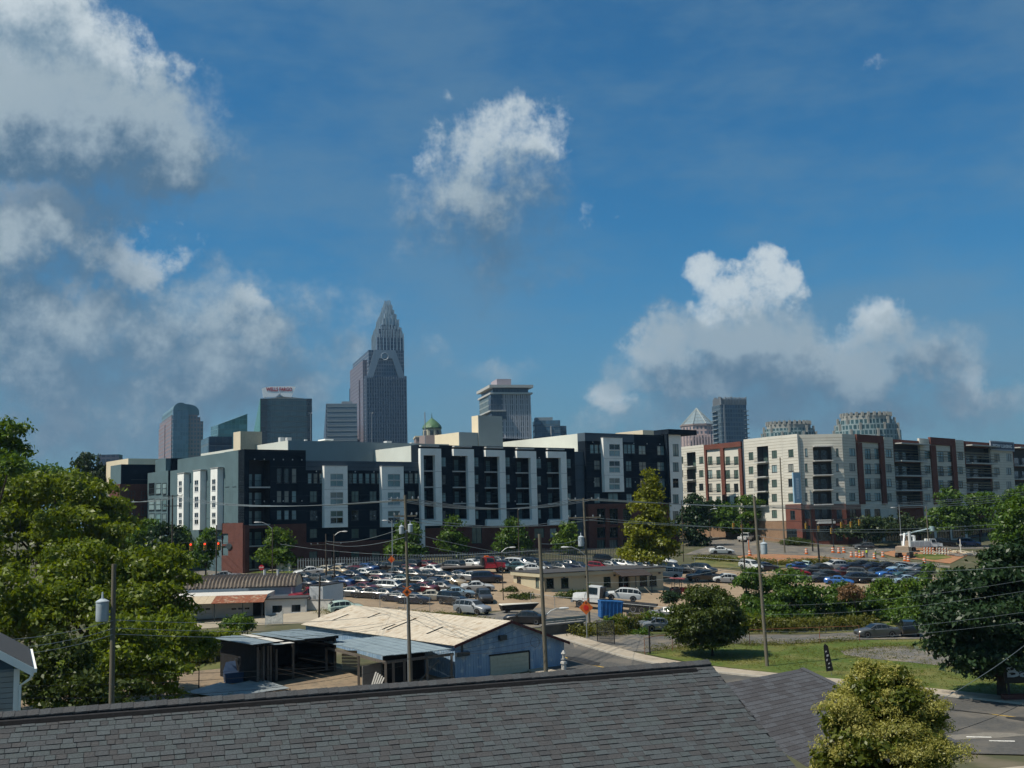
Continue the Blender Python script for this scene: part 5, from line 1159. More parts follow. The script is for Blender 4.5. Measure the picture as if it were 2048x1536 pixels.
# dense hedge trees between lot and lawn
HG = [(1520, 1260, 'green', 138, [(1520, 1190, 48, 40, 0), (1500, 1160, 26, 22, 0), (1560, 1200, 44, 40, 0), (1530, 1230, 60, 26, -2)], 'rounded bushy tree right of the lawn pole'),
      (1600, 1260, 'green', 139, [(1595, 1185, 50, 36, 0), (1570, 1150, 30, 16, 0), (1620, 1215, 46, 36, 0), (1590, 1240, 60, 20, -2)], 'bushy tree in the middle of the thicket'),
      (1690, 1258, 'green', 140, [(1690, 1200, 50, 34, 0), (1650, 1215, 40, 32, 0), (1720, 1225, 46, 30, 0)], 'bushy tree with tan seed heads beside it'),
      (1770, 1255, 'bright', 142, [(1770, 1190, 40, 32, 0), (1800, 1210, 40, 36, 0), (1750, 1225, 40, 26, 0), (1820, 1180, 28, 22, 0)], 'bright bushy tree left of the big dark evergreen'),
      (1840, 1258, 'green', 135, [(1840, 1220, 46, 36, 0), (1800, 1240, 36, 20, 0), (1870, 1170, 30, 40, 0)], 'bushy tree overhanging the black vehicle'),
      (1500, 1262, 'olive', 128, [(1495, 1245, 26, 16, 0), (1470, 1250, 18, 14, 0)], 'low scrub at the foot of the lawn pole thicket')]
for px, pb, m, Y, lb, l in HG: tree(px, pb, lb, Y, LM[m], l, leaf=.22, dens=1.1, trunk=.14)
tree(1700, 1258, [(1698, 1180, 18, 14, 0), (1712, 1188, 14, 12, 0), (1690, 1190, 14, 10, 0)], 136, LM['tan'], 'shrub with tan flower heads in the thicket', leaf=.16, trunk=.08, cat='shrub', name='shrub')
# dark evergreen on the right
tree(1985, 1400, [(2000, 1150, 62, 45, 0), (1960, 1190, 90, 55, 0), (2040, 1180, 80, 90, 0), (1930, 1230, 100, 45, -2), (2020, 1260, 110, 60, 0), (1920, 1280, 80, 35, 2), (1980, 1310, 90, 30, -2), (2085, 1275, 70, 35, 0), (2045, 1140, 40, 45, 2), (1890, 1200, 50, 50, 2), (1915, 1310, 60, 24, 0), (2010, 1335, 70, 22, 1), (1955, 1330, 60, 22, -1)], 84, LM['dark'], 'huge dark evergreen tree on the lawn at the right', leaf=.20, dens=1.15, trunk=.38, base=(gxy(1975, 84).x, 84, 0))
tree(2050, 1200, [(2030, 1090, 34, 60, 0), (2055, 1060, 40, 60, 0), (2010, 1130, 40, 30, 0)], 130, LM['green'], 'green tree behind the dark evergreen at the edge', leaf=.24, trunk=.2)
# round bush on the lawn
tree(1412, 1300, [(1410, 1215, 58, 36, 0), (1380, 1235, 44, 36, 0), (1445, 1235, 44, 36, 0), (1412, 1262, 62, 30, 0), (1400, 1190, 30, 18, 0), (1430, 1200, 26, 18, 0), (1412, 1280, 50, 22, -.5), (1370, 1262, 40, 26, 0), (1455, 1262, 38, 26, 0), (1412, 1230, 60, 40, -1)], 110, LM['bush'], 'big round dark bush on the lawn edge', leaf=.15, dens=1.25, trunk=.2, cat='bush', name='bush')
# golden shrub in the near right corner
def gold():
    b = P(1770, 1640, 22); o = empty('shrub', (b.x, b.y, 0), 0, 'large golden tipped shrub in the near right corner', 'shrub'); Y = 22; L_ = []
    for lx, ly, rx, ry, dy in ((1770, 1400, 85, 70, 0), (1720, 1450, 70, 70, -.3), (1820, 1440, 70, 60, 0), (1770, 1500, 120, 80, -.4), (1690, 1530, 60, 60, -.3), (1840, 1510, 60, 70, .2), (1770, 1620, 130, 100, 0), (1750, 1360, 45, 36, 0), (1800, 1380, 40, 40, 0)):
        q = P(lx, ly, Y+dy); k = Y/FPX; L_.append((q.x-b.x, q.y-b.y, q.z, rx*k, rx*k*.95, ry*k))
    p, n = shell(L_, 13000, .12, .1); leaf_cloud('crown', p, n, .027, LM['gold'], o, 10, .045, narrow=.40)
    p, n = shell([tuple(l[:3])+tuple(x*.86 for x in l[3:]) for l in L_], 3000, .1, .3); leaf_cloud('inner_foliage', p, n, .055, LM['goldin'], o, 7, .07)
    MB().tube([(0, 0, 0), (.05, 0, 3), (0, .1, 6), (0, 0, L_[0][2])], .16, 8, .05).build('trunk', M_BARK, o)
gold()
# weeds along kerbs and fences: nobody could count them
def weeds(name, pts, n, h, m, label, size=.12):
    c = []; nr = []; pl = [Vector(p) for p in pts]
    for _ in range(n):
        i = random.randrange(len(pl)-1); q = pl[i].lerp(pl[i+1], random.random()); x = q.x+random.gauss(0, .5); y = q.y+random.gauss(0, .7); c.append((x, y, H(x, y)+random.random()**1.5*h)); nr.append((0, 0, .6))
    o = leaf_cloud(name, np.array(c), np.array(nr), size, m, None, 6, .16, narrow=.3); tag(o, label, 'weeds', kind='stuff'); return o
weeds('weeds', [gp(1490, 1262), gp(1560, 1264), gp(1650, 1262), gp(1750, 1256)], 1500, 1.5, LM['weed'], 'tall pale weeds at the foot of the thicket', .2)
weeds('weeds', [gp(1230, 1262), gp(1290, 1258), gp(1330, 1262)], 700, 1.6, LM['weed'], 'green weeds along the creek by the driveway', .2)
weeds('weeds', [gp(1150, 1272), gp(1210, 1266), gp(1240, 1268)], 500, 1.0, LM['weed'], 'weeds around the pole beside the bridge wall', .18)
weeds('weeds', [gp(380, 1330), gp(420, 1322), gp(465, 1316)], 900, 1.3, LM['weed'], 'tall grass behind the chain fence by the burnt shed', .2)
weeds('weeds', [gp(380, 1300), gp(430, 1292), gp(465, 1290)], 800, 1.5, LM['olive'], 'leafy undergrowth left of the burnt shed', .22)
weeds('weeds', [gp(1390, 1118), gp(1470, 1124), gp(1560, 1130), gp(1650, 1125), gp(1780, 1130)], 1100, .8, LM['weed'], 'rough grass on the bank above the far cars', .25)
SB = [(1305, 1245, 28, 20, 126, 'bright', 'round bright shrub by the creek fence'), (1280, 1270, 22, 14, 122, 'green', 'low green shrub by the driveway gate'), (1230, 1248, 22, 16, 124, 'bright', 'feathery shrub beside the blue container'), (475, 1248, 30, 16, 122, 'bright', 'bright bush in front of the white garage'),
      (1184, 1178, 8, 7, 158, 'green', 'small topiary shrub before the beige office'), (1018, 1185, 20, 9, 158, 'bush', 'clipped hedge left of the beige office'), (1045, 1196, 26, 8, 152, 'bush', 'low hedge below the office corner'), (1165, 1190, 40, 9, 154, 'bush', 'hedge along the office front'), (1590, 1083, 30, 6, 238, 'bush', 'clipped hedge at the brick shop front'), (400, 1295, 30, 25, 96, 'olive', 'scrub bush left of the burnt shed'), (1340, 1195, 18, 12, 150, 'dark', 'dark shrub right of the office steps')]
for px, py, rx, ry, Y, m, l in SB: tree(px, py+ry, [(px, py, rx, ry, 0), (px+rx*.4, py+ry*.3, rx*.7, ry*.7, .5), (px-rx*.4, py+ry*.2, rx*.7, ry*.75, -.3)], Y, LM[m], l, leaf=.16, dens=1.2, trunk=.06, cat='shrub', name='shrub', limbs=False)

def tufts(poly, n, h, m, label, size):
    xs = [p[0] for p in poly]; ys = [p[1] for p in poly]; c = []
    def inside(x, y):
        r = False; j = len(poly)-1
        for i in range(len(poly)):
            if (poly[i][1] > y) != (poly[j][1] > y) and x < (poly[j][0]-poly[i][0])*(y-poly[i][1])/(poly[j][1]-poly[i][1])+poly[i][0]: r = not r
            j = i
        return r
    while len(c) < n:
        x, y = random.uniform(min(xs), max(xs)), random.uniform(min(ys), max(ys))
        if inside(x, y) and random.random() < .35+.65*(math.sin(x*.35)*math.sin(y*.5+x*.2) > 0): c.append((x, y, H(x, y)+.06+random.random()*h))
    o = leaf_cloud('grass_tufts', np.array(c), np.tile((0, .3, .6), (n, 1)), size, m, None, 5, .14, narrow=.25); tag(o, label, 'grass', kind='stuff')
tufts([gp(1300, 1304), gp(1420, 1290), gp(1560, 1291), gp(1710, 1283), gp(1850, 1281), (52, 92), (43, 76), (25, 98), (14, 110)], 5200, .06, LM['weed'], 'short grass tufts over the lawn', .085)
weeds('weeds', [gp(1680, 1303), gp(1780, 1294), gp(1900, 1304), gp(2000, 1324)], 500, .18, LM['weed'], 'weeds along the far edge of the gravel patch', .1)
weeds('weeds', [gp(1300, 1303), gp(1420, 1288), gp(1560, 1290), gp(1710, 1281)], 700, .35, LM['weed'], 'weeds along the fence between lawn and drive', .12)
weeds('weeds', [gp(640, 1226), gp(760, 1226), gp(900, 1232), (-2, 124)], 600, .4, LM['weed'], 'dry weeds at the front edge of the packed lot', .14)
weeds('weeds', [(-26, 92), (-18, 90), (-10, 92), (-6, 95)], 350, .3, LM['weed'], 'weeds growing in the dirt yard', .12)
# ------------------------------------------------------------------ vehicles
M_PAINT = mat('car_paint', (.5, .5, .5), .28, objcol=True, spec=.5, var=.10, scale=1.5, coat=.6)
M_CGLASS = glass_mat('car_glass', (.010, .014, .016), .10, .45, .2)
M_TYRE = mat('tyre_rubber', (.012, .012, .012), .9)
M_RIM = mat('wheel_rim', (.35, .35, .36), .35, metal=.7)
M_HEADL = mat('headlight_glass', (.55, .56, .55), .1, spec=.9)
M_TAIL = mat('tail_light', (.28, .012, .010), .2)
M_TRIM = mat('black_trim', (.015, .015, .016), .6)
PROFILE = {   # stations: x, bottom, belt height, top height, half width at belt, half width at top ; cabin from index a to b
    'sedan': dict(L=4.75, W=.90, wb=2.75, r=.33, st=[(-2.37, .42, .62, .70, .70, .62), (-2.30, .30, .72, .92, .82, .72), (-2.05, .24, .88, 1.02, .87, .76), (-1.45, .22, .92, 1.06, .90, .76), (-.85, .20, .93, 1.38, .90, .62), (-.25, .20, .92, 1.45, .90, .60), (.30, .20, .91, 1.41, .90, .61), (1.05, .20, .90, 1.00, .90, .74), (1.70, .22, .82, .93, .88, .74), (2.15, .26, .70, .82, .82, .70), (2.35, .38, .55, .66, .68, .60)], cab=(3, 7)),
    'suv': dict(L=4.75, W=.94, wb=2.80, r=.37, st=[(-2.36, .50, .85, .95, .78, .70), (-2.28, .38, .98, 1.30, .88, .74), (-1.95, .32, 1.04, 1.62, .92, .70), (-1.30, .30, 1.05, 1.70, .94, .68), (-.60, .28, 1.05, 1.72, .94, .67), (.10, .28, 1.04, 1.68, .94, .67), (.45, .28, 1.03, 1.62, .94, .68), (1.15, .28, 1.02, 1.14, .93, .78), (1.75, .30, .96, 1.07, .91, .78), (2.20, .34, .82, .95, .86, .74), (2.37, .46, .66, .78, .72, .64)], cab=(1, 7)),
    'hatch': dict(L=4.2, W=.88, wb=2.6, r=.32, st=[(-2.10, .42, .75, .85, .72, .64), (-2.02, .30, .86, 1.10, .83, .68), (-1.60, .24, .92, 1.42, .87, .62), (-.90, .22, .93, 1.50, .88, .60), (-.20, .20, .93, 1.51, .88, .60), (.25, .20, .92, 1.44, .88, .61), (1.00, .20, .90, 1.01, .88, .72), (1.60, .22, .82, .93, .86, .72), (1.95, .28, .70, .82, .80, .68), (2.10, .40, .56, .66, .66, .58)], cab=(1, 6)),
    'van': dict(L=5.1, W=.98, wb=3.05, r=.35, st=[(-2.55, .45, 1.0, 1.30, .86, .80), (-2.48, .32, 1.05, 1.70, .94, .80), (-1.9, .28, 1.06, 1.77, .97, .78), (-1.0, .26, 1.06, 1.79, .98, .77), (0, .26, 1.05, 1.77, .98, .77), (.65, .26, 1.04, 1.70, .97, .78), (1.55, .26, 1.02, 1.14, .95, .82), (2.1, .30, .92, 1.02, .90, .78), (2.42, .36, .78, .88, .82, .72), (2.55, .46, .62, .72, .70, .64)], cab=(1, 6)),
    'pickup': dict(L=5.7, W=1.0, wb=3.6, r=.40, st=[(-2.85, .62, 1.02, 1.10, .94, .92), (-2.80, .50, 1.06, 1.16, .97, .95), (-1.60, .45, 1.08, 1.17, .99, .96), (-.95, .44, 1.12, 1.20, 1.0, .94), (-.78, .42, 1.14, 1.84, 1.0, .74), (.10, .40, 1.14, 1.90, 1.0, .73), (.60, .40, 1.14, 1.86, 1.0, .74), (1.25, .42, 1.14, 1.24, .99, .88), (2.1, .45, 1.10, 1.18, .97, .88), (2.7, .5, 1.0, 1.10, .94, .86), (2.85, .58, .85, .98, .88, .80)], cab=(3, 7))}
def wheel_mesh():
    t = MB().lathe([(.20, -.11), (.30, -.115), (.335, -.09), (.335, .09), (.30, .115), (.20, .11)], 16); r = MB().lathe([(.02, .08), (.20, .112), (.215, .118), (.215, -.118), (.20, -.112), (.02, -.08)], 12)
    M_ = Matrix.Rotation(R(90), 4, 'X'); return t.xf(M_).mesh('wheel', M_TYRE), r.xf(M_).mesh('rim', M_RIM)
WHEEL, RIMM = wheel_mesh()
def car_proto(kind):
    p = PROFILE[kind]; st = p['st']; a, b = p['cab']; o = empty('car_prototype_'+kind)
    ring = []; body = MB(); sidewin = [MB(), MB()]; front = MB(); rear = MB()
    def sec(s):
        x, zb, zm, zt, w, wt = s; zmid = zb+(zm-zb)*.45
        right = [(x, -w*.94, zb), (x, -w*1.0, zmid), (x, -w*.99, zm-.04), (x, -w*.955, zm), (x, -wt, zt-.03), (x, -wt*.86, zt)]
        return right+[(q[0], -q[1], q[2]) for q in reversed(right)]
    rings = [sec(s) for s in st]; n = 12; vs = [v for r in rings for v in r]; fs = []; gl = []
    for i in range(len(rings)-1):
        for k in range(n):
            f = (i*n+k, i*n+(k+1) % n, (i+1)*n+(k+1) % n, (i+1)*n+k); cab = a <= i < b
            if cab and k in (3, 7): gl.append((f, i, k))
            fs.append(f)
    fs += [tuple(range(n-1, -1, -1)), tuple((len(rings)-1)*n+k for k in range(n))]
    # wheel arches: dark discs, body sheet stays closed
    body.add(vs, [tuple(reversed(f)) for f in fs], True)
    bm_ = body.mesh('body', M_PAINT, 32); mesh_obj('body', bm_, o)
    def shrink(q, t, off):
        c = sum(q, Vector())/4; nrm = (q[1]-q[0]).cross(q[3]-q[0]); nrm.normalize(); 
        if nrm.dot(c-Vector((c.x, 0, .8))) < 0: nrm = -nrm
        L2 = lambda s_, t_: q[0].lerp(q[3], s_).lerp(q[1].lerp(q[2], s_), t_)
        return [L2(.04, .14)+nrm*off, L2(.04, .90)+nrm*off, L2(.96, .90)+nrm*off, L2(.96, .14)+nrm*off]
    for side, k in ((0, 3), (1, 7)):
        for i in range(a, b):
            f = [Vector(vs[j]) for j in (i*n+k, i*n+k+1, (i+1)*n+k+1, (i+1)*n+k)]
            if abs(f[1].z-f[0].z) < .12 and abs(f[2].z-f[3].z) < .12: continue
            q = shrink(f, .84, .012); sidewin[side].add(q, [(0, 1, 2, 3)])
        if sidewin[side].v: sidewin[side].build('side_window', M_CGLASS, o)
    # windscreen and rear window across the roof edge
    for i, nm in ((b-1, 'windscreen'), (a, 'rear_window')):
        q = [Vector(vs[i*n+5]), Vector(vs[i*n+6]), Vector(vs[(i+1)*n+6]), Vector(vs[(i+1)*n+5])]
        if nm == 'rear_window' and kind in ('suv', 'van', 'hatch'): q = [Vector(vs[(a)*n+5]), Vector(vs[a*n+6]), Vector(vs[(a+1)*n+6]), Vector(vs[(a+1)*n+5])]
        c = sum(q, Vector())/4; nrm = (q[1]-q[0]).cross(q[3]-q[0]).normalized(); nrm = nrm if nrm.z > 0 else -nrm
        q = [c+Vector(((x-c).x*.86, (x-c).y*1.08, (x-c).z*.86))+nrm*.014 for x in q]; MB().quad(*q).build(nm, M_CGLASS, o)
    for sx in (-1, 1):
        for sy in (-1, 1):
            w = mesh_obj('wheel', WHEEL, o); s = p['r']/.335; w.scale = (s, 1, s); w.location = (sx*p['wb']/2+.05, sy*(p['W']-.10), p['r']); mesh_obj('rim', RIMM, w)
    mb = MB()
    for sx in (-1, 1):
        for sy in (-1, 1):
            pts = [(sx*p['wb']/2+.05+(p['r']+.07)*math.cos(t), sy*(p['W']*.985), p['r']+(p['r']+.07)*math.sin(t)) for t in np.linspace(0, math.pi, 9)]
            c = (sx*p['wb']/2+.05, sy*(p['W']*.985), p['r']); q = [(x, sy*(p['W']*1.0+.008), z) for x, _, z in pts]; mb.add(q, [tuple(range(9)) if sy < 0 else tuple(range(8, -1, -1))])
    mb.build('wheel_arches', M_TRIM, o)
    s0 = st[-2]; s1 = st[1]
    for sy in (-1, 1):
        MB().box((s0[0]-.10, sy*s0[4]*.58-.17, s0[2]-.10), (s0[0]+.09, sy*s0[4]*.58+.17, s0[2]+.03)).build('headlight', M_HEADL, o)
        MB().box((s1[0]-.05, sy*s1[4]*.66-.15, s1[2]-.16), (s1[0]+.10, sy*s1[4]*.66+.17, s1[2]+.02)).build('tail_light', M_TAIL, o)
        MB().box((st[b][0]-.35, sy*(p['W']+.02), st[b][2]-.02), (st[b][0]-.18, sy*(p['W']+.19), st[b][2]+.12)).build('mirror', M_TRIM, o)
    MB().box((s0[0]+.02, -s0[4]*.45, s0[1]+.08), (st[-1][0]+.02, s0[4]*.45, s0[2]-.16)).build('grille', M_TRIM, o)
    if kind == 'pickup': MB().box((-2.72, -.84, 1.0), (-1.02, .84, 1.178)).build('load_bed', M_TRIM, o)
    return o
PROTO = {k: car_proto(k) for k in PROFILE}; USED = set()
CARC = {'white': (.52, .53, .52), 'cream': (.48, .44, .35), 'silver': (.20, .215, .23), 'grey': (.075, .08, .085), 'dark grey': (.035, .037, .04), 'black': (.008, .008, .010), 'navy': (.008, .014, .035), 'blue': (.015, .05, .16), 'bright blue': (.02, .10, .32),
        'red': (.22, .008, .012), 'maroon': (.09, .010, .014), 'teal': (.03, .075, .085), 'beige': (.36, .29, .19), 'pale green': (.40, .50, .42), 'pale blue': (.22, .31, .38)}
def setcol(o, c):
    if o.type == 'MESH' and o.name.startswith('body'): o.color = (*c, 1)
    for ch in o.children: setcol(ch, c)
def car(kind, colour, loc, heading, label, group=None, cat='car', pitch=0.0, dz=0.0):
    src = PROTO[kind]
    if kind not in USED: o = src; USED.add(kind)
    else: o = copy_tree(src)
    nm = {'sedan': 'parked_sedan', 'suv': 'parked_suv', 'hatch': 'parked_hatchback', 'van': 'parked_minivan', 'pickup': 'parked_pickup'}[kind]; o.name = nm
    for k in ('group',):
        if k in o: del o[k]
    x, y = loc[0], loc[1]; a = R(heading); e = 1.6; dx = math.cos(a)*e; dy = math.sin(a)*e
    slope = math.atan2(H(x+dx, y+dy)-H(x-dx, y-dy), 2*e); z = (H(x+dx, y+dy)+H(x-dx, y-dy))/2
    side = math.atan2(H(x-dy*.5, y+dx*.5)-H(x+dy*.5, y-dx*.5), e)
    o.location = (x, y, z+.06+dz); o.rotation_mode = 'XYZ'; o.rotation_euler = (side, -slope-pitch, a)
    tag(o, label, {'sedan': 'car', 'suv': 'SUV', 'hatch': 'car', 'van': 'minivan', 'pickup': 'pickup truck'}[kind], group)
    j = random.uniform(.85, 1.15); setcol(o, tuple(c*j for c in CARC[colour])); return o
NTH = ['first', 'second', 'third', 'fourth', 'fifth', 'sixth', 'seventh', 'eighth', 'ninth', 'tenth', 'eleventh', 'twelfth', 'thirteenth', 'fourteenth', 'fifteenth', 'sixteenth', 'seventeenth', 'eighteenth', 'nineteenth', 'twentieth']
KN = {'sedan': 'sedan', 'suv': 'SUV', 'hatch': 'hatchback', 'van': 'minivan', 'pickup': 'pickup'}
K = {'s': 'sedan', 'u': 'suv', 'h': 'hatch', 'v': 'van', 'p': 'pickup'}
PLACED = []
def row(rowname, group, items, head):
    items = sorted(items, key=lambda t: t[0])
    for i, t in enumerate(items):
        px, py, k, c = t[:4]; hd = t[4] if len(t) > 4 else head+random.uniform(-5, 5); q = G(px, py-2)
        # keep neighbours from overlapping: nudge along the row
        for _ in range(24):
            hit = [r for r in PLACED if (r-Vector((q.x, q.y))).length < 2.45]
            if not hit: break
            v = Vector((q.x, q.y))-hit[0]; v = v.normalized() if v.length > .01 else Vector((1, 0)); q = Vector((q.x+v.x*.35, q.y+v.y*.35, 0))
        PLACED.append(Vector((q.x, q.y)))
        car(K[k], c, (q.x, q.y), hd, '%s %s, %s from the left in the %s' % (c, KN[K[k]], NTH[i], rowname), group)
g = 'cars packed in the left half of the lot'
row('back row of the packed left lot', g, [(617, 1154, 's', 'white', 200), (641, 1152, 's', 'cream'), (664, 1152, 's', 'beige'), (678, 1147, 's', 'silver'), (700, 1153, 'h', 'maroon'), (712, 1144, 's', 'grey'), (730, 1147, 's', 'blue'), (745, 1142, 's', 'dark grey'), (765, 1143, 's', 'navy'), (786, 1146, 'u', 'black'), (803, 1148, 's', 'maroon'), (818, 1141, 'u', 'dark grey'), (836, 1141, 's', 'maroon'), (868, 1151, 's', 'white', -35), (902, 1143, 'u', 'grey'), (940, 1138, 's', 'white'), (962, 1134, 'u', 'dark grey'), (985, 1133, 's', 'grey')], 150)
row('second row of the packed left lot', g, [(604, 1166, 's', 'dark grey'), (626, 1167, 's', 'grey'), (655, 1164, 's', 'black'), (690, 1162, 's', 'navy'), (722, 1158, 's', 'white'), (752, 1161, 's', 'dark grey'), (790, 1156, 's', 'black'), (822, 1160, 's', 'dark grey'), (846, 1161, 's', 'dark grey'), (872, 1163, 's', 'black'), (897, 1163, 's', 'navy'), (934, 1163, 's', 'silver', -25), (974, 1168, 'u', 'navy', 5)], 155)
row('third row of the packed left lot', g, [(606, 1179, 's', 'navy'), (640, 1177, 's', 'dark grey'), (672, 1175, 's', 'blue'), (706, 1174, 's', 'black'), (740, 1173, 's', 'maroon'), (772, 1169, 's', 'silver'), (797, 1171, 's', 'teal'), (834, 1174, 's', 'black'), (862, 1176, 's', 'navy'), (902, 1174, 's', 'beige', -30), (955, 1185, 's', 'white', 8)], 155)
row('fourth row of the packed left lot', g, [(725, 1187, 's', 'maroon'), (752, 1184, 's', 'dark grey'), (782, 1186, 'u', 'white', -20), (808, 1190, 'h', 'navy'), (836, 1188, 's', 'maroon'), (861, 1183, 's', 'grey', -25), (885, 1186, 's', 'grey', -20), (915, 1198, 's', 'pale blue', 4)], 150)
row('front row of the packed left lot', g, [(702, 1196, 's', 'grey'), (728, 1198, 's', 'black'), (757, 1200, 's', 'dark grey', -20), (785, 1204, 's', 'navy'), (826, 1210, 's', 'navy', -15), (866, 1204, 's', 'cream', 3), (905, 1212, 'u', 'black', -50), (968, 1207, 'u', 'dark grey', -80)], 160)
g = 'cars parked behind the beige office'
row('row behind the beige office', g, [(1006, 1141, 's', 'navy'), (1024, 1140, 'u', 'white', -20), (1036, 1143, 's', 'teal', 0), (1058, 1147, 's', 'white', 170), (1063, 1139, 'u', 'black'), (1082, 1142, 's', 'dark grey'), (1100, 1143, 's', 'black'), (1120, 1145, 's', 'dark grey'), (1140, 1140, 's', 'black'), (1156, 1144, 's', 'navy'), (1197, 1145, 'h', 'red', -10), (1222, 1142, 's', 'grey'), (1246, 1142, 'u', 'white', -30), (1270, 1143, 's', 'dark grey'), (1292, 1143, 's', 'grey'), (1212, 1131, 'u', 'black', 0)], -40)
g = 'cars parked at the right end of the office'
row('group right of the beige office', g, [(1316, 1143, 's', 'white', -40), (1328, 1134, 'u', 'white', -30), (1344, 1148, 'u', 'black', -40), (1368, 1148, 's', 'dark grey', -45), (1399, 1149, 'u', 'black', -40), (1331, 1158, 'v', 'white', 185), (1407, 1166, 'p', 'black', 205), (1449, 1168, 'hatch'[0], 'white', 188), (1502, 1142, 'u', 'white', -60), (1531, 1143, 's', 'navy', 20)], -40)
g = 'cars packed in the right part of the lot'
row('back row of the right lot', g, [(1599, 1143, 's', 'blue', 20), (1612, 1140, 's', 'pale green', 60), (1640, 1145, 's', 'dark grey'), (1668, 1141, 'u', 'white'), (1702, 1143, 's', 'navy'), (1722, 1138, 's', 'black'), (1738, 1141, 's', 'navy'), (1757, 1142, 's', 'dark grey'), (1776, 1142, 's', 'black'), (1796, 1144, 's', 'pale blue'), (1818, 1146, 's', 'silver'), (1838, 1148, 'u', 'grey')], 200)
row('middle row of the right lot', g, [(1593, 1155, 's', 'red', 10), (1622, 1152, 's', 'dark grey'), (1652, 1158, 's', 'black'), (1683, 1154, 's', 'maroon'), (1710, 1154, 's', 'blue'), (1722, 1158, 'u', 'grey', -20), (1750, 1154, 's', 'navy'), (1770, 1156, 's', 'bright blue'), (1792, 1157, 's', 'teal'), (1815, 1158, 's', 'dark grey')], 200)
row('front row of the right lot', g, [(1640, 1166, 's', 'dark grey', 200), (1678, 1172, 's', 'bright blue', -20), (1706, 1168, 'u', 'navy', 190), (1738, 1168, 's', 'black', 200), (1774, 1170, 's', 'silver', 190), (1800, 1170, 's', 'pale blue', 190)], 200)
# single cars
for k, c, px, py, hd, l in (('suv', 'silver', 945, 1229, -38, 'grey SUV leaving the lot by the access road'), ('sedan', 'black', 1050, 1248, 172, 'black sedan on the access road by the guard rail'), ('sedan', 'silver', 1336, 1238, 150, 'silver sedan half hidden by the round bush'), ('hatch', 'pale green', 692, 1226, 20, 'pale green car behind the tan warehouse roof'),
                        ('sedan', 'grey', 1754, 1275, 187, 'grey crashed sedan parked on the gravel drive by the lawn'), ('suv', 'black', 1816, 1271, 80, 'black SUV backed under the evergreen tree'), ('sedan', 'white', 1443, 1108, 0, 'white sedan waiting at the crossroads verge'), ('hatch', 'grey', 1727, 1099, 188, 'grey wagon driving past the brick corner'),
                        ('suv', 'pale blue', 333, 1150, -100, 'pale van coming down the back street'), ('sedan', 'silver', 452, 1161, 5, 'silver car behind the ribbed curved roof'), ('suv', 'blue', 1938, 1093, 0, 'blue SUV parked before the right wing'), ('suv', 'black', 1888, 1093, 0, 'black SUV parked before the right wing'), ('pickup', 'white', 1492, 1083, 60, 'white pickup truck in the street by the cream block'), ('pickup', 'red', 622, 1204, 200, 'red pickup truck beside the white trailer'), ('sedan', 'silver', 1318, 1262, 20, 'silver car behind the chain fence by the driveway')):
    q = G(px, py); car(k, c, (q.x, q.y), hd, l)
# ------------------------------------------------------------------ sheds, garage, office
M_TANROOF = mat('tan_roof_sheet', (.52, .455, .36), .7, var=.10, scale=.5, dirt=((.36, .27, .18), 1.3, .52, .74), stretch=(1, 1, 1))
M_BLUEW = mat('blue_corrugated', (.16, .25, .37), .7, scale=2.2, col2=(.27, .38, .50), dirt=((.42, .48, .52), 1.6, .56, .70), stretch=(1, 1, .12))
M_BLUER = mat('blue_grey_roof_sheet', (.21, .26, .285), .5, var=.12, scale=.8, metal=.2, dirt=((.13, .17, .19), .9, .55, .8))
M_WOOD = mat('weathered_wood', (.11, .095, .08), .9, var=.3, scale=3, stretch=(3, 3, .4))
M_CHAR = mat('charred_board', (.012, .012, .013), .9, var=.4, scale=2, stretch=(3, 3, .4))
M_TRIMR = mat('oxblood_trim', (.07, .018, .018), .7)
M_DOORC = mat('cream_roller_door', (.40, .40, .32), .7, var=.1)
M_RUST = mat('rusty_sheet', (.20, .07, .035), .85, var=.3, scale=2.2, dirt=((.34, .26, .18), 1.6, .52, .7))
M_WHITEW = mat('white_wall', (.52, .50, .46), .85, var=.08, scale=.8, dirt=((.38, .36, .32), .8, .55, .85))
M_GREYW = mat('grey_blue_wall', (.24, .29, .34), .85, var=.08)
M_ASPSH = mat('dark_felt_roof', (.05, .05, .052), .95, var=.2, scale=2)
M_CONCW = mat('concrete_wall', (.20, .19, .175), .9, var=.15, scale=1.5)

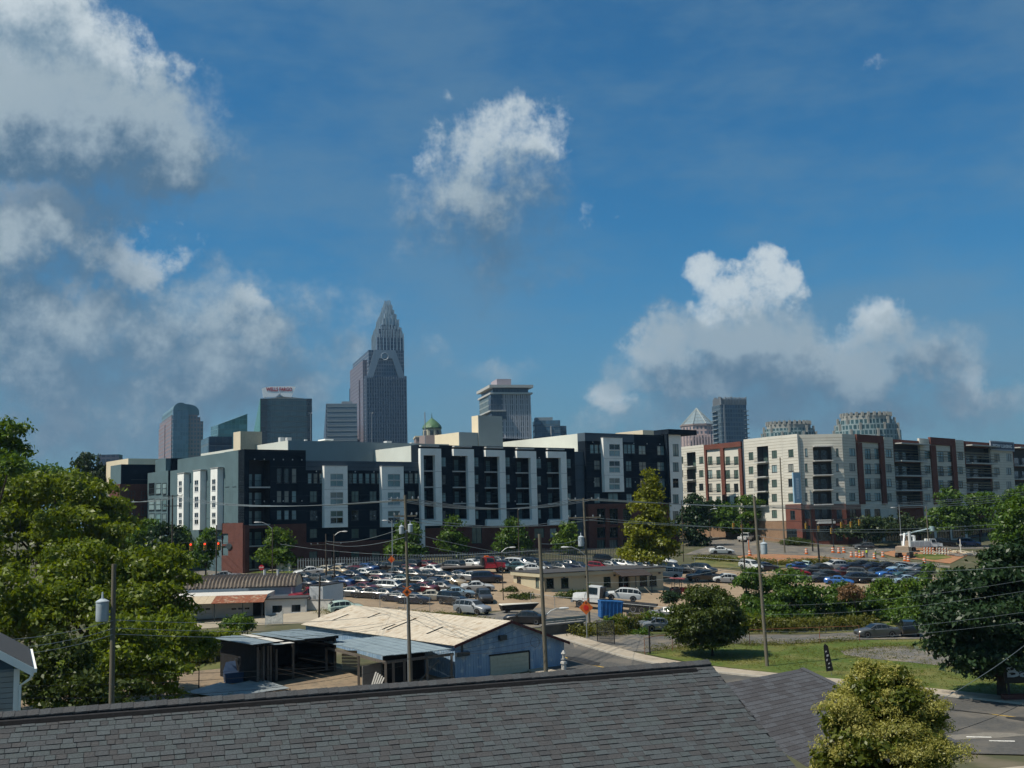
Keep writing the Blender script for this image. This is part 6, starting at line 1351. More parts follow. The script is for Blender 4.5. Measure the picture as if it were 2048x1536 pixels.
def slab_quad(mb, q, t):
    """thick sheet from four corner points"""
    n = (q[1]-q[0]).cross(q[3]-q[0]).normalized(); n = n if n.z > 0 else -n
    mb.hexa([p-n*t for p in q]+list(q)); return mb
def warehouse():
    A = gxy(905, 98); d = Vector((.8, .6)); o = empty('warehouse', (A.x, A.y, H(A.x, A.y)), 0, 'long blue corrugated warehouse with pale tan gable roof', 'warehouse'); F = Face(o, A, d)
    sp = F.uz(1017, 1241)[0]; zr = F.uz(1017, 1241)[1]; sr, zR = F.uz(1127, 1281); zl = F.uz(905, 1288)[1]; Ln = 28.5; zb = -.2
    mb = MB(); mb.add([F.p(0, 0, zb), F.p(sr, 0, zb), F.p(sr, 0, zR), F.p(sp, 0, zr), F.p(0, 0, zl)], [(0, 1, 2, 3, 4)])
    mb.add([F.p(0, .12, zb), F.p(sr, .12, zb), F.p(sr, .12, zR-.05), F.p(sp, .12, zr-.05), F.p(0, .12, zl-.05)], [(4, 3, 2, 1, 0)]); mb.build('gable_wall', M_BLUEW, o)
    mb = MB(); mb.quad(F.p(0, Ln, zb), F.p(0, 0.02, zb), F.p(0, .02, zl-.02), F.p(0, Ln, zl-.02)); mb.quad(F.p(sr, 0.02, zb), F.p(sr, Ln, zb), F.p(sr, Ln, zR-.02), F.p(sr, .02, zR-.02)); mb.add([F.p(0, Ln, zb), F.p(sr, Ln, zb), F.p(sr, Ln, zR), F.p(sp, Ln, zr), F.p(0, Ln, zl)], [(4, 3, 2, 1, 0)]); mb.build('side_wall', M_BLUEW, o)
    rb = MB(); n = 44
    for i in range(n+1):
        u = sr*i/n; zt = zl+(zr-zl)*u/sp if u < sp else zr+(zR-zr)*(u-sp)/(sr-sp); F.boxmb(rb, u-.02, u+.02, -.03, .0, zb, zt-.05)
    for i in range(80): w = Ln*i/80; F.boxmb(rb, -.03, 0, w-.02, w+.02, zb, zl-.1)
    rb.build('wall_ribs', M_BLUEW, o, kind='stuff')
    # roof sheets, laid side by side from gable to gable
    ns = 31; e = .35; ang = (zr-zl)/sp; ar = (zR-zr)/(sr-sp)
    gaps = {7: (.25, .55), 14: (.2, .75), 15: (.2, .45), 22: (.55, .8), 27: (.3, .62)}
    for i in range(ns):
        w0 = -.45+(Ln+.9)*i/ns; w1 = -.45+(Ln+.9)*(i+1)/ns-.012; dz = random.uniform(0, .004)
        segs = [(0, 1)]
        if i in gaps:      # narrow sheet left standing beside each slit
            a, b = gaps[i]; ua = -e+(sp+e)*a; ub = -e+(sp+e)*b; za = zl-ang*e+(zr-zl+ang*e)*a; zb_ = zl-ang*e+(zr-zl+ang*e)*b; m_ = MB(); slab_quad(m_, [F.p(ua, w0+.42, za), F.p(ub, w0+.42, zb_), F.p(ub, w1, zb_), F.p(ua, w1, za)], .04); m_.build('roof_sheet', M_TANROOF, o)
        if i in gaps: a, b = gaps[i]; segs = [(0, a), (b, 1)]
        for a, b in segs:
            ua = -e+(sp+e)*a; ub = -e+(sp+e)*b; za = zl-ang*e+(zr-zl+ang*e)*a+dz; zb_ = zl-ang*e+(zr-zl+ang*e)*b+dz
            m_ = MB(); slab_quad(m_, [F.p(ua, w0, za), F.p(ub, w0, zb_), F.p(ub, w1, zb_), F.p(ua, w1, za)], .04)
            for k in range(1, 4):
                w = w0+(w1-w0)*k/4; slab_quad(m_, [F.p(ua, w-.03, za+.012), F.p(ub, w-.03, zb_+.012), F.p(ub, w+.03, zb_+.012), F.p(ua, w+.03, za+.012)], .02)
            m_.build('roof_sheet', M_TANROOF, o)
        m_ = MB(); slab_quad(m_, [F.p(sp, w0, zr+dz), F.p(sr+e, w0, zR+ar*e+dz), F.p(sr+e, w1, zR+ar*e+dz), F.p(sp, w1, zr+dz)], .04); m_.build('roof_sheet', M_TANROOF, o)
    m_ = MB(); slab_quad(m_, [F.p(.2, .2, zl-.25), F.p(sp, .2, zr-.25), F.p(sp, Ln-.2, zr-.25), F.p(.2, Ln-.2, zl-.25)], .05); m_.build('roof_deck', M_CHAR, o)
    m_ = MB()
    for ua, za, ub, zb_ in ((-e, zl-ang*e, sp, zr), (sp, zr, sr+e, zR+ar*e)):
        m_.hexa([F.p(ua, -.52, za-.22), F.p(ub, -.52, zb_-.22), F.p(ub, -.46, zb_-.22), F.p(ua, -.46, za-.22), F.p(ua, -.52, za+.03), F.p(ub, -.52, zb_+.03), F.p(ub, -.46, zb_+.03), F.p(ua, -.46, za+.03)])
    m_.build('barge_board', M_TRIMR, o)
    q = F.rect(980, 1308, 1057, 1352); dr = F.box('roller_door', M_DOORC, q[0], q[1], -.05, .02, zb, q[3])
    for k in range(6): F.box('door_panel', M_DOORC, q[0]+.03, q[1]-.03, -.08, -.051, zb+.05+k*(q[3]-zb)/6, zb+(k+1)*(q[3]-zb)/6-.04, dr)
    m_ = MB(); F.boxmb(m_, q[0]-.12, q[1]+.12, -.09, .0, q[3]+.002, q[3]+.14); F.boxmb(m_, q[1]+.002, q[1]+.14, -.09, 0, zb, q[3]); m_.build('door_frame', M_TRIM, o)
    q = F.rect(996, 1270, 1010, 1280); F.box('wall_lamp', M_FRD, q[0], q[1], -.35, -.02, q[2], q[3]); q = F.rect(910, 1304, 936, 1312); F.box('cable_tray', M_FRD, q[0], q[1], -.3, -.03, q[2], q[3])
    q = F.rect(921, 1285, 926, 1305); F.box('vent_slot', M_FRD, q[0], q[1], -.05, -.035, q[2], q[3])
    return F
WF = warehouse()
def lean_to():
    b = gxy(768, 92); o = empty('lean_to', (b.x, b.y, 0), 0, 'open lean-to with blue grey metal roof beside the warehouse', 'shed'); B = o.location
    q = [P(648, 1284, 104), P(768, 1312, 92), P(905, 1298, 96.6), P(775, 1271, 108)]
    for i in range(7):      # roof sheets
        a, c = i/7, (i+1)/7-.006; s = [q[0].lerp(q[3], a), q[1].lerp(q[2], a), q[1].lerp(q[2], c), q[0].lerp(q[3], c)]; dz = Vector((0, 0, random.uniform(0, .03))); m = MB(); slab_quad(m, [x-B+dz for x in s], .05)
        for k in (.25, .5, .75): m.tube([s[0].lerp(s[3], k)-B+dz, s[1].lerp(s[2], k)-B+dz], .035, 4)
        m.build('roof_sheet', M_BLUER, o)
    def post(px, Y, zt, r=.1, m=M_WOOD):
        p = gxy(px, Y); MB().box((p.x-B.x-r, p.y-B.y-r, -.1), (p.x-B.x+r, p.y-B.y+r, zt)).build('post', m, o)
    for px, Y in ((715, 97, ), (768, 92.3), (652, 104), (783, 92.6), (805, 93.4), (850, 94.9), (898, 96.4)): post(px, Y, 2.62)
    D = (gxy(905, 96.6)-gxy(768, 92)).normalized(); F = Face(o, gxy(768, 92.2), D); Ln = (gxy(905, 96.6)-gxy(768, 92.2)).length
    F.box('beam', M_WOOD, 0, Ln, .0, .12, 2.45, 2.68); F.box('beam', M_WOOD, 0, Ln, .02, .10, .55, .75); F.box('beam', M_WOOD, .1, Ln, .02, .10, -.02, .12)
    G_ = Face(o, gxy(650, 104), gxy(768, 92.2)-gxy(650, 104)); L2 = (gxy(768, 92.2)-gxy(650, 104)).length; G_.box('beam', M_WOOD, 0, L2, .02, .14, 2.45, 2.66)
    m = MB(); F.boxmb(m, 2.6, 2.7, .05, .1, .7, 2.4); m.tube([F.p(3.4, .08, .75), F.p(5.4, .08, 2.2)], .05, 4); m.build('brace', M_WOOD, o)
    F.box('back_wall', M_CHAR, 2.6, Ln, 4.2, 4.3, -.1, 2.9); F.box('pale_panel', M_CONCW, .5, 2.4, 4.2, 4.28, -.1, 1.9);
    # pale boarded door and clutter
    q = gxy(690, 100.5); m = MB(); 
    dr = empty('plank_stack', (gxy(733, 93).x, 93, 0), 0, 'pale boards leaning under the lean-to', 'boards')
    for k in range(5):
        x = k*.16; MB().hexa([(x, 0, 0), (x+.12, 0, 0), (x+.12, .03, 0), (x, .03, 0), (x+.55, .5, 1.7-k*.12), (x+.67, .5, 1.7-k*.12), (x+.67, .53, 1.7-k*.12), (x+.55, .53, 1.7-k*.12)]).build('board', M_WHITEW, dr)
    # warehouse side cladding boards seen through
    F2 = Face(o, gxy(682, 104), (.75, -.2)); 
    for k in range(8): F2.box('plank', mat('pale_plank', (.42, .36, .26), .85, var=.12), 0, 1.5, -.03, 0, .02+k*.29, .29+k*.29-.03)
lean_to()
def burnt_shed():
    fl = gxy(515, 98); fr = gxy(672, 103.4); bl = gxy(467, 104); o = empty('burnt_shed', (fl.x, fl.y, 0), 0, 'dark open fronted shed with sagging metal roof', 'shed'); d = (fr-fl); Ln = d.length; F = Face(o, fl, d); dep = 6.6; B = o.location
    zt = 3.75
    for k in range(9): F.box('wall_board', M_CHAR, -.02, .04, .1+k*.72, .1+k*.72+.71, -.1, zt-.1-.02*k)
    F.box('back_wall', M_CHAR, 0, Ln, dep, dep+.1, -.1, zt-.1); F.box('end_wall', M_CHAR, Ln-.1, Ln, .4, dep, -.1, zt-.2)
    for k in range(8): F.box('slat', M_WOOD if k % 3 else M_CHAR, .15+k*.28, .15+k*.28+.2, .55, .6, -.05, 3.2+random.uniform(-.25, .25))
    for u in (0.0, .55, 3.5, Ln-.2): F.box('post', M_WOOD, u, u+.16, 0, .16, -.1, zt-.1)
    F.box('beam', M_CHAR, -.3, Ln+.2, .0, .14, zt-.32, zt-.05)
    n = 9
    for i in range(n):
        u0, u1 = -.9+(Ln+1.2)*i/n, -.9+(Ln+1.2)*(i+1)/n-.02; sag = -.25 if i in (2, 3) else random.uniform(-.05, .05); z = zt+.02+sag
        q = [F.p(u0, -.8, z+.05), F.p(u1, -.8, z+random.uniform(-.06, .06)), F.p(u1, dep+.3, zt+.12+sag*.3), F.p(u0, dep+.3, zt+.15)]; m = MB(); slab_quad(m, q, .04); m.build('roof_sheet', M_BLUER if i != 3 else M_WHITEW, o)
    # scrap in front
    sc = empty('blue_bin', (gxy(478, 101).x, 100, 0), .4, 'blue wheeled skip with its lid propped open beside the burnt shed', 'skip'); mb = mat('faded_blue', (.035, .065, .13), .6)
    MB().hexa([(-.9, -.5, .15), (.9, -.5, .15), (.9, .5, .15), (-.9, .5, .15), (-1.0, -.6, 1.1), (1.0, -.6, 1.1), (1.0, .6, 1.1), (-1.0, .6, 1.1)]).build('tub', mb, sc); MB().hexa([(-1, .55, 1.12), (1, .55, 1.12), (1, .6, 1.12), (-1, .6, 1.12), (-.7, .9, 1.9), (1.3, .9, 2.1), (1.3, .95, 2.1), (-.7, .95, 1.9)]).build('lid', mb, sc)
    for x, y in ((-.7, -.4), (.7, -.4), (-.7, .4), (.7, .4)): w = mesh_obj('wheel', WHEEL, sc); w.scale = (.45, .5, .45); w.location = (x, y, .15)
    deb = MB()
    for k in range(240):
        u = random.uniform(-1, Ln+6); w = random.uniform(-5, 1.5); s = random.uniform(.05, .3); a = random.random()*3; c = F.p(u, w, random.uniform(0, .08)); v = Vector((math.cos(a)*s, math.sin(a)*s, random.uniform(-.1, .1)*s)); t = Vector((-v.y, v.x, 0))*random.uniform(.1, .6)
        deb.hexa([c-v-t, c+v-t, c+v+t, c-v+t, c-v-t+Vector((0, 0, .05)), c+v-t+Vector((0, 0, .05)), c+v+t+Vector((0, 0, .05)), c-v+t+Vector((0, 0, .05))])
    x = deb.xf(Matrix.Translation(B)).build('debris', M_WOOD); tag(x, 'scattered boards and rubble on the dirt yard', 'debris', kind='stuff')
    # flat metal sheets lying in the yard
    for i, (pts, l) in enumerate(((((372, 1392), (440, 1372), (525, 1388), (440, 1402)), 'dappled flat metal sheet lying in the yard by the tree'), (((440, 1382), (520, 1364), (580, 1384), (470, 1400)), 'pale flat metal sheet lying in the middle of the yard'))):
        q = [G(*p)+Vector((0, 0, .32)) for p in pts]; c = sum(q, Vector())/4; s = empty('metal_sheet', (c.x, c.y, 0), 0, l, 'metal sheet'); m = MB(); 
        for k in range(6):
            a, b = k/6, (k+1)/6-.01; m = MB(); slab_quad(m, [q[0].lerp(q[3], a)-s.location, q[1].lerp(q[2], a)-s.location, q[1].lerp(q[2], b)-s.location, q[0].lerp(q[3], b)-s.location], .03); m.build('strip', mat('pale_metal', (.27, .30, .31), .5, metal=.2, var=.2, scale=1.2), s)
        m = MB()
        for p in q: m.box((p.x-s.location.x-.05, p.y-s.location.y-.05, -.05), (p.x-s.location.x+.05, p.y-s.location.y+.05, .3))
        m.build('support', M_WOOD, s)
burnt_shed()

def garage():
    A = gxy(335, 138); B = gxy(532, 139); C = gxy(614, 139.5); d = B-A; z0 = min(H(A.x, A.y), H(C.x, C.y))-.4
    o = empty('garage_workshop', (A.x, A.y, z0), 0, 'white garage with rust streaked awning and two bay doors', 'garage'); F = Face(o, A, d); Lb = d.length; zt = F.uz(450, 1192)[1]
    F.box('wall', M_WHITEW, 0, Lb, .0, 8.5, z0-.5, zt)
    for x0, x1 in ((372, 425), (455, 502)):
        q = F.rect(x0, 1199, x1, 1246); dr = F.box('bay_door', M_WHITEW, q[0], q[1], -.08, -.003, z0-.2, q[3])
        for k in range(1, 5): zz = z0+(q[3]-z0)*k/5; F.box('door_rail', M_WSEAM, q[0], q[1], -.095, -.081, zz-.02, zz+.02, dr)
        for k in range(3): u = q[0]+(q[1]-q[0])*(.18+.28*k); zz = z0+(q[3]-z0)*.55; F.box('door_window', M_GDARK, u, u+.55, -.1, -.082, zz, zz+.22, dr)
    q = F.rect(506, 1199, 528, 1248); F.box('opening', M_CHAR, q[0], q[1], -.02, -.004, z0, q[3])
    n = 14
    for i in range(n):
        u0, u1 = -.3+(Lb+.5)*i/n, -.3+(Lb+.5)*(i+1)/n-.02; za = F.uz(450, 1187, 0)[1]; m = MB(); slab_quad(m, [F.p(u0, -3.2, zt-.65), F.p(u1, -3.2, zt-.65), F.p(u1, .3, zt+.05), F.p(u0, .3, zt+.05)], .04); m.build('awning_sheet', M_RUST if i > 6 else mat('tan_awning', (.42, .34, .24), .8, var=.12), o)
    for u in (.2, Lb*.27, Lb*.52, Lb*.8, Lb-.1): F.box('post', M_FRD, u, u+.1, -3.0, -2.9, z0-.3, zt-.66)
    an = empty('office_annex', (B.x, B.y, z0), 0, 'small white annex with two dark windows beside the garage', 'annex'); FA = Face(an, B, C-B); La = (C-B).length; za = FA.uz(570, 1197)[1]
    hs = [FA.rect(546, 1208.5, 567, 1225), FA.rect(584, 1207, 604, 1223.5)]
    FA.wall('wall', M_WHITEW, 0.02, La, z0-.5, za, -1.2, hs, 4); FA.box('roof', M_ASPSH, -.15, La+.2, -1.4, 3, za+.003, za+.16); FA.box('corner_trim', M_FRW, La-.12, La+.03, -1.24, -1.0, z0-.4, za)
    for h in hs: FA.window(h, -1.2, 1, 1, M_FRW, M_GDARK)
    up = empty('workshop_block', (A.x, A.y, z0), 0, 'grey blue workshop block behind the annex', 'workshop'); q = F.rect(500, 1174, 590, 1197, 10); U_ = Face(up, A, d); U_.box('wall', M_GREYW, q[0], q[1], 9.2, 9.55, z0-.5, q[3]); qq = U_.rect(525, 1180, 536, 1192, 9.2); U_.window(qq, 9.15, 1, 1, M_FRD, M_GDARK); U_.box('eave', M_TRIM, q[0]-.2, q[1]+.2, 9.0, 9.7, q[3]+.003, q[3]+.12); U_.box('corner_trim', M_FRW, q[1]-.4, q[1]-.25, 9.12, 9.2, z0, q[3])
    # ribbed curved roof hall behind
    hl = empty('curved_roof_hall', (A.x, A.y, z0), 0, 'long hall with ribbed brown curved roof behind the garage', 'hall'); K = Face(hl, A, d); w0 = 9.6; q = K.rect(372, 1152, 590, 1178, w0); u0, u1 = q[0], q[1]; ze = K.uz(480, 1177, w0)[1]; W = 4.6; rise = K.uz(480, 1152.5, w0+W*.6)[1]-ze
    K.box('wall', M_GREYW, u0, u1, w0, w0+W*1.9, z0-.5, ze); n = 30; na = 10; mr = mat('brown_roof_sheet', (.13, .105, .085), .7, var=.2, scale=.7, dirt=((.24, .20, .15), .8, .55, .8)); pr = [(w0+W*.95-W*.95*math.cos(t), ze+rise*math.sin(t)) for t in np.linspace(0, math.pi, na+1)]
    for i in range(n):
        a = u0-.2+(u1-u0+.4)*i/n; b = u0-.2+(u1-u0+.4)*(i+1)/n; m = MB(); vs = [K.p(a, w, z) for w, z in pr]+[K.p((a+b)/2, w, z+.26) for w, z in pr]+[K.p(b-.02, w, z) for w, z in pr]; k = na+1
        m.add(vs, [(j+s*k, j+(s+1)*k, j+1+(s+1)*k, j+1+s*k) for s in (0, 1) for j in range(na)]); m.build('roof_rib', mr, hl)
    for u in (u0, u1):
        m = MB(); m.add([K.p(u, w, z) for w, z in pr], [tuple(range(na+1))]); m.build('gable_end', M_BEIGE, hl)
    for px in (527, 554): uu = K.uz(px, 1165, w0+2)[0]; MB().tube([K.p(uu, w0+3, ze+.4), K.p(uu, w0+3, ze+2.2)], .18, 8).build('flue', M_FRW, hl)
    # concrete blocks and walls
    for px0, px1, py, l in ((553, 580, 1143, 'pale concrete block wall beside the ribbed hall'), (614, 665, 1222, 'pale retaining wall under the white trailer')):
        a, b = G(px0, py), G(px1, py); c = empty('block_wall', a, 0, l, 'wall'); Q = Face(c, (a.x, a.y), (b.x-a.x, b.y-a.y)); L_ = math.hypot(b.x-a.x, b.y-a.y); Q.box('wall', M_WHITEW, 0, L_, 0, .3, a.z-.6, a.z+1.3); Q.box('coping', M_CONCW, -.05, L_+.05, -.05, .35, a.z+1.302, a.z+1.4)
garage()
def beige_office():
    A = gxy(1085, 158); B = gxy(1321, 167); d = B-A; z0 = min(H(A.x, A.y), H(B.x, B.y))-.1; o = empty('site_office', (A.x, A.y, z0), 0, 'beige flat roofed office with dark windows in the middle of the lot', 'office'); F = Face(o, A, d); Lb = d.length; zz = lambda x, y: (940+x/4.876, 1060+y/4.876)
    zt = F.uz(1200, 1149)[1]; zr = F.uz(1200, 1140)[1]; dep = pxline(A, F.n, 1024)
    hs = [F.rect(*zz(a, b), *zz(c, e)) for a, b, c, e in ((745, 470, 818, 570), (888, 467, 962, 567), (1303, 455, 1372, 556), (1655, 447, 1728, 546), (1750, 447, 1820, 546))]; dh = F.rect(*zz(1450, 445), *zz(1558, 590))
    m = mat('beige_siding', (.44, .39, .27), .85, var=.06, scale=.6)
    F.wall('wall', m, 0, Lb, z0-.6, zt, 0, hs+[dh], .5); F.box('body', m, .1, Lb-.02, .52, dep, z0-.6, zt-.02)
    for h in hs: F.window(h, 0, 1, 1, M_FRD, M_GDARK)
    F.box('entrance', M_CHAR, dh[0], dh[1], .45, .5, dh[2], dh[3]); F.box('door', M_GDARK, dh[0]+.4, dh[0]+1.4, .38, .44, z0, dh[3]-.2)
    FL = Face(o, A+F.n*dep, -F.n); hl = [FL.rect(*zz(458, 456), *zz(497, 558)), FL.rect(*zz(640, 458), *zz(672, 560))]; FL.wall('wall', m, 0, dep, z0-.6, zt, 0, hl, .3)
    for h in hl: FL.window(h, 0, 1, 1, M_FRD, M_GGREEN)
    F.box('fascia', m, -.35, Lb+.3, -.35, dep+.3, zt+.003, zr-.12); F.box('roof', M_ASPSH, -.4, Lb+.35, -.4, dep+.35, zr-.118, zr)
    q = F.rect(*zz(1370, 385), *zz(1700, 440)); mb = MB(); slab_quad(mb, [F.p(q[0]+.6, -2.2, q[2]), F.p(q[1], -2.2, q[2]), F.p(q[1]-.5, -.3, q[3]+.1), F.p(q[0], -.3, q[3]+.1)], .1); mb.build('porch_roof', mat('brown_shingle', (.045, .035, .032), .95, var=.3, scale=6), o)
    for u in (q[0]+.8, (q[0]+q[1])/2, q[1]-.2): F.box('porch_post', M_FRD, u, u+.1, -2.1, -2.0, z0-.8, q[2])
    F.box('porch_deck', M_WOOD, q[0]+.4, q[1]+.4, -2.3, -.05, z0-.6, z0-.05)
    st = MB()
    for k in range(5): F.boxmb(st, q[1]-2.2+k*.4, q[1]-1.8+k*.4, -3.5, -2.31, z0-.1-k*.22-.05, z0-.1-k*.22)
    st.build('steps', M_WOOD, o)
    for k in range(2): uu = q[1]-2.4-k*1.4; MB().tube([F.p(uu, -3.6, z0+1.0), F.p(uu+1.5, -3.6, z0-.4)], .06, 4).build('handrail', M_BEIGE, o)
    for u in (3.0, Lb*.33, Lb*.57, Lb*.96): F.box('wall_lamp', M_FRD, u, u+.25, -.25, -.003, zt-.35, zt-.1)
beige_office()
# ------------------------------------------------------------------ poles and wires
M_POLE = mat('pole_wood', (.13, .115, .085), .9, var=.2, scale=2, stretch=(4, 4, .3))
M_POLED = mat('dark_pole_wood', (.055, .045, .035), .9, var=.2, scale=2, stretch=(4, 4, .3))
M_GALV = mat('galvanised', (.30, .32, .33), .45, metal=.5)
M_XFMR = mat('transformer_grey', (.36, .41, .44), .5)
M_WIRE = mat('wire_pale', (.16, .19, .20), .5, metal=.3)
M_WIRED = mat('wire_dark', (.015, .015, .017), .6)
PTOP = {}
def pole(key, px, Y, py_top, label, r=.17, m=M_POLE, lean=None, xfmr=(), arms=(), name='utility_pole', base=None, lamp=None):
    p = gxy(px, Y); b = Vector((p.x, p.y, H(p.x, p.y))); t = P(px if lean is None else lean, py_top, Y); o = empty(name, b, 0, label, 'utility pole' if 'utility' in name else 'lamp post'); rel = t-b
    MB().tube([(0, 0, -.5), rel*.5, rel], r, 10, r*.72).build('pole', m, o); PTOP[key] = t
    at = lambda py: b+rel*((P(px, py, Y).z-b.z)/rel.z)
    for side, py in xfmr:
        c = at(py)-b+Vector((side*(r+.34), -.1, 0)); ts = .62 if len(xfmr) > 1 else 1.0; c = at(py)-b+Vector((side*(r+.34*ts), -.1, 0)); x = MB().lathe([(q_[0]*ts, q_[1]*ts) for q_ in ((.05, -.5), (.29, -.48), (.31, -.4), (.31, .42), (.33, .44), (.33, .5), (.12, .62), (.05, .62))], 12, c).build('transformer', M_XFMR, o); MB().tube([c+Vector((0, 0, .6*ts)), c+Vector((0, 0, .95*ts))], .07*ts, 6, .04*ts).build('bushing', M_XFMR, x); MB().box((min(c.x-.0, c.x-side*.4), c.y-.05, c.z-.2), (max(c.x, c.x-side*.4), c.y+.05, c.z-.1)).build('bracket', M_GALV, x)
    for py, w, ax in arms:
        c = at(py)-b; v = Vector((math.cos(ax), math.sin(ax), 0))*w; a = MB(); a.hexa([c-v+Vector((0, -.06, -.06)), c+v+Vector((0, -.06, -.06)), c+v+Vector((0, .06, -.06)), c-v+Vector((0, .06, -.06)), c-v+Vector((0, -.06, .06)), c+v+Vector((0, -.06, .06)), c+v+Vector((0, .06, .06)), c-v+Vector((0, .06, .06))]); arm = a.build('crossarm', m, o)
        for k in (-1, -.55, .55, 1): q = c+v*k; MB().lathe([(.05, 0), (.08, .1), (.05, .22)], 6, (q.x, q.y, q.z+.06)).build('insulator', M_GALV, arm)
    if lamp:
        side, py, reach = lamp; c = at(py)-b; pts = [c, c+Vector((side*reach*.45, 0, reach*.38)), c+Vector((side*reach*.8, 0, reach*.52)), c+Vector((side*reach, 0, reach*.52))]; MB().tube(pts, .05, 6).build('lamp_arm', M_GALV, o); e = pts[-1]
        MB().hexa([e+Vector(q) for q in ((-.1, -.13, -.06), (.1, -.13, -.06), (.1, .13, -.06), (-.1, .13, -.06), (-.1, -.1, .07), (.1, -.1, .07), (.1, .1, .07), (-.1, .1, .07))]) if False else None
        l = MB(); l.lathe([(.02, -.45), (.13, -.3), (.17, .1), (.12, .38), (.03, .45)], 8); l.xf(Matrix.Translation(e+Vector((side*.35, 0, 0)))@Matrix.Rotation(R(90*side), 4, 'Y')@Matrix.Diagonal((.6, 1, 1, 1))); l.build('lamp_head', M_FRW, o)
    return o, at
def wire(a, b, sag, m=M_WIRE, r=.022, n=14, lab='overhead wire'):
    pts = [a.lerp(b, i/n)-Vector((0, 0, sag*4*(i/n)*(1-i/n))) for i in range(n+1)]; WIRES.setdefault(m.name, (m, []))[1].append((pts, r, lab))
WIRES = {}
# near pole with transformer, left
_, at = pole('L', 229, 56, 1128, 'greenish near utility pole with one round transformer at the left', .16, lean=228, xfmr=((-1, 1222),))
PL = lambda py: P(229, py, 56)
for py, dl in ((1240, 30), (1256, 33), (1268, 35)): wire(PL(py), P(-60, py+dl+12, 46), .25, r=.014, lab='pale wire running left from the near transformer pole'); wire(PL(py), P(900, py-42, 150), 1.2, r=.016, lab='pale wire running right from the near transformer pole')
# centre pole, transformer bank, rising through the lean-to
pole('C', 817, 91.5, 990, 'tall slim utility pole in front of the warehouse with twin transformers', .15, M_POLE, lean=810, xfmr=((-1, 1060), (1, 1057)), arms=((1000, 1.1, .1), (1032, .9, .1)))
pole('W', 1084, 96, 1068, 'thick leaning pole at the warehouse gable with a lamp arm', .20, M_POLE, lean=1079, lamp=(1, 1235, 1.4))
pole('M', 1172, 121, 996, 'utility pole with two crossarms beside the blue container', .15, M_POLE, lean=1167, xfmr=((-1, 1083),), arms=((1000, 1.6, .0), (1035, 1.7, .0)), lamp=(-1, 1112, 1.9))
pole('R', 1519, 103.5, 992, 'tall pole standing on the lawn with a square transformer', .17, M_POLE, lean=1508, xfmr=((1, 1098),))
pole('T', 1486, 138, 1042, 'thin dark pole behind the thicket', .12, M_POLED, lean=1483)
pole('S', 1633, 210, 1048, 'black pole on the grass bank by the barrels', .18, M_TRIM)
pole('Q', 1565, 222, 915, 'tall pale pole at the brick corner of the crossroads', .16, M_POLE, lean=1560)
pole('LA', 652, 168, 1068, 'pole with crossarm at the left end of the lot', .13, M_POLED, arms=((1089, 2.2, .1),))
pole('LB', 668, 166, 1068, 'lamp pole with twin heads at the left end of the lot', .12, M_POLED, name='lamp_post', lamp=(1, 1072, 1.2))
pole('LC', 637, 133, 1150, 'short leaning dark pole beside the white annex', .13, M_POLED, lean=640)
pole('LD', 1003, 150, 1104, 'thin lamp post with twin arms left of the office', .07, M_POLED, name='lamp_post', lamp=(1, 1104, 1.1))
pole('LE', 784, 176, 1040, 'tall street light pole behind the orange diamond sign', .1, M_GALV, name='lamp_post', lamp=(-1, 1046, .8))
pole('LF', 1036, 190, 1018, 'tall twin flood light pole before the fourth white frame', .11, M_POLED, name='lamp_post', lamp=(1, 1020, .5))
pole('LG', 433, 172, 1050, 'pole carrying the red traffic lights at left', .12, M_POLED)
pole('LH', 345, 195, 990, 'far pole with crossarms by the white bays', .16, M_POLED, arms=((992, 1.6, .3), (1012, 1.4, .3)))
pole('LI', 248, 200, 1000, 'far pole with crossarms by the brick wing', .16, M_POLED, arms=((1004, 1.6, .3), (1030, 1.4, .3)))
pole('LJ', 545, 182, 1055, 'street light pole beside the corner tower tree', .1, M_POLED, name='lamp_post', lamp=(-1, 1058, 2.2))
pole('RA', 1798, 233, 1010, 'grey lamp post behind the excavator', .09, M_GALV, name='lamp_post', lamp=(-1, 1020, 1.0))
pole('RB', 1852, 230, 1012, 'wooden pole behind the barricade', .14, M_POLE)
pole('RC', 1418, 240, 1010, 'thin pole beside the white end wall canopy', .09, M_POLED, name='lamp_post', lamp=(1, 1022, .9))
pole('RD', 1363, 205, 1000, 'thin dark pole at the white end wall', .09, M_POLED)
# wires strung between the poles
C_ = PTOP
def PW(k, dz=0, dx=0): return C_[k]+Vector((dx, 0, -dz))
for dx in (-1.4, -.5, .6, 1.5):
    wire(PW('C', .4, dx*.7), PW('M', .1, dx), .9, r=.026, lab='top wire between the slim centre pole and the two armed pole'); wire(PW('M', .1, dx), P(2090, 985+dx*5, 190), 1.6, r=.026, lab='top wire from the two armed pole to the right edge'); wire(PW('C', .4, dx*.7), PW('LH', .3, dx), 1.0, r=.026, lab='wire across the dark block left of the slim centre pole'); wire(PW('LH', .3, dx), PW('LI', .3, dx), .4, r=.03, lab='wire between the two far left poles')
    wire(PW('LI', .3, dx), P(-80, 1010, 150), 1.0, r=.026, lab='wire leaving the far left pole over the trees')
for dx in (-1.5, 1.5): wire(PW('M', 2.2, dx), PW('C', 1.9, dx*.5), .8, r=.026, lab='lower wire between the slim centre pole and the two armed pole'); wire(PW('M', 2.2, dx), P(2090, 1045+dx*3, 170), 1.3, r=.028, lab='lower wire from the two armed pole to the right edge')
for z in (2.6, 3.4): wire(PW('C', z), PW('LA', z*.4), .6, r=.022, lab='wire from the centre transformers to the lot pole'); wire(PW('C', z+.4), P(1400, 1128+z*3, 150), 1.2, r=.02, lab='wire from the centre transformers across the office')
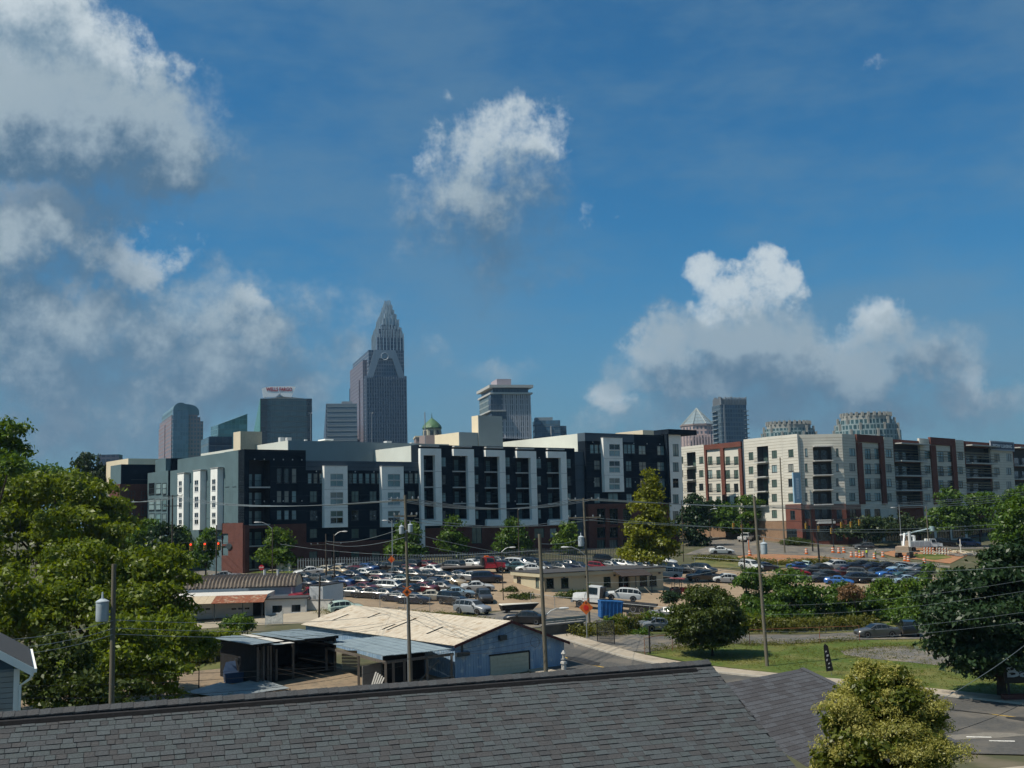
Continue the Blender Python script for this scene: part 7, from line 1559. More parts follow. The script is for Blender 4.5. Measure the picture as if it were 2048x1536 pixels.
wire(PW('W', .8), PW('M', 4.2), .3, r=.02, lab='short cable from the leaning pole to the two armed pole'); wire(P(-40, 1150, 90), PW('W', 1.0), 1.6, r=.012, m=M_WIRED) if False else None
wire(P(1080, 1105, 96), P(2090, 1152, 95), .9, r=.016, lab='long cable from the leaning pole to the right edge'); wire(P(560, 1088, 130), P(1080, 1100, 96), .8, r=.016, lab='cable reaching the leaning pole from the left')
wire(PW('R', 3.6), P(2100, 1106, 88), .6, r=.013, lab='upper cable from the lawn pole to the right edge'); wire(PW('R', 6.2), P(2100, 1128, 70), .6, r=.012, lab='middle cable from the lawn pole to the right edge'); wire(PW('R', 6.0), PW('M', 9.0), .6, r=.014, lab='cable between the lawn pole and the two armed pole')
for py, pe in ((1210, 1150), (1228, 1172), (1262, 1215), (1275, 1235)): wire(P(1519, py, 103), P(2110, pe, 62), .5, r=.008, m=M_WIRE, lab='thin wire from the lawn pole across the evergreen')
wire(P(2110, 1240, 40), P(1800, 1440, 33), .25, m=M_WIRE, r=.010, lab='pale diagonal cable over the road at the right'); wire(P(2110, 1370, 34), P(1880, 1470, 30), .15, m=M_WIRED, r=.008, lab='dark diagonal cable over the road at the right')
# dark service drops over the warehouse and shed
for a, b, s in (((-60, 1345, 60), (1082, 1280, 96), 1.0), ((-60, 1372, 58), (1082, 1262, 96), 1.2), ((-60, 1395, 50), (812, 1330, 91), .8), ((812, 1225, 91), (1082, 1225, 96), 2.2), ((812, 1240, 91), (560, 1265, 110), .5), ((1082, 1285, 96), (915, 1305, 97), .4), ((-60, 1310, 70), (470, 1300, 98), .5)):
    wire(P(*a), P(*b), s, M_WIRED, .012, lab='dark service cable over the sheds and warehouse')
_wl = {}
for nm, (m, L_) in WIRES.items():
    for pts, r, lab in L_: _wl.setdefault(lab, []).append((m, pts, r))
for lab, L_ in _wl.items():
    for i, (m, pts, r) in enumerate(L_):
        o = MB().tube(pts, r, 4, cap=False).build('power_line', m); tag(o, lab if len(L_) == 1 else '%s, %s of %d' % (lab, NTH[i], len(L_)), 'power line', 'overhead power lines')
# coil of cable on the warehouse pole
cc = P(1070, 1284, 95.5); MB().tube([cc+Vector((.38*math.cos(t), 0, .42*math.sin(t))) for t in np.linspace(0, 2*math.pi, 20)], .018, 5).build('cable_coil', M_WIRED); tag(bpy.data.objects['cable_coil'], 'round coil of cable hung on the leaning pole', 'cable')

# ------------------------------------------------------------------ fences, rails
M_CHAIN = see_through('chain_mesh', (.10, .10, .095), .16)
M_PICK = mat('grey_pickets', (.13, .145, .15), .7, var=.2, scale=.8)
def picket_fence():
    pts = [G(*p) for p in ((596, 1147), (720, 1144), (800, 1141), (880, 1137), (1000, 1130), (1120, 1124), (1250, 1118))]; o = empty('palisade_fence', pts[0], 0, 'grey palisade fence along the back of the car lot', 'fence'); b = pts[0]; mb = MB(); rl = MB(); L_ = list(zip(pts[:-1], pts[1:]))
    for a, c in L_:
        d = (c-a); n = int(d.length/.42); d2 = Vector((d.x, d.y, 0)).normalized()
        for i in range(n):
            q = a.lerp(c, i/n)-b; q.z = H(q.x+b.x, q.y+b.y)-b.z; h = 2.35+random.uniform(-.05, .05); w = .09; mb.hexa([q+Vector(t) for t in ((-w*d2.x, -w*d2.y, 0), (w*d2.x, w*d2.y, 0), (w*d2.x, w*d2.y+.04, 0), (-w*d2.x, -w*d2.y+.04, 0), (-w*d2.x*.9, -w*d2.y, h), (w*d2.x*.9, w*d2.y, h), (w*d2.x*.9, w*d2.y+.04, h), (-w*d2.x*.9, -w*d2.y+.04, h))])
        for z in (.5, 2.0): rl.tube([a-b+Vector((0, .08, z)), c-b+Vector((0, .08, z))], .04, 4)
    mb.build('pickets', M_PICK, o, kind='stuff'); rl.build('rail', M_PICK, o)
picket_fence()
def chain_fence(pxs, h, label, step=3.0, m=M_GALV, panel=True, group=None):
    pts = [G(*p) for p in pxs]; b = pts[0]; o = empty('chain_fence', b, 0, label, 'fence', group); allp = []
    for a, c in zip(pts[:-1], pts[1:]):
        n = max(1, int((c-a).length/step)); allp += [a.lerp(c, i/n) for i in range(n)]
    allp.append(pts[-1]); allp = [Vector((q.x, q.y, H(q.x, q.y)))-b for q in allp]
    for q in allp: MB().tube([q-Vector((0, 0, .3)), q+Vector((random.uniform(-.03, .03), 0, h))], .035, 6).build('post', m, o)
    r = MB().tube([q+Vector((0, 0, h-.04)) for q in allp], .022, 4); r.build('top_rail', m, o)
    if panel:
        mb = MB()
        for p, q in zip(allp[:-1], allp[1:]): mb.quad(p, q, q+Vector((0, 0, h-.06)), p+Vector((0, 0, h-.06)))
        mb.build('mesh_panel', M_CHAIN, o)
chain_fence([(690, 1218), (760, 1222), (860, 1226), (920, 1232)], 2.2, 'chain link fence along the front of the packed cars')
chain_fence([(1290, 1310), (1345, 1303), (1400, 1300), (1500, 1293), (1640, 1287), (1720, 1284)], 1.7, 'rusty leaning chain fence along the lawn', m=M_RUST, step=5)
chain_fence([(385, 1330), (430, 1326), (470, 1320)], 1.8, 'chain fence left of the burnt shed', step=2.5)
chain_fence([(1062, 1215), (1110, 1222), (1165, 1226), (1215, 1226)], 1.8, 'chain fence in front of the white lorry', step=2.4)
chain_fence([(1240, 1232), (1300, 1238), (1345, 1242)], 1.6, 'chain fence beside the flatbed trailer')
chain_fence([(1390, 1132), (1500, 1140), (1610, 1133), (1760, 1138), (1880, 1146)], 1.6, 'chain fence at the foot of the grass bank', step=6, panel=False)
def gate():
    a = G(1195, 1286); o = empty('wire_gate', a, R(-35), 'open black wire gate at the driveway', 'gate')
    for x in (0, 2.0): MB().tube([(x, 0, 0), (x, 0, 2.3)], .05, 6).build('post', M_TRIM, o)
    for z in (.1, 1.15, 2.25): MB().tube([(0, 0, z), (2.0, 0, z)], .03, 4).build('rail', M_TRIM, o)
    MB().quad((0, 0, .1), (2, 0, .1), (2, 0, 2.25), (0, 0, 2.25)).build('mesh_panel', see_through('dark_mesh', (.01, .01, .01), .5), o)
    a = G(1300, 1308); o = empty('gate_post', a, 0, 'black steel gate post at the lawn corner', 'post'); MB().tube([(0, 0, -.2), (0, 0, 2.6)], .08, 8).build('post', M_TRIM, o); MB().lathe([(.1, 0), (.1, .08), (.03, .14)], 8, (0, 0, 2.6)).build('cap', M_TRIM, o)
gate()
def guard_rail():
    a = G(1088, 1259); c = G(1172, 1250); o = empty('guard_rail', a, 0, 'grey guard rail on the bridge by the access road', 'guard rail'); d = c-a
    for i in range(5): q = d*(i/4); MB().box((q.x-.08, q.y-.08, q.z-.4), (q.x+.08, q.y+.08, q.z+.85)).build('post', M_CONCW, o)
    for z in (.45, .8): m = MB(); m.hexa([Vector((0, -.14, z)), d+Vector((0, -.14, z)), d+Vector((0, -.08, z)), Vector((0, -.08, z)), Vector((0, -.14, z+.28)), d+Vector((0, -.14, z+.28)), d+Vector((0, -.08, z+.28)), Vector((0, -.08, z+.28))]); m.build('beam', M_GALV, o)
    a = G(1088, 1275); c = G(1168, 1266); w = empty('bridge_wall', a, 0, 'dark stained concrete bridge wall below the guard rail', 'wall'); Q = Face(w, (a.x, a.y), (c.x-a.x, c.y-a.y)); L_ = (c-a).length; Q.box('wall', mat('stained_concrete', (.07, .068, .06), .9, var=.3, scale=1), 0, L_, 0, .5, -1, a.z+1.15); Q.box('coping', M_CONCW, -.1, L_+.1, -.1, .6, a.z+1.152, a.z+1.3)
guard_rail()
# ------------------------------------------------------------------ foreground roofs and left house
SHC = [mat('shingle_%d' % i, c, .95, var=.22, scale=38, bump=.5, detail=3) for i, c in enumerate(((.060, .064, .068), (.064, .072, .077), (.051, .053, .056), (.068, .079, .084), (.060, .060, .062), (.063, .074, .077)))]
M_SHDARK = mat('shingle_shadow_band', (.018, .017, .018), .95, var=.3, scale=20)  # near-black of the ridge vent, roof deck and rake trim
def near_roof():
    rl = P(-40, 1434, 16.8); zr = rl.z; rd = ray(1415, 1325); tr = (zr-CAM_H)/rd.z; rr = CAM+rd*tr
    o = empty('shingled_roof_house', (0, 8, 0), 0, 'near house roof of mixed grey shingles along the bottom of the picture', 'house'); B = o.location
    d = Vector((rr.x-rl.x, rr.y-rl.y, 0)); L_ = d.length; d.normalize(); dn = Vector((d.y, -d.x, 0)); slope = .5; s = (dn-Vector((0, 0, slope))).normalized(); nrm = d.cross(s).normalized(); nrm = nrm if nrm.z > 0 else -nrm
    rl = rl-d*1.2; L_ += 1.2
    def pt(u, v, h=0): return rl+d*u+s*v+nrm*h-B
    ex = .118; rows = 30; W = .30; pieces = []
    for r in range(rows):
        v0 = .10+r*ex; u = -random.random()*W; 
        while u < L_:
            w = random.choice((.11, .15, .19, .22, .17, .26)); a, b = max(u, 0), min(u+w, L_+.04); u += w
            if b-a < .05: continue
            raised = random.random() < .45; pieces.append((r, a, b, v0, raised, random.randrange(6)))
    def geo(r, a, b, v0, raised):
        h0 = .007 if raised else .003; h1 = .015 if raised else .009; g = .004
        return [pt(a+g, v0-.03, 0), pt(b-g, v0-.03, 0), pt(b-g, v0+ex, 0), pt(a+g, v0+ex, 0), pt(a+g, v0-.03, .002), pt(b-g, v0-.03, .002), pt(b-g, v0+ex, h1+h0*.4), pt(a+g, v0+ex, h1+h0*.4)]
    # largest on screen: the nearest rows within the frame
    vis = [p for p in pieces if -20 < proj(pt((p[1]+p[2])/2, p[3])+B)[0] < 2060 and proj(pt((p[1]+p[2])/2, p[3])+B)[1] < 1545]
    vis.sort(key=lambda p: -(p[2]-p[1])/((pt((p[1]+p[2])/2, p[3])+B).y)); top = set(id(p) for p in vis[:290]); rest = {}
    for p in pieces:
        if id(p) in top: MB().hexa(geo(*p[:5])).build('shingle', SHC[p[5]], o)
        else: rest.setdefault(p[5], MB()).hexa(geo(*p[:5]))
    for k, m in rest.items(): m.build('shingle_field', SHC[k], o, kind='stuff')
    # deck, far slope, ridge vent and ridge caps
    V = .10+rows*ex; mb = MB(); mb.hexa([pt(0, 0, -.06), pt(L_, 0, -.06), pt(L_, V, -.06), pt(0, V, -.06), pt(0, 0, -.002), pt(L_, 0, -.002), pt(L_, V, -.002), pt(0, V, -.002)]); mb.build('roof_deck', M_SHDARK, o)
    s2 = (-dn-Vector((0, 0, slope))).normalized(); far = [rl-B, rl+d*L_-B, rl+d*L_+s2*4-B, rl+s2*4-B]; mb = MB(); slab_quad(mb, far, .06); mb.build('far_slope', SHC[0], o)
    up = Vector((0, 0, 1)); mb = MB(); c0, c1 = rl+up*.012-B, rl+d*(L_-.35)+up*.012-B
    mb.hexa([c0-dn*.25-up*.125, c1-dn*.25-up*.125, c1+dn*.25-up*.125, c0+dn*.25-up*.125, c0-dn*.235-up*.065, c1-dn*.235-up*.065, c1+dn*.235-up*.065, c0+dn*.235-up*.065]); mb.build('ridge_vent', M_SHDARK, o)
    n = int(L_/.165)
    for i in range(n):
        a, b = L_*i/n, L_*(i+1)/n-.004; h = .045+random.uniform(0, .006); q0, q1 = rl+d*a-B, rl+d*(b+.02)-B; m = MB(); sl = .085; w = .125
        vs = [q0-dn*w-up*(w*slope-h), q1-dn*w-up*(w*slope-h-.008), q1+up*(h+.008), q0+up*h, q0+dn*w-up*(w*slope-h), q1+dn*w-up*(w*slope-h-.008)]
        lo = [v-up*.02 for v in vs]; m.add(vs+lo, [(0, 1, 2, 3), (3, 2, 5, 4), (6, 9, 8, 7), (9, 10, 11, 8), (0, 6, 7, 1), (4, 5, 11, 10), (0, 3, 9, 6), (3, 4, 10, 9), (1, 7, 8, 2), (2, 8, 11, 5)]); m.build('ridge_cap', SHC[(0, 2, 4)[i % 3]], o)
    # rake trim and gable wall below
    mb = MB(); e = rl+d*(L_+.03); mb.hexa([e-B-up*.22, e+d*.03-B-up*.22, e+d*.03+s*V-B-up*.22, e+s*V-B-up*.22, e-B-up*.03, e+d*.03-B-up*.03, e+d*.03+s*V-B-up*.03, e+s*V-B-up*.03]); mb.build('rake_trim', M_SHDARK, o)
    g0 = rl+d*(L_-.4); mb = MB(); mb.add([g0+s*V-B-up*.1, g0+s2*4-B-up*.1, g0-B-up*.1, Vector(((g0+s*V).x, (g0+s*V).y, 0))-B, Vector(((g0+s2*4).x, (g0+s2*4).y, 0))-B], [(3, 4, 1, 2, 0)]); mb.build('gable_wall', M_GREYW, o)
near_roof()
def lower_roof():
    a = P(1380, 1376, 26.5); c = P(1604, 1341, 29.5); z = (a.z+c.z)/2; d = Vector((c.x-a.x, c.y-a.y, 0)); L_ = d.length; d.normalize(); a = c-d*L_; a.z = c.z = z
    o = empty('porch_roof_house', (c.x, c.y-3, 0), 0, 'lower roof of fine dark grey shingles right of the near ridge', 'house'); B = o.location; dn = Vector((d.y, -d.x, 0)); s = (dn*1.0-Vector((0, 0, .42))).normalized(); nrm = d.cross(s).normalized(); nrm = nrm if nrm.z > 0 else -nrm
    ex = .145; rows = 30; mats = [mat('fine_shingle_%d' % i, cc, .95, var=.25, scale=30, bump=.4, detail=3) for i, cc in enumerate(((.070, .070, .076), (.080, .082, .090), (.060, .058, .062)))]; hip = .22; P_ = []
    for r in range(rows):
        Lr = L_+r*ex*hip
        u = -random.random()*.3
        while u < Lr: w = random.choice((.26, .33, .4)); P_.append((r, max(u, 0), min(u+w, Lr), random.randrange(3))); u += w
    def geo(r, p, q): v = r*ex; return [a+d*p+s*v-B, a+d*q+s*v-B, a+d*q+s*(v+ex)-B, a+d*p+s*(v+ex)-B, a+d*p+s*v+nrm*.003-B, a+d*q+s*v+nrm*.003-B, a+d*(q-.006)+s*(v+ex)+nrm*.009-B, a+d*(p+.006)+s*(v+ex)+nrm*.009-B]
    rest = {}
    for r, p, q, k in P_: rest.setdefault(k, MB()).hexa(geo(r, p, q))
    for k, m in rest.items(): m.build('shingle_field', mats[k], o, kind='stuff')
    # hip slope turned to the right and walls
    e0 = c-B; e1 = c+d*(rows*ex*hip)+s*(rows*ex)-B; bk = Vector((-dn.x, -dn.y, 0)); mb = MB(); mb.add([e0, e1, e1+d*.35-Vector((0, 0, .5))+bk*1.0, e0+bk*4+d*.5-Vector((0, 0, 1.0))], [(0, 1, 2, 3)]); mb.build('hip_slope', mats[0], o)
    for k in range(int(rows*ex/.2)):
        v = k*.2; q = c+d*(v*hip)+s*v-B; m = MB(); w = .11; m.hexa([q-d*w, q+d*w*.6, q+d*w*.6+s*.2+d*.2*hip, q-d*w+s*.2+d*.2*hip]+[x+nrm*.035 for x in (q-d*w, q+d*w*.6, q+d*w*.6+s*.2+d*.2*hip, q-d*w+s*.2+d*.2*hip)]); m.build('hip_cap', mats[1], o)
    w0 = c+s*(rows*ex); MB().prism([(x.x-B.x, x.y-B.y) for x in (a+d*.3-dn*4, a+d*.3+dn*5, c+d*1.0+dn*5, c+d*1.0-dn*4)], 0, z-2.8).build('wall', M_GREYW, o)
lower_roof()
def left_house():
    Y = 42; k = Y/FPX; c = gxy(38, Y); zt = P(38, 1338, Y).z; o = empty('grey_house', (c.x, c.y, 0), 0, 'grey sided house with white trim at the lower left edge', 'house'); F = Face(o, c-Vector((5.78, 2.63)), (.91, .414)); L_ = F.uz(38, 1400)[0]; sid = mat('grey_siding', (.25, .26, .255), .75, var=.05); n = 26; slope = .62
    top = lambda u: zt+(L_+.35-u)*slope*.98
    for i in range(n):       # lap boards
        z0 = zt-5+i*.19; z1_ = z0+.185; u0 = max(0, L_-(top(0)-z1_)/1 if False else 0); uu = L_-.2
        if z1_ > zt: uu = min(uu, L_-.2-(z1_-zt)/slope)
        F.boxmb(mb := MB(), 0, uu, -.02-.0, .06, z0, z1_-.012); mb.build('siding_board', sid, o)
    F.box('wall', sid, 0, L_-.21, .07, 7, 0, zt); F.box('corner_board', M_WPAN, L_-.20, L_, -.04, .2, 0, zt); F.box('side_wall', sid, L_-.1, L_-.02, .21, 7, 0, zt)
    e = L_+.45; mb = MB(); mb.hexa([F.p(-2, -.45, zt+(e+2)*slope-.02), F.p(e, -.45, zt-.02), F.p(e, 7, zt-.02), F.p(-2, 7, zt+(e+2)*slope-.02), F.p(-2, -.45, zt+(e+2)*slope+.08), F.p(e, -.45, zt+.08), F.p(e, 7, zt+.08), F.p(-2, 7, zt+(e+2)*slope+.08)]); mb.build('roof', SHC[0], o)
    mb = MB(); mb.hexa([F.p(-2, -.49, zt+(e+2)*slope-.26), F.p(e, -.49, zt-.26), F.p(e, -.455, zt-.26), F.p(-2, -.455, zt+(e+2)*slope-.26), F.p(-2, -.49, zt+(e+2)*slope+.06), F.p(e, -.49, zt+.06), F.p(e, -.455, zt+.06), F.p(-2, -.455, zt+(e+2)*slope+.06)]); mb.build('rake_board', M_WPAN, o)
    F.box('gutter', M_WPAN, e-.02, e+.12, -.49, 7, zt-.12, zt+.02); MB().tube([F.p(e, -.4, zt-.1), F.p(e-.1, -.35, zt-.35), F.p(L_+.02, -.1, zt-.6), F.p(L_+.02, -.1, .2)], .05, 6).build('downpipe', M_WPAN, o)
    F.box('porch_light', M_WPAN, L_-1.0, L_-.75, -.2, -.025, zt-1.4, zt-1.05)
    hv = G(215, 1405, 30, 90)
left_house()
def shed_box():
    a = P(275, 1376, 72); b = empty('garden_shed', (a.x, a.y, 0), .2, 'small pale shed roof among the trees behind the near pole', 'shed'); MB().box((-1.8, 0, 0), (1.0, 2.4, 2.0)).build('wall', M_WHITEW, b); MB().hexa([(-2, -.2, 2.0), (1.2, -.2, 2.0), (1.2, 2.6, 2.3), (-2, 2.6, 2.3), (-2, -.2, 2.08), (1.2, -.2, 2.08), (1.2, 2.6, 2.38), (-2, 2.6, 2.38)]).build('roof', M_TANROOF, b); MB().box((-.5, -.03, .1), (.3, 0, 1.8)).build('door', M_GREYW, b)
shed_box()

# ------------------------------------------------------------------ trucks and machines
M_REDP = mat('red_truck_paint', (.30, .015, .018), .35, var=.1, coat=.4); M_WHP = mat('white_truck_paint', (.62, .63, .62), .4, var=.05, coat=.3); M_BLUEC = mat('blue_container', (.015, .10, .28), .55, var=.15, scale=1.2, dirt=((.02, .06, .15), 1.5, .5, .8)); M_STEEL = mat('dark_steel', (.03, .03, .032), .6, metal=.3); M_ORN = mat('safety_orange', (.52, .115, .015), .7, var=.15); M_MUD = mat('excavator_tan', (.34, .26, .19), .7, var=.15, scale=1.5)
def wheels(o, xs, W, r, w=1.0):
    for x in xs:
        for s in (-1, 1): k = mesh_obj('wheel', WHEEL, o); k.scale = (r/.335, w, r/.335); k.location = (x, s*W, r); mesh_obj('rim', RIMM, k)
def place(name, px, py, hd, label, cat, dz=0.0):
    q = G(px, py); a = R(hd); e = 2.5; sl = math.atan2(H(q.x+math.cos(a)*e, q.y+math.sin(a)*e)-H(q.x-math.cos(a)*e, q.y-math.sin(a)*e), 2*e); o = empty(name, q+Vector((0, 0, .06+dz)), 0, label, cat); o.rotation_euler = (0, -sl, a); return o
def cab(o, x0, x1, W, zb, zt, m, hood=1.4):
    MB().hexa([(x0, -W, zb), (x1, -W, zb), (x1, W, zb), (x0, W, zb), (x0, -W*.88, zt), (x1-.45, -W*.88, zt), (x1-.45, W*.88, zt), (x0, W*.88, zt)]).build('cab', m, o)
    zm = zb+(zt-zb)*.52
    for s in (-1, 1): MB().hexa([(x0+.35, s*W*.955, zm), (x1-.35, s*W*.955, zm), (x1-.35, s*W*.99, zm), (x0+.35, s*W*.99, zm), (x0+.35, s*W*.885, zt-.15), (x1-.6, s*W*.885, zt-.15), (x1-.6, s*W*.93, zt-.15), (x0+.35, s*W*.93, zt-.15)]).build('side_window', M_CGLASS, o)
    MB().hexa([(x1-.25, -W*.8, zm), (x1-.16, -W*.8, zm), (x1-.16, W*.8, zm), (x1-.25, W*.8, zm), (x1-.5, -W*.76, zt-.12), (x1-.38, -W*.76, zt-.12), (x1-.38, W*.76, zt-.12), (x1-.5, W*.76, zt-.12)]).build('windscreen', M_CGLASS, o)
    MB().hexa([(x1-.05, -W*.92, zb), (x1+hood, -W*.8, zb), (x1+hood, W*.8, zb), (x1-.05, W*.92, zb), (x1-.05, -W*.86, zm), (x1+hood, -W*.7, zm-.18), (x1+hood, W*.7, zm-.18), (x1-.05, W*.86, zm)]).build('bonnet', m, o)
    MB().box((x1+hood, -W*.55, zb+.1), (x1+hood+.05, W*.55, zm-.25)).build('grille', M_GALV, o); MB().box((x1+hood-.1, -W, zb-.25), (x1+hood+.18, W, zb+.05)).build('bumper', M_GALV, o)
    for s in (-1, 1): MB().box((x1+hood-.12, s*W*.62-.15, zb+.2), (x1+hood+.04, s*W*.62+.15, zb+.42)).build('headlight', M_HEADL, o)
def tow_truck():
    o = place('tow_truck', 950, 1148, 10, 'red flatbed tow truck behind the packed cars', 'tow truck'); cab(o, 1.4, 3.3, 1.1, .8, 2.5, M_REDP, 1.4); MB().box((-5.2, -1.2, 1.0), (1.2, 1.2, 1.22)).build('flatbed', mat('bed_grey', (.16, .14, .13), .7), o); MB().box((-5, -.4, .6), (4.3, .4, .95)).build('chassis', M_STEEL, o); MB().box((1.0, -1.15, 1.22), (1.3, 1.15, 2.4)).build('headboard', M_STEEL, o); wheels(o, (3.9, -2.6, -3.6), .95, .5, 1.3); MB().box((1.6, -.7, 2.5), (2.2, .7, 2.66)).build('light_bar', M_ORN, o)
def lorry():
    o = place('flatbed_truck', 1225, 1222, 165, 'white flatbed truck carrying a white SUV beside the office', 'truck'); cab(o, 1.6, 3.6, 1.2, .9, 2.9, M_WHP, 1.5); MB().box((-5.6, -1.25, 1.05), (1.4, 1.25, 1.3)).build('flatbed', M_STEEL, o); MB().box((-5.2, -.4, .6), (4.8, .4, 1.0)).build('chassis', M_STEEL, o); wheels(o, (4.1, -2.8, -3.9), 1.0, .52, 1.3); MB().box((1.2, -1.2, 1.3), (1.5, 1.2, 2.8)).build('headboard', M_STEEL, o)
    q = G(1246, 1222); car('suv', 'white', (q.x, q.y), 172, 'white SUV loaded on the flatbed truck', dz=1.25)
def trailer():
    o = place('box_trailer', 654, 1214, 60, 'white box trailer at the left of the lot', 'trailer'); MB().box((-2.0, -1.05, .6), (2.0, 1.05, 2.75)).build('box_body', M_WHP, o); MB().box((-2.05, -1.09, 2.752), (2.05, 1.09, 2.85)).build('roof', M_STEEL, o); wheels(o, (-.4, .4), 1.0, .33); MB().tube([(2, 0, .5), (3.2, 0, .5)], .06, 6).build('drawbar', M_STEEL, o); MB().box((-2.04, -.95, .7), (-2.002, .95, 2.6)).build('rear_door', mat('grey_panel', (.36, .37, .38), .6), o); MB().box((-2.06, .05, 1.2), (-2.041, .45, 1.6)).build('placard', M_GALV, o)
def container():
    o = place('blue_skip', 1219, 1238, 8, 'tall blue steel waste container by the creek', 'container'); MB().hexa([(-1.6, -1.1, .15), (1.6, -1.1, .15), (1.6, 1.1, .15), (-1.6, 1.1, .15), (-1.7, -1.2, 2.5), (1.8, -1.2, 2.5), (1.8, 1.2, 2.5), (-1.7, 1.2, 2.5)]).build('tub', M_BLUEC, o)
    o.scale = (.76, .76, .8)
    for k in range(6): x = -1.5+k*.6; MB().box((x, -1.27, .2), (x+.1, -1.12, 2.45)).build('rib', M_BLUEC, o)
    MB().box((-1.75, -1.25, 2.45), (1.85, 1.25, 2.6)).build('rim', M_BLUEC, o); MB().box((1.78, -1.0, .3), (1.86, 1.0, 2.3)).build('end_gate', mat('dark_blue_steel', (.01, .04, .11), .6), o)
def flat_trailer():
    o = place('flatbed_trailer', 1290, 1242, 175, 'empty flatbed trailer right of the blue container', 'trailer'); MB().box((-2.6, -1.1, .62), (2.2, 1.1, .75)).build('deck', M_WOOD, o); MB().tube([(-2.6, 0, .6), (-3.9, 0, .5)], .06, 5).build('drawbar', M_STEEL, o); wheels(o, (.4,), 1.05, .36); MB().box((-2.6, -1.15, .5), (2.2, 1.15, .6)).build('frame', M_STEEL, o)
def tractor():
    o = place('red_tractor', 1362, 1196, 5, 'dusty red tractor with canopy near the round bush', 'tractor'); MB().box((-.2, -.4, .8), (1.9, .4, 1.45)).build('bonnet', M_REDP, o); MB().box((-1.2, -.6, .6), (0, .6, 1.1)).build('body', M_REDP, o); MB().box((-1.5, -.9, 2.6), (.3, .9, 2.72)).build('canopy', mat('faded_red', (.35, .08, .09), .7), o)
    for x, y in ((-1.2, -.7), (-1.2, .7), (-.1, -.6), (-.1, .6)): MB().tube([(x, y, .9), (x, y, 2.6)], .05, 5).build('canopy_post', M_STEEL, o)
    for s in (-1, 1):
        w = mesh_obj('wheel', WHEEL, o); w.scale = (2.1, 1.6, 2.1); w.location = (-.9, s*.95, .7); w2 = mesh_obj('wheel', WHEEL, o); w2.scale = (1.25, 1.1, 1.25); w2.location = (1.5, s*.7, .42)
    MB().box((-.9, -.3, 1.1), (-.4, .3, 1.5)).build('seat', M_TRIM, o); MB().tube([(1.2, .2, 1.4), (1.2, .2, 2.1)], .05, 6).build('exhaust', M_STEEL, o)
def boat():
    o = place('boat', 1037, 1226, 15, 'small dark boat with pale deck on blocks below the hedge', 'boat'); MB().add([(-2.3, -.8, .9), (2.6, 0, 1.1), (-2.3, .8, .9), (-2.1, -.5, .25), (1.8, 0, .3), (-2.1, .5, .25)], [(0, 3, 4, 1), (1, 4, 5, 2), (2, 5, 3, 0), (3, 5, 4)]).build('hull', M_TRIM, o); MB().add([(-2.3, -.82, .91), (2.62, 0, 1.11), (-2.3, .82, .91), (-2.2, -.7, 1.02), (2.3, 0, 1.2), (-2.2, .7, 1.02)], [(0, 1, 4, 3), (1, 2, 5, 4), (2, 0, 3, 5), (3, 4, 5)]).build('deck', M_CREAM, o); MB().box((-1.5, -.6, 0), (-1.2, .6, .28)).build('block', M_WOOD, o); MB().box((.8, -.3, 0), (1.1, .3, .32)).build('block', M_WOOD, o)
def excavator():
    o = place('excavator', 1809, 1114, 60, 'tan tracked excavator on the red clay', 'excavator')
    for s in (-1, 1):
        m = MB(); n = 12; pr = [(1.6+.45*math.cos(t), .45+.45*math.sin(t)) for t in np.linspace(-math.pi/2, math.pi/2, 7)]+[(-1.6-.45*math.cos(t), .45+.45*math.sin(t)) for t in np.linspace(math.pi/2, -math.pi/2, 7)]; k = len(pr)
        m.add([(x, s*1.1-.3, z) for x, z in pr]+[(x, s*1.1+.3, z) for x, z in pr], [tuple(range(k)), tuple(range(2*k-1, k-1, -1))]+[(i, k+i, k+(i+1) % k, (i+1) % k) for i in range(k)]); m.build('track', M_STEEL, o)
    MB().hexa([(-1.9, -1.3, 1.0), (1.3, -1.3, 1.0), (1.3, 1.3, 1.0), (-1.9, 1.3, 1.0), (-1.9, -1.2, 2.2), (.4, -1.2, 2.1), (.4, 1.2, 2.1), (-1.9, 1.2, 2.2)]).build('house', M_MUD, o); MB().hexa([(.1, -1.2, 1.0), (1.5, -1.2, 1.0), (1.5, -.2, 1.0), (.1, -.2, 1.0), (.2, -1.15, 3.0), (1.2, -1.15, 3.0), (1.2, -.25, 3.0), (.2, -.25, 3.0)]).build('cab', M_MUD, o); MB().box((.3, -1.23, 1.9), (1.2, -1.2, 2.8)).build('cab_window', M_CGLASS, o)
    MB().tube([(1.2, .3, 1.8), (3.2, .3, 4.2), (5.0, .3, 3.6)], .22, 6).build('boom', M_WHP, o); MB().tube([(5.0, .3, 3.6), (5.6, .3, 1.6)], .18, 6).build('stick', M_MUD, o); MB().hexa([(5.2, -.2, .7), (6.0, -.2, .9), (6.0, .8, .9), (5.2, .8, .7), (5.3, -.2, 1.5), (5.9, -.2, 1.7), (5.9, .8, 1.7), (5.3, .8, 1.5)]).build('bucket', M_STEEL, o); MB().tube([(-.8, -1.4, 2.0), (-.8, -1.4, 5.0)], .3, 8).build('stack', M_WHP, o)
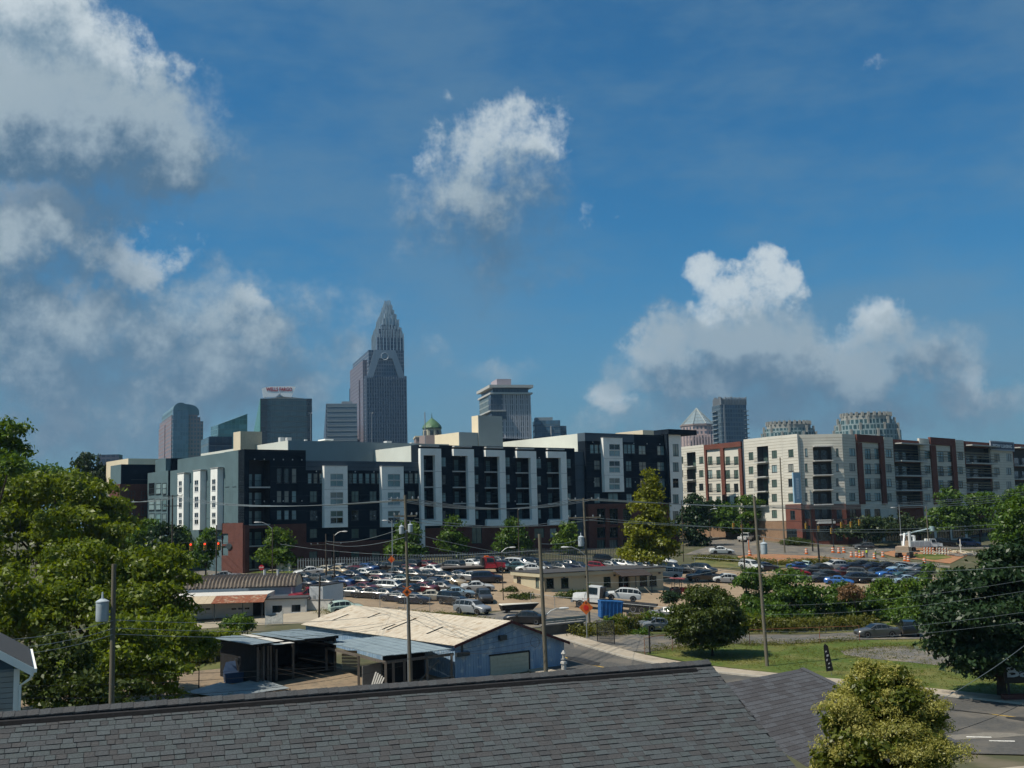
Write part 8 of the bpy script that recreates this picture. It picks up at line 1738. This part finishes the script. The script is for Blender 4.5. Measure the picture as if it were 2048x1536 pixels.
def bucket_truck():
    o = place('bucket_truck', 1842, 1103, 15, 'white utility bucket truck with folded boom behind the excavator', 'bucket truck'); cab(o, 1.6, 3.3, 1.1, .9, 2.5, M_WHP, 1.3); MB().box((-3.6, -1.2, .9), (1.4, 1.2, 2.1)).build('service_body', M_WHP, o); wheels(o, (3.7, -2.3), .98, .48, 1.3)
    for k in range(4): MB().box((-3.4+k*1.2, -1.24, 1.05), (-2.4+k*1.2, -1.205, 1.95)).build('locker_door', mat('locker_grey', (.45, .47, .48), .5), o)
    MB().tube([(-1.5, 0, 2.1), (-1.5, 0, 3.2)], .35, 8).build('turret', M_WHP, o); MB().tube([(-1.5, 0, 3.1), (-4.6, 0, 3.4)], .2, 6).build('lower_boom', M_WHP, o); MB().tube([(-4.4, 0, 3.4), (2.6, 0, 4.6)], .16, 6).build('upper_boom', mat('boom_pale_blue', (.40, .50, .52), .5), o); MB().lathe([(.4, 0), (.5, .1), (.5, 1.0), (.42, 1.0)], 10, (2.9, 0, 4.0)).build('bucket', mat('bucket_teal', (.30, .42, .42), .5), o)
for f in (tow_truck, lorry, trailer, container, flat_trailer, tractor, boat, excavator, bucket_truck): f()

# ------------------------------------------------------------------ signs, signals, cones, people
def text_on(o, txt, size, m, loc, rz, width=None):
    me = text_mesh(txt, size, .01, m, bold=.01)
    for v in me.vertices: v.co = Vector((v.co.x, -v.co.z, v.co.y))
    t = mesh_obj('lettering', me, o); t.location = loc; t.rotation_euler = (0, 0, rz); return t
def diamond(px, py, Y, r, label, post=True, symbol='cross', zbase=None):
    c = P(px, py, Y); z0 = H(c.x, c.y) if zbase is None else zbase; o = empty('warning_sign', (c.x, c.y, z0), 0, label, 'road sign'); z = c.z-z0
    MB().add([(0, -.05, z-r), (r, -.05, z), (0, -.05, z+r), (-r, -.05, z), (0, -.02, z-r), (r, -.02, z), (0, -.02, z+r), (-r, -.02, z)], [(0, 1, 2, 3), (7, 6, 5, 4), (0, 4, 5, 1), (1, 5, 6, 2), (2, 6, 7, 3), (3, 7, 4, 0)]).build('panel', M_ORN, o)
    if symbol == 'cross': m = MB(); m.box((-.045, -.065, z-r*.45), (.045, -.052, z+r*.45)); m.box((-r*.45, -.067, z-.045), (r*.45, -.0525, z+.045)); m.build('symbol', M_TRIM, o)
    elif symbol == 'dot': 
        m = MB().lathe([(.01, 0), (r*.38, 0), (r*.38, .02), (.01, .02)], 16); m.xf(Matrix.Translation((0, -.055, z-.02))@Matrix.Rotation(R(90), 4, 'X')); m.build('symbol', mat('sign_dot_red', (.5, .02, .01), .6), o); MB().box((-.05, -.065, z+r*.5), (.05, -.052, z+r*.8)).build('symbol', M_TRIM, o)
    else: MB().add([(-.12, -.06, z-.3), (.12, -.06, z-.3), (0, -.06, z+.3), (-.12, -.053, z-.3), (.12, -.053, z-.3), (0, -.053, z+.3)], [(0, 1, 2), (5, 4, 3), (0, 3, 4, 1), (1, 4, 5, 2), (2, 5, 3, 0)]).build('symbol', mat('sign_dot_red', (.5, .02, .01), .6), o)
    for s in (-1, 1): MB().tube([(0, -.02, z+r*.8), (s*.35, -.02, z+r*1.3)], .02, 4).build('flag_stub', M_ORN, o)
    MB().tube([(0, .02, -.1), (0, .02, z-r*.2)], .05, 5).build('post', M_GALV, o)
diamond(814, 1184, 91, .38, 'orange diamond sign with a dark cross on the slim pole', symbol='cross')
diamond(1172, 1215, 117, .74, 'orange diamond warning sign with red disc by the container', symbol='dot')
diamond(783, 1119, 172, .55, 'small orange diamond sign before the dark street tree', symbol='man')
def stop_sign():
    q = G(523, 1150); z = P(523, 1135, q.y).z-q.z; o = empty('stop_sign', q, 0, 'red octagonal stop sign by the corner tower tree', 'road sign'); m = MB().lathe([(.01, 0), (.45, 0), (.45, .03), (.01, .03)], 8); m.xf(Matrix.Translation((0, -.05, z))@Matrix.Rotation(R(90), 4, 'X')@Matrix.Rotation(R(22.5), 4, 'Z')); m.build('panel', mat('stop_red', (.42, .02, .03), .5), o); MB().tube([(0, 0, 0), (0, 0, z)], .04, 6).build('post', M_GALV, o); text_on(o, 'STOP', .3, M_WHT, (0, -.09, z), 0)
stop_sign()
M_SIGY = mat('signal_yellow', (.45, .27, .04), .5); M_SIGD = mat('signal_dark', (.02, .02, .02), .5)
def lit(name, c, e):
    m = bpy.data.materials.new(name); m.use_nodes = True; b = m.node_tree.nodes['Principled BSDF']; b.inputs['Base Color'].default_value = (*c, 1); b.inputs['Emission Color'].default_value = (*c, 1); b.inputs['Emission Strength'].default_value = e; return m
M_REDL = lit('signal_red_lit', (1, .03, .015), 3.0); M_REDO = mat('signal_red_off', (.25, .03, .02), .3); M_AMB = mat('signal_amber_off', (.30, .13, .02), .3); M_GRN = mat('signal_green_off', (.02, .12, .08), .3)
def signal(px, py, Y, label, facing=True, group='traffic signals'):
    c = P(px, py, Y); o = empty('traffic_signal', c-Vector((0, 0, .55)), 0, label, 'traffic light', group); MB().box((-.2, -.16, 0), (.2, .16, 1.15)).build('housing', M_SIGY if not facing else M_SIGY, o); MB().box((-.32, .17, -.1), (.32, .19, 1.25)).build('backplate', M_SIGD, o)
    for k, m in enumerate((M_GRN, M_AMB, M_REDL if Y < 200 else M_REDO)):
        z = .2+k*.37; l = MB().lathe([(.01, 0), (.13, 0), (.12, .04), (.01, .05)], 10); l.xf(Matrix.Translation((0, -.165, z))@Matrix.Rotation(R(90), 4, 'X')); l.build('lens', m, o); MB().box((-.15, -.34, z+.12), (.15, -.165, z+.15)).build('visor', M_SIGD, o)
    MB().tube([(0, 0, 1.15), (0, 0, 1.6)], .03, 5).build('hanger', M_GALV, o)
for px, py, l in ((382, 1094, 'amber lit traffic light left of the three by the brick corner'), (410, 1093, 'red traffic light in the middle of the three by the brick corner'), (437, 1092, 'red traffic light right of the three by the brick corner')): signal(px, py, 176, l)
for px, py, l in ((1467, 1052, 'yellow traffic light before the tan shop wall'), (1484, 1055, 'yellow traffic light on the thin dark pole line'), (1612, 1052, 'yellow traffic light left of the signal mast'), (1637, 1058, 'yellow traffic light beside the black pole'), (1663, 1062, 'yellow traffic light under the shop canopy'), (1683, 1050, 'yellow traffic light at the brick corner'), (1702, 1049, 'yellow traffic light right of the brick corner'), (1719, 1045, 'yellow traffic light farthest right on the span')): signal(px, py, 228, l)
def mast(px, py0, py1, px2, Y, label):
    q = gxy(px, Y); z0 = H(q.x, q.y); o = empty('signal_mast', (q.x, q.y, z0), 0, label, 'signal mast'); t = P(px, py1, Y); e = P(px2, py1-2, Y); MB().tube([(0, 0, -.2), (0, 0, t.z-z0)], .14, 8).build('mast', M_SIGD, o); MB().tube([(0, 0, t.z-z0-.3), (e.x-q.x, e.y-q.y, e.z-z0)], .09, 6).build('mast_arm', M_SIGD, o)
mast(1621, 1088, 1017, 1545, 226, 'black signal mast with long arm at the crossroads'); mast(1663, 1090, 1038, 1730, 230, 'grey signal mast with arm at the brick corner')
wo = MB().tube([P(360, 1086, 176), P(410, 1084, 176), P(470, 1086, 176)], .02, 4).build('span_wire', M_WIRED); tag(wo, 'span wire holding the three left traffic lights', 'wire')
wo = MB().tube([P(1440, 1041, 228), P(1600, 1043, 228), P(1740, 1036, 228)], .025, 4).build('span_wire', M_WIRED); tag(wo, 'span wire holding the crossroads traffic lights', 'wire')
# barrels
def barrel(i, px, py):
    q = G(px, py); o = empty('traffic_barrel', q+Vector((0, 0, .08)), 0, 'orange and white traffic barrel, %s from the left on the crossroads' % NTH[i], 'traffic barrel', 'traffic barrels at the crossroads')
    MB().lathe([(.38, 0), (.40, .06), (.30, .1), (.29, .4), (.27, .8), (.24, 1.05), (.05, 1.08)], 10).build('barrel', M_ORN, o)
    for z in (.35, .75): MB().lathe([(.293, z), (.285, z+.17)], 10).build('stripe', M_WHT, o)
for i, (px, py) in enumerate(sorted([(1500, 1112), (1613, 1109), (1666, 1106), (1678, 1107), (1688, 1106), (1703, 1115), (1713, 1115), (1720, 1116), (1727, 1115), (1749, 1118), (1766, 1115), (1810, 1123), (1817, 1124), (1849, 1128)])): barrel(i, px, py)
def barricade():
    o = place('road_barricade', 1871, 1112, -8, 'red and white striped barricade panels on the clay', 'barricade')
    for s in (-1.3, 1.3):
        MB().tube([(s-.9, .4, 0), (s-.9, 0, 1.6)], .04, 4).build('leg', M_STEEL, o); MB().tube([(s+.9, .4, 0), (s+.9, 0, 1.6)], .04, 4).build('leg', M_STEEL, o)
        for k in range(3):
            z = .3+k*.48; r = MB().box((s-1.1, -.05, z), (s+1.1, -.01, z+.34)).build('rail', M_ORN if s < 0 else M_WHT, o)
            for j in range(4): x = s-1.05+j*.55; MB().hexa([(x, -.062, z), (x+.25, -.062, z), (x+.25, -.051, z), (x, -.051, z), (x+.15, -.062, z+.34), (x+.4, -.062, z+.34), (x+.4, -.051, z+.34), (x+.15, -.051, z+.34)]).build('stripe', M_WHT if s < 0 else M_RUST, r)
barricade()
def people():
    V = [(0, 0, .92), (0, 0, 1.12), (0, 0, 1.38), (0, 0, 1.48), (0, .01, 1.58), (0, .01, 1.72), (-.2, 0, 1.40), (-.27, .02, 1.14), (-.24, -.12, .92), (.2, 0, 1.40), (.28, .02, 1.14), (.22, -.16, .98), (-.1, 0, .86), (-.12, -.03, .48), (-.12, .0, .08), (-.12, -.13, .03), (.1, 0, .86), (.13, .03, .48), (.14, .08, .08), (.14, -.05, .03)]
    E = [(0, 1), (1, 2), (2, 3), (3, 4), (4, 5), (2, 6), (6, 7), (7, 8), (2, 9), (9, 10), (10, 11), (0, 12), (12, 13), (13, 14), (14, 15), (0, 16), (16, 17), (17, 18), (18, 19)]
    Rr = [.15, .14, .17, .06, .09, .10, .075, .055, .045, .075, .055, .045, .10, .075, .055, .045, .10, .075, .055, .045]
    me = bpy.data.meshes.new('person'); me.from_pydata(V, E, []); ob = bpy.data.objects.new('person', me); COL.objects.link(ob); md = ob.modifiers.new('s', 'SKIN'); sv = me.skin_vertices[0].data
    for i, r in enumerate(Rr): sv[i].radius = (r, r*.8 if i < 3 else r)
    sv[0].use_root = True; ob.modifiers.new('d', 'SUBSURF').levels = 1; dg = bpy.context.evaluated_depsgraph_get(); body = bpy.data.meshes.new_from_object(ob.evaluated_get(dg)); bpy.data.objects.remove(ob)
    body.materials.clear(); body.materials.append(mat('work_clothes', (.04, .05, .08), .9)); [setattr(p, 'use_smooth', True) for p in body.polygons]
    vest = MB().lathe([(.20, .95), (.21, 1.1), (.22, 1.3), (.17, 1.43)], 10); vest.v = [(x, y*.75, z) for x, y, z in vest.v]; vest = vest.mesh('vest', mat('hi_vis', (.45, .55, .05), .7)); hat = MB().lathe([(.16, 1.71), (.13, 1.78), (.08, 1.84), (.01, 1.86)], 10).mesh('hard_hat', M_WHT); face = MB().sphere((0, .0, 1.66), .105, 10, 1.15).mesh('head', mat('skin', (.28, .17, .12), .6))
    for px, py, rz, l in ((1719, 1116, 20, 'worker in a bright vest among the barrels, left of the pair'), (1734, 1116, -30, 'worker in white hard hat among the barrels, right of the pair'), (1752, 1119, 60, 'worker bending by the clay bank beside a barrel')):
        q = G(px, py); o = mesh_obj('person', body, None, q+Vector((0, 0, .07)), (0, 0, R(rz))); tag(o, l, 'person', 'road workers'); mesh_obj('vest', vest, o); mesh_obj('hard_hat', hat, o); mesh_obj('head', face, o)
people()
def feather_flag():
    q = G(1664, 1352); o = empty('feather_flag', q, 0, 'black feather flag leaning on the lawn', 'flag'); k = q.y/FPX; a = P(1662, 1343, q.y)-q; b = P(1652, 1289, q.y)-q
    MB().tube([(0, 0, -.1), a, P(1648, 1290, q.y)-q], .02, 5).build('pole', M_GALV, o); pts = [(1653, 1343), (1667, 1341), (1661, 1315), (1656, 1292), (1650, 1287), (1647, 1292), (1649, 1315)]; v = [P(x, y, q.y-.05)-q for x, y in pts]; n = len(v); MB().add(v+[p+Vector((0, .02, 0)) for p in v], [tuple(range(n-1, -1, -1)), tuple(range(n, 2*n))]+[(i, (i+1) % n, n+(i+1) % n, n+i) for i in range(n)]).build('banner', mat('black_cloth', (.012, .012, .014), .9), o)
    m = MB()
    for x, y, w, h in ((1652, 1303, 3, 4), (1655, 1311, 4, 5), (1654, 1320, 3, 5), (1658, 1327, 3, 4), (1658, 1335, 4, 3)):
        c = [P(x+i, y+j, q.y-.09)-q for i, j in ((-w/2, h/2), (w/2, h/2-1), (w/2, -h/2), (-w/2, -h/2+1))]; m.add(c, [(0, 1, 2, 3)])
    m.build('print', mat('print_grey', (.35, .35, .36), .8), o)
feather_flag()
def lawn_sign():
    Y = 82; c = gxy(2040, Y); o = empty('lawn_sign', (c.x, c.y, 0), 0, 'dark business sign with a script letter B at the right edge', 'sign'); F = Face(o, gxy(2008, Y), (1, 0)); a, b = F.rect(2008, 1324, 2110, 1366)[:2]; z0, z1_ = F.rect(2008, 1324, 2110, 1366)[2:]
    F.box('board', mat('sign_black', (.012, .014, .012), .6), a, b, 0, .15, z0, z1_); F.box('post', M_STEEL, a+.2, a+.35, .02, .13, -.2, z0); F.box('post', M_STEEL, b-.35, b-.2, .02, .13, -.2, z0); F.box('kerb_base', M_BRICKD, a-.2, b+.2, -.2, .4, -.1, .5)
    put_text(F, 'Ba', F.uz(2036, 1343)[0], (z0+z1_)/2+.1, -.03, (z1_-z0)*.55, mat('sign_letter', (.30, .38, .42), .6), o, width=1.6)
lawn_sign()
def hydrant_bits():
    q = G(1128, 1340); o = empty('electric_meter_post', q+Vector((0, 0, 0)), 0, 'white meter post with cap at the warehouse corner', 'meter post'); MB().lathe([(.22, 0), (.22, .5), (.3, .55), (.3, .75), (.15, .8), (.12, 1.3), (.22, 1.45), (.05, 1.75)], 8).build('post', M_WHITEW, o); MB().lathe([(.26, .9), (.26, 1.0)], 8).build('band', M_GALV, o)
    for i, (px, py, l) in enumerate(((1900, 1108, 'scattered timber and pipes beside the barricade'), (1935, 1112, 'pile of pipes and rubble right of the barricade'))):
        q = G(px, py); mb = MB()
        for k in range(26):
            a = random.random()*6.28; s = random.uniform(.5, 1.7); c = Vector((random.gauss(0, 2.2), random.gauss(0, 1.4), random.uniform(.1, .5))); v = Vector((math.cos(a)*s, math.sin(a)*s, random.uniform(-.1, .5))); mb.tube([c-v, c+v], random.uniform(.05, .12), 5)
        o = mb.xf(Matrix.Translation(q)).build('debris', M_BEIGE if i == 0 else M_CONCW); tag(o, l, 'debris', kind='stuff')
    for px, py, l in ((1922, 1108, 'white marker post on the far verge'), (1498, 1100, 'tripod work sign frame on the clay bank')):
        q = G(px, py); o = empty('marker_post', q, 0, l, 'post'); MB().tube([(0, 0, 0), (0, 0, 3.0 if px > 1900 else 2.0)], .09, 6).build('post', M_WHT if px > 1900 else M_ORN, o); MB().box((-.25, -.02, 1.5), (.25, .02, 1.9)).build('plate', M_WHT, o)
    # sales banner before the garage
    q = G(548, 1252); o = empty('white_banner', q, 0, 'white cloth banner with swooping edge before the annex', 'banner'); MB().add([(-1.0, 0, .2), (1.0, 0, .25), (1.0, 0, 1.8), (.3, 0, 1.2), (-.4, 0, 1.05), (-1.0, 0, 1.2), (-1.0, .04, .2), (1.0, .04, .25), (1.0, .04, 1.8), (.3, .04, 1.2), (-.4, .04, 1.05), (-1.0, .04, 1.2)], [(0, 1, 2, 3, 4, 5), (11, 10, 9, 8, 7, 6)]+[(i, i+6, (i+1) % 6+6, (i+1) % 6) for i in range(6)]).build('cloth', M_WHT, o)
    for x in (-1, 1): MB().tube([(x, .05, 0), (x, .05, 1.9)], .03, 5).build('pole', M_GALV, o)
hydrant_bits()
# ------------------------------------------------------------------ the air between here and the towers
def haze():
    m = bpy.data.materials.new('haze_air'); m.use_nodes = True; N = m.node_tree.nodes; L = m.node_tree.links; N.clear(); v = N.new('ShaderNodeVolumePrincipled'); v.inputs['Color'].default_value = (.42, .70, 1.0, 1); v.inputs['Density'].default_value = HAZE; v.inputs['Anisotropy'].default_value = 0.2
    out = N.new('ShaderNodeOutputMaterial'); L.new(v.outputs[0], out.inputs['Volume'])
    o = MB().box((-1500, -60, -4), (1500, 2300, 330)).build('haze', m); tag(o, kind='stuff')
HAZE = 0.00007
haze()
print('objects', len(bpy.data.objects))
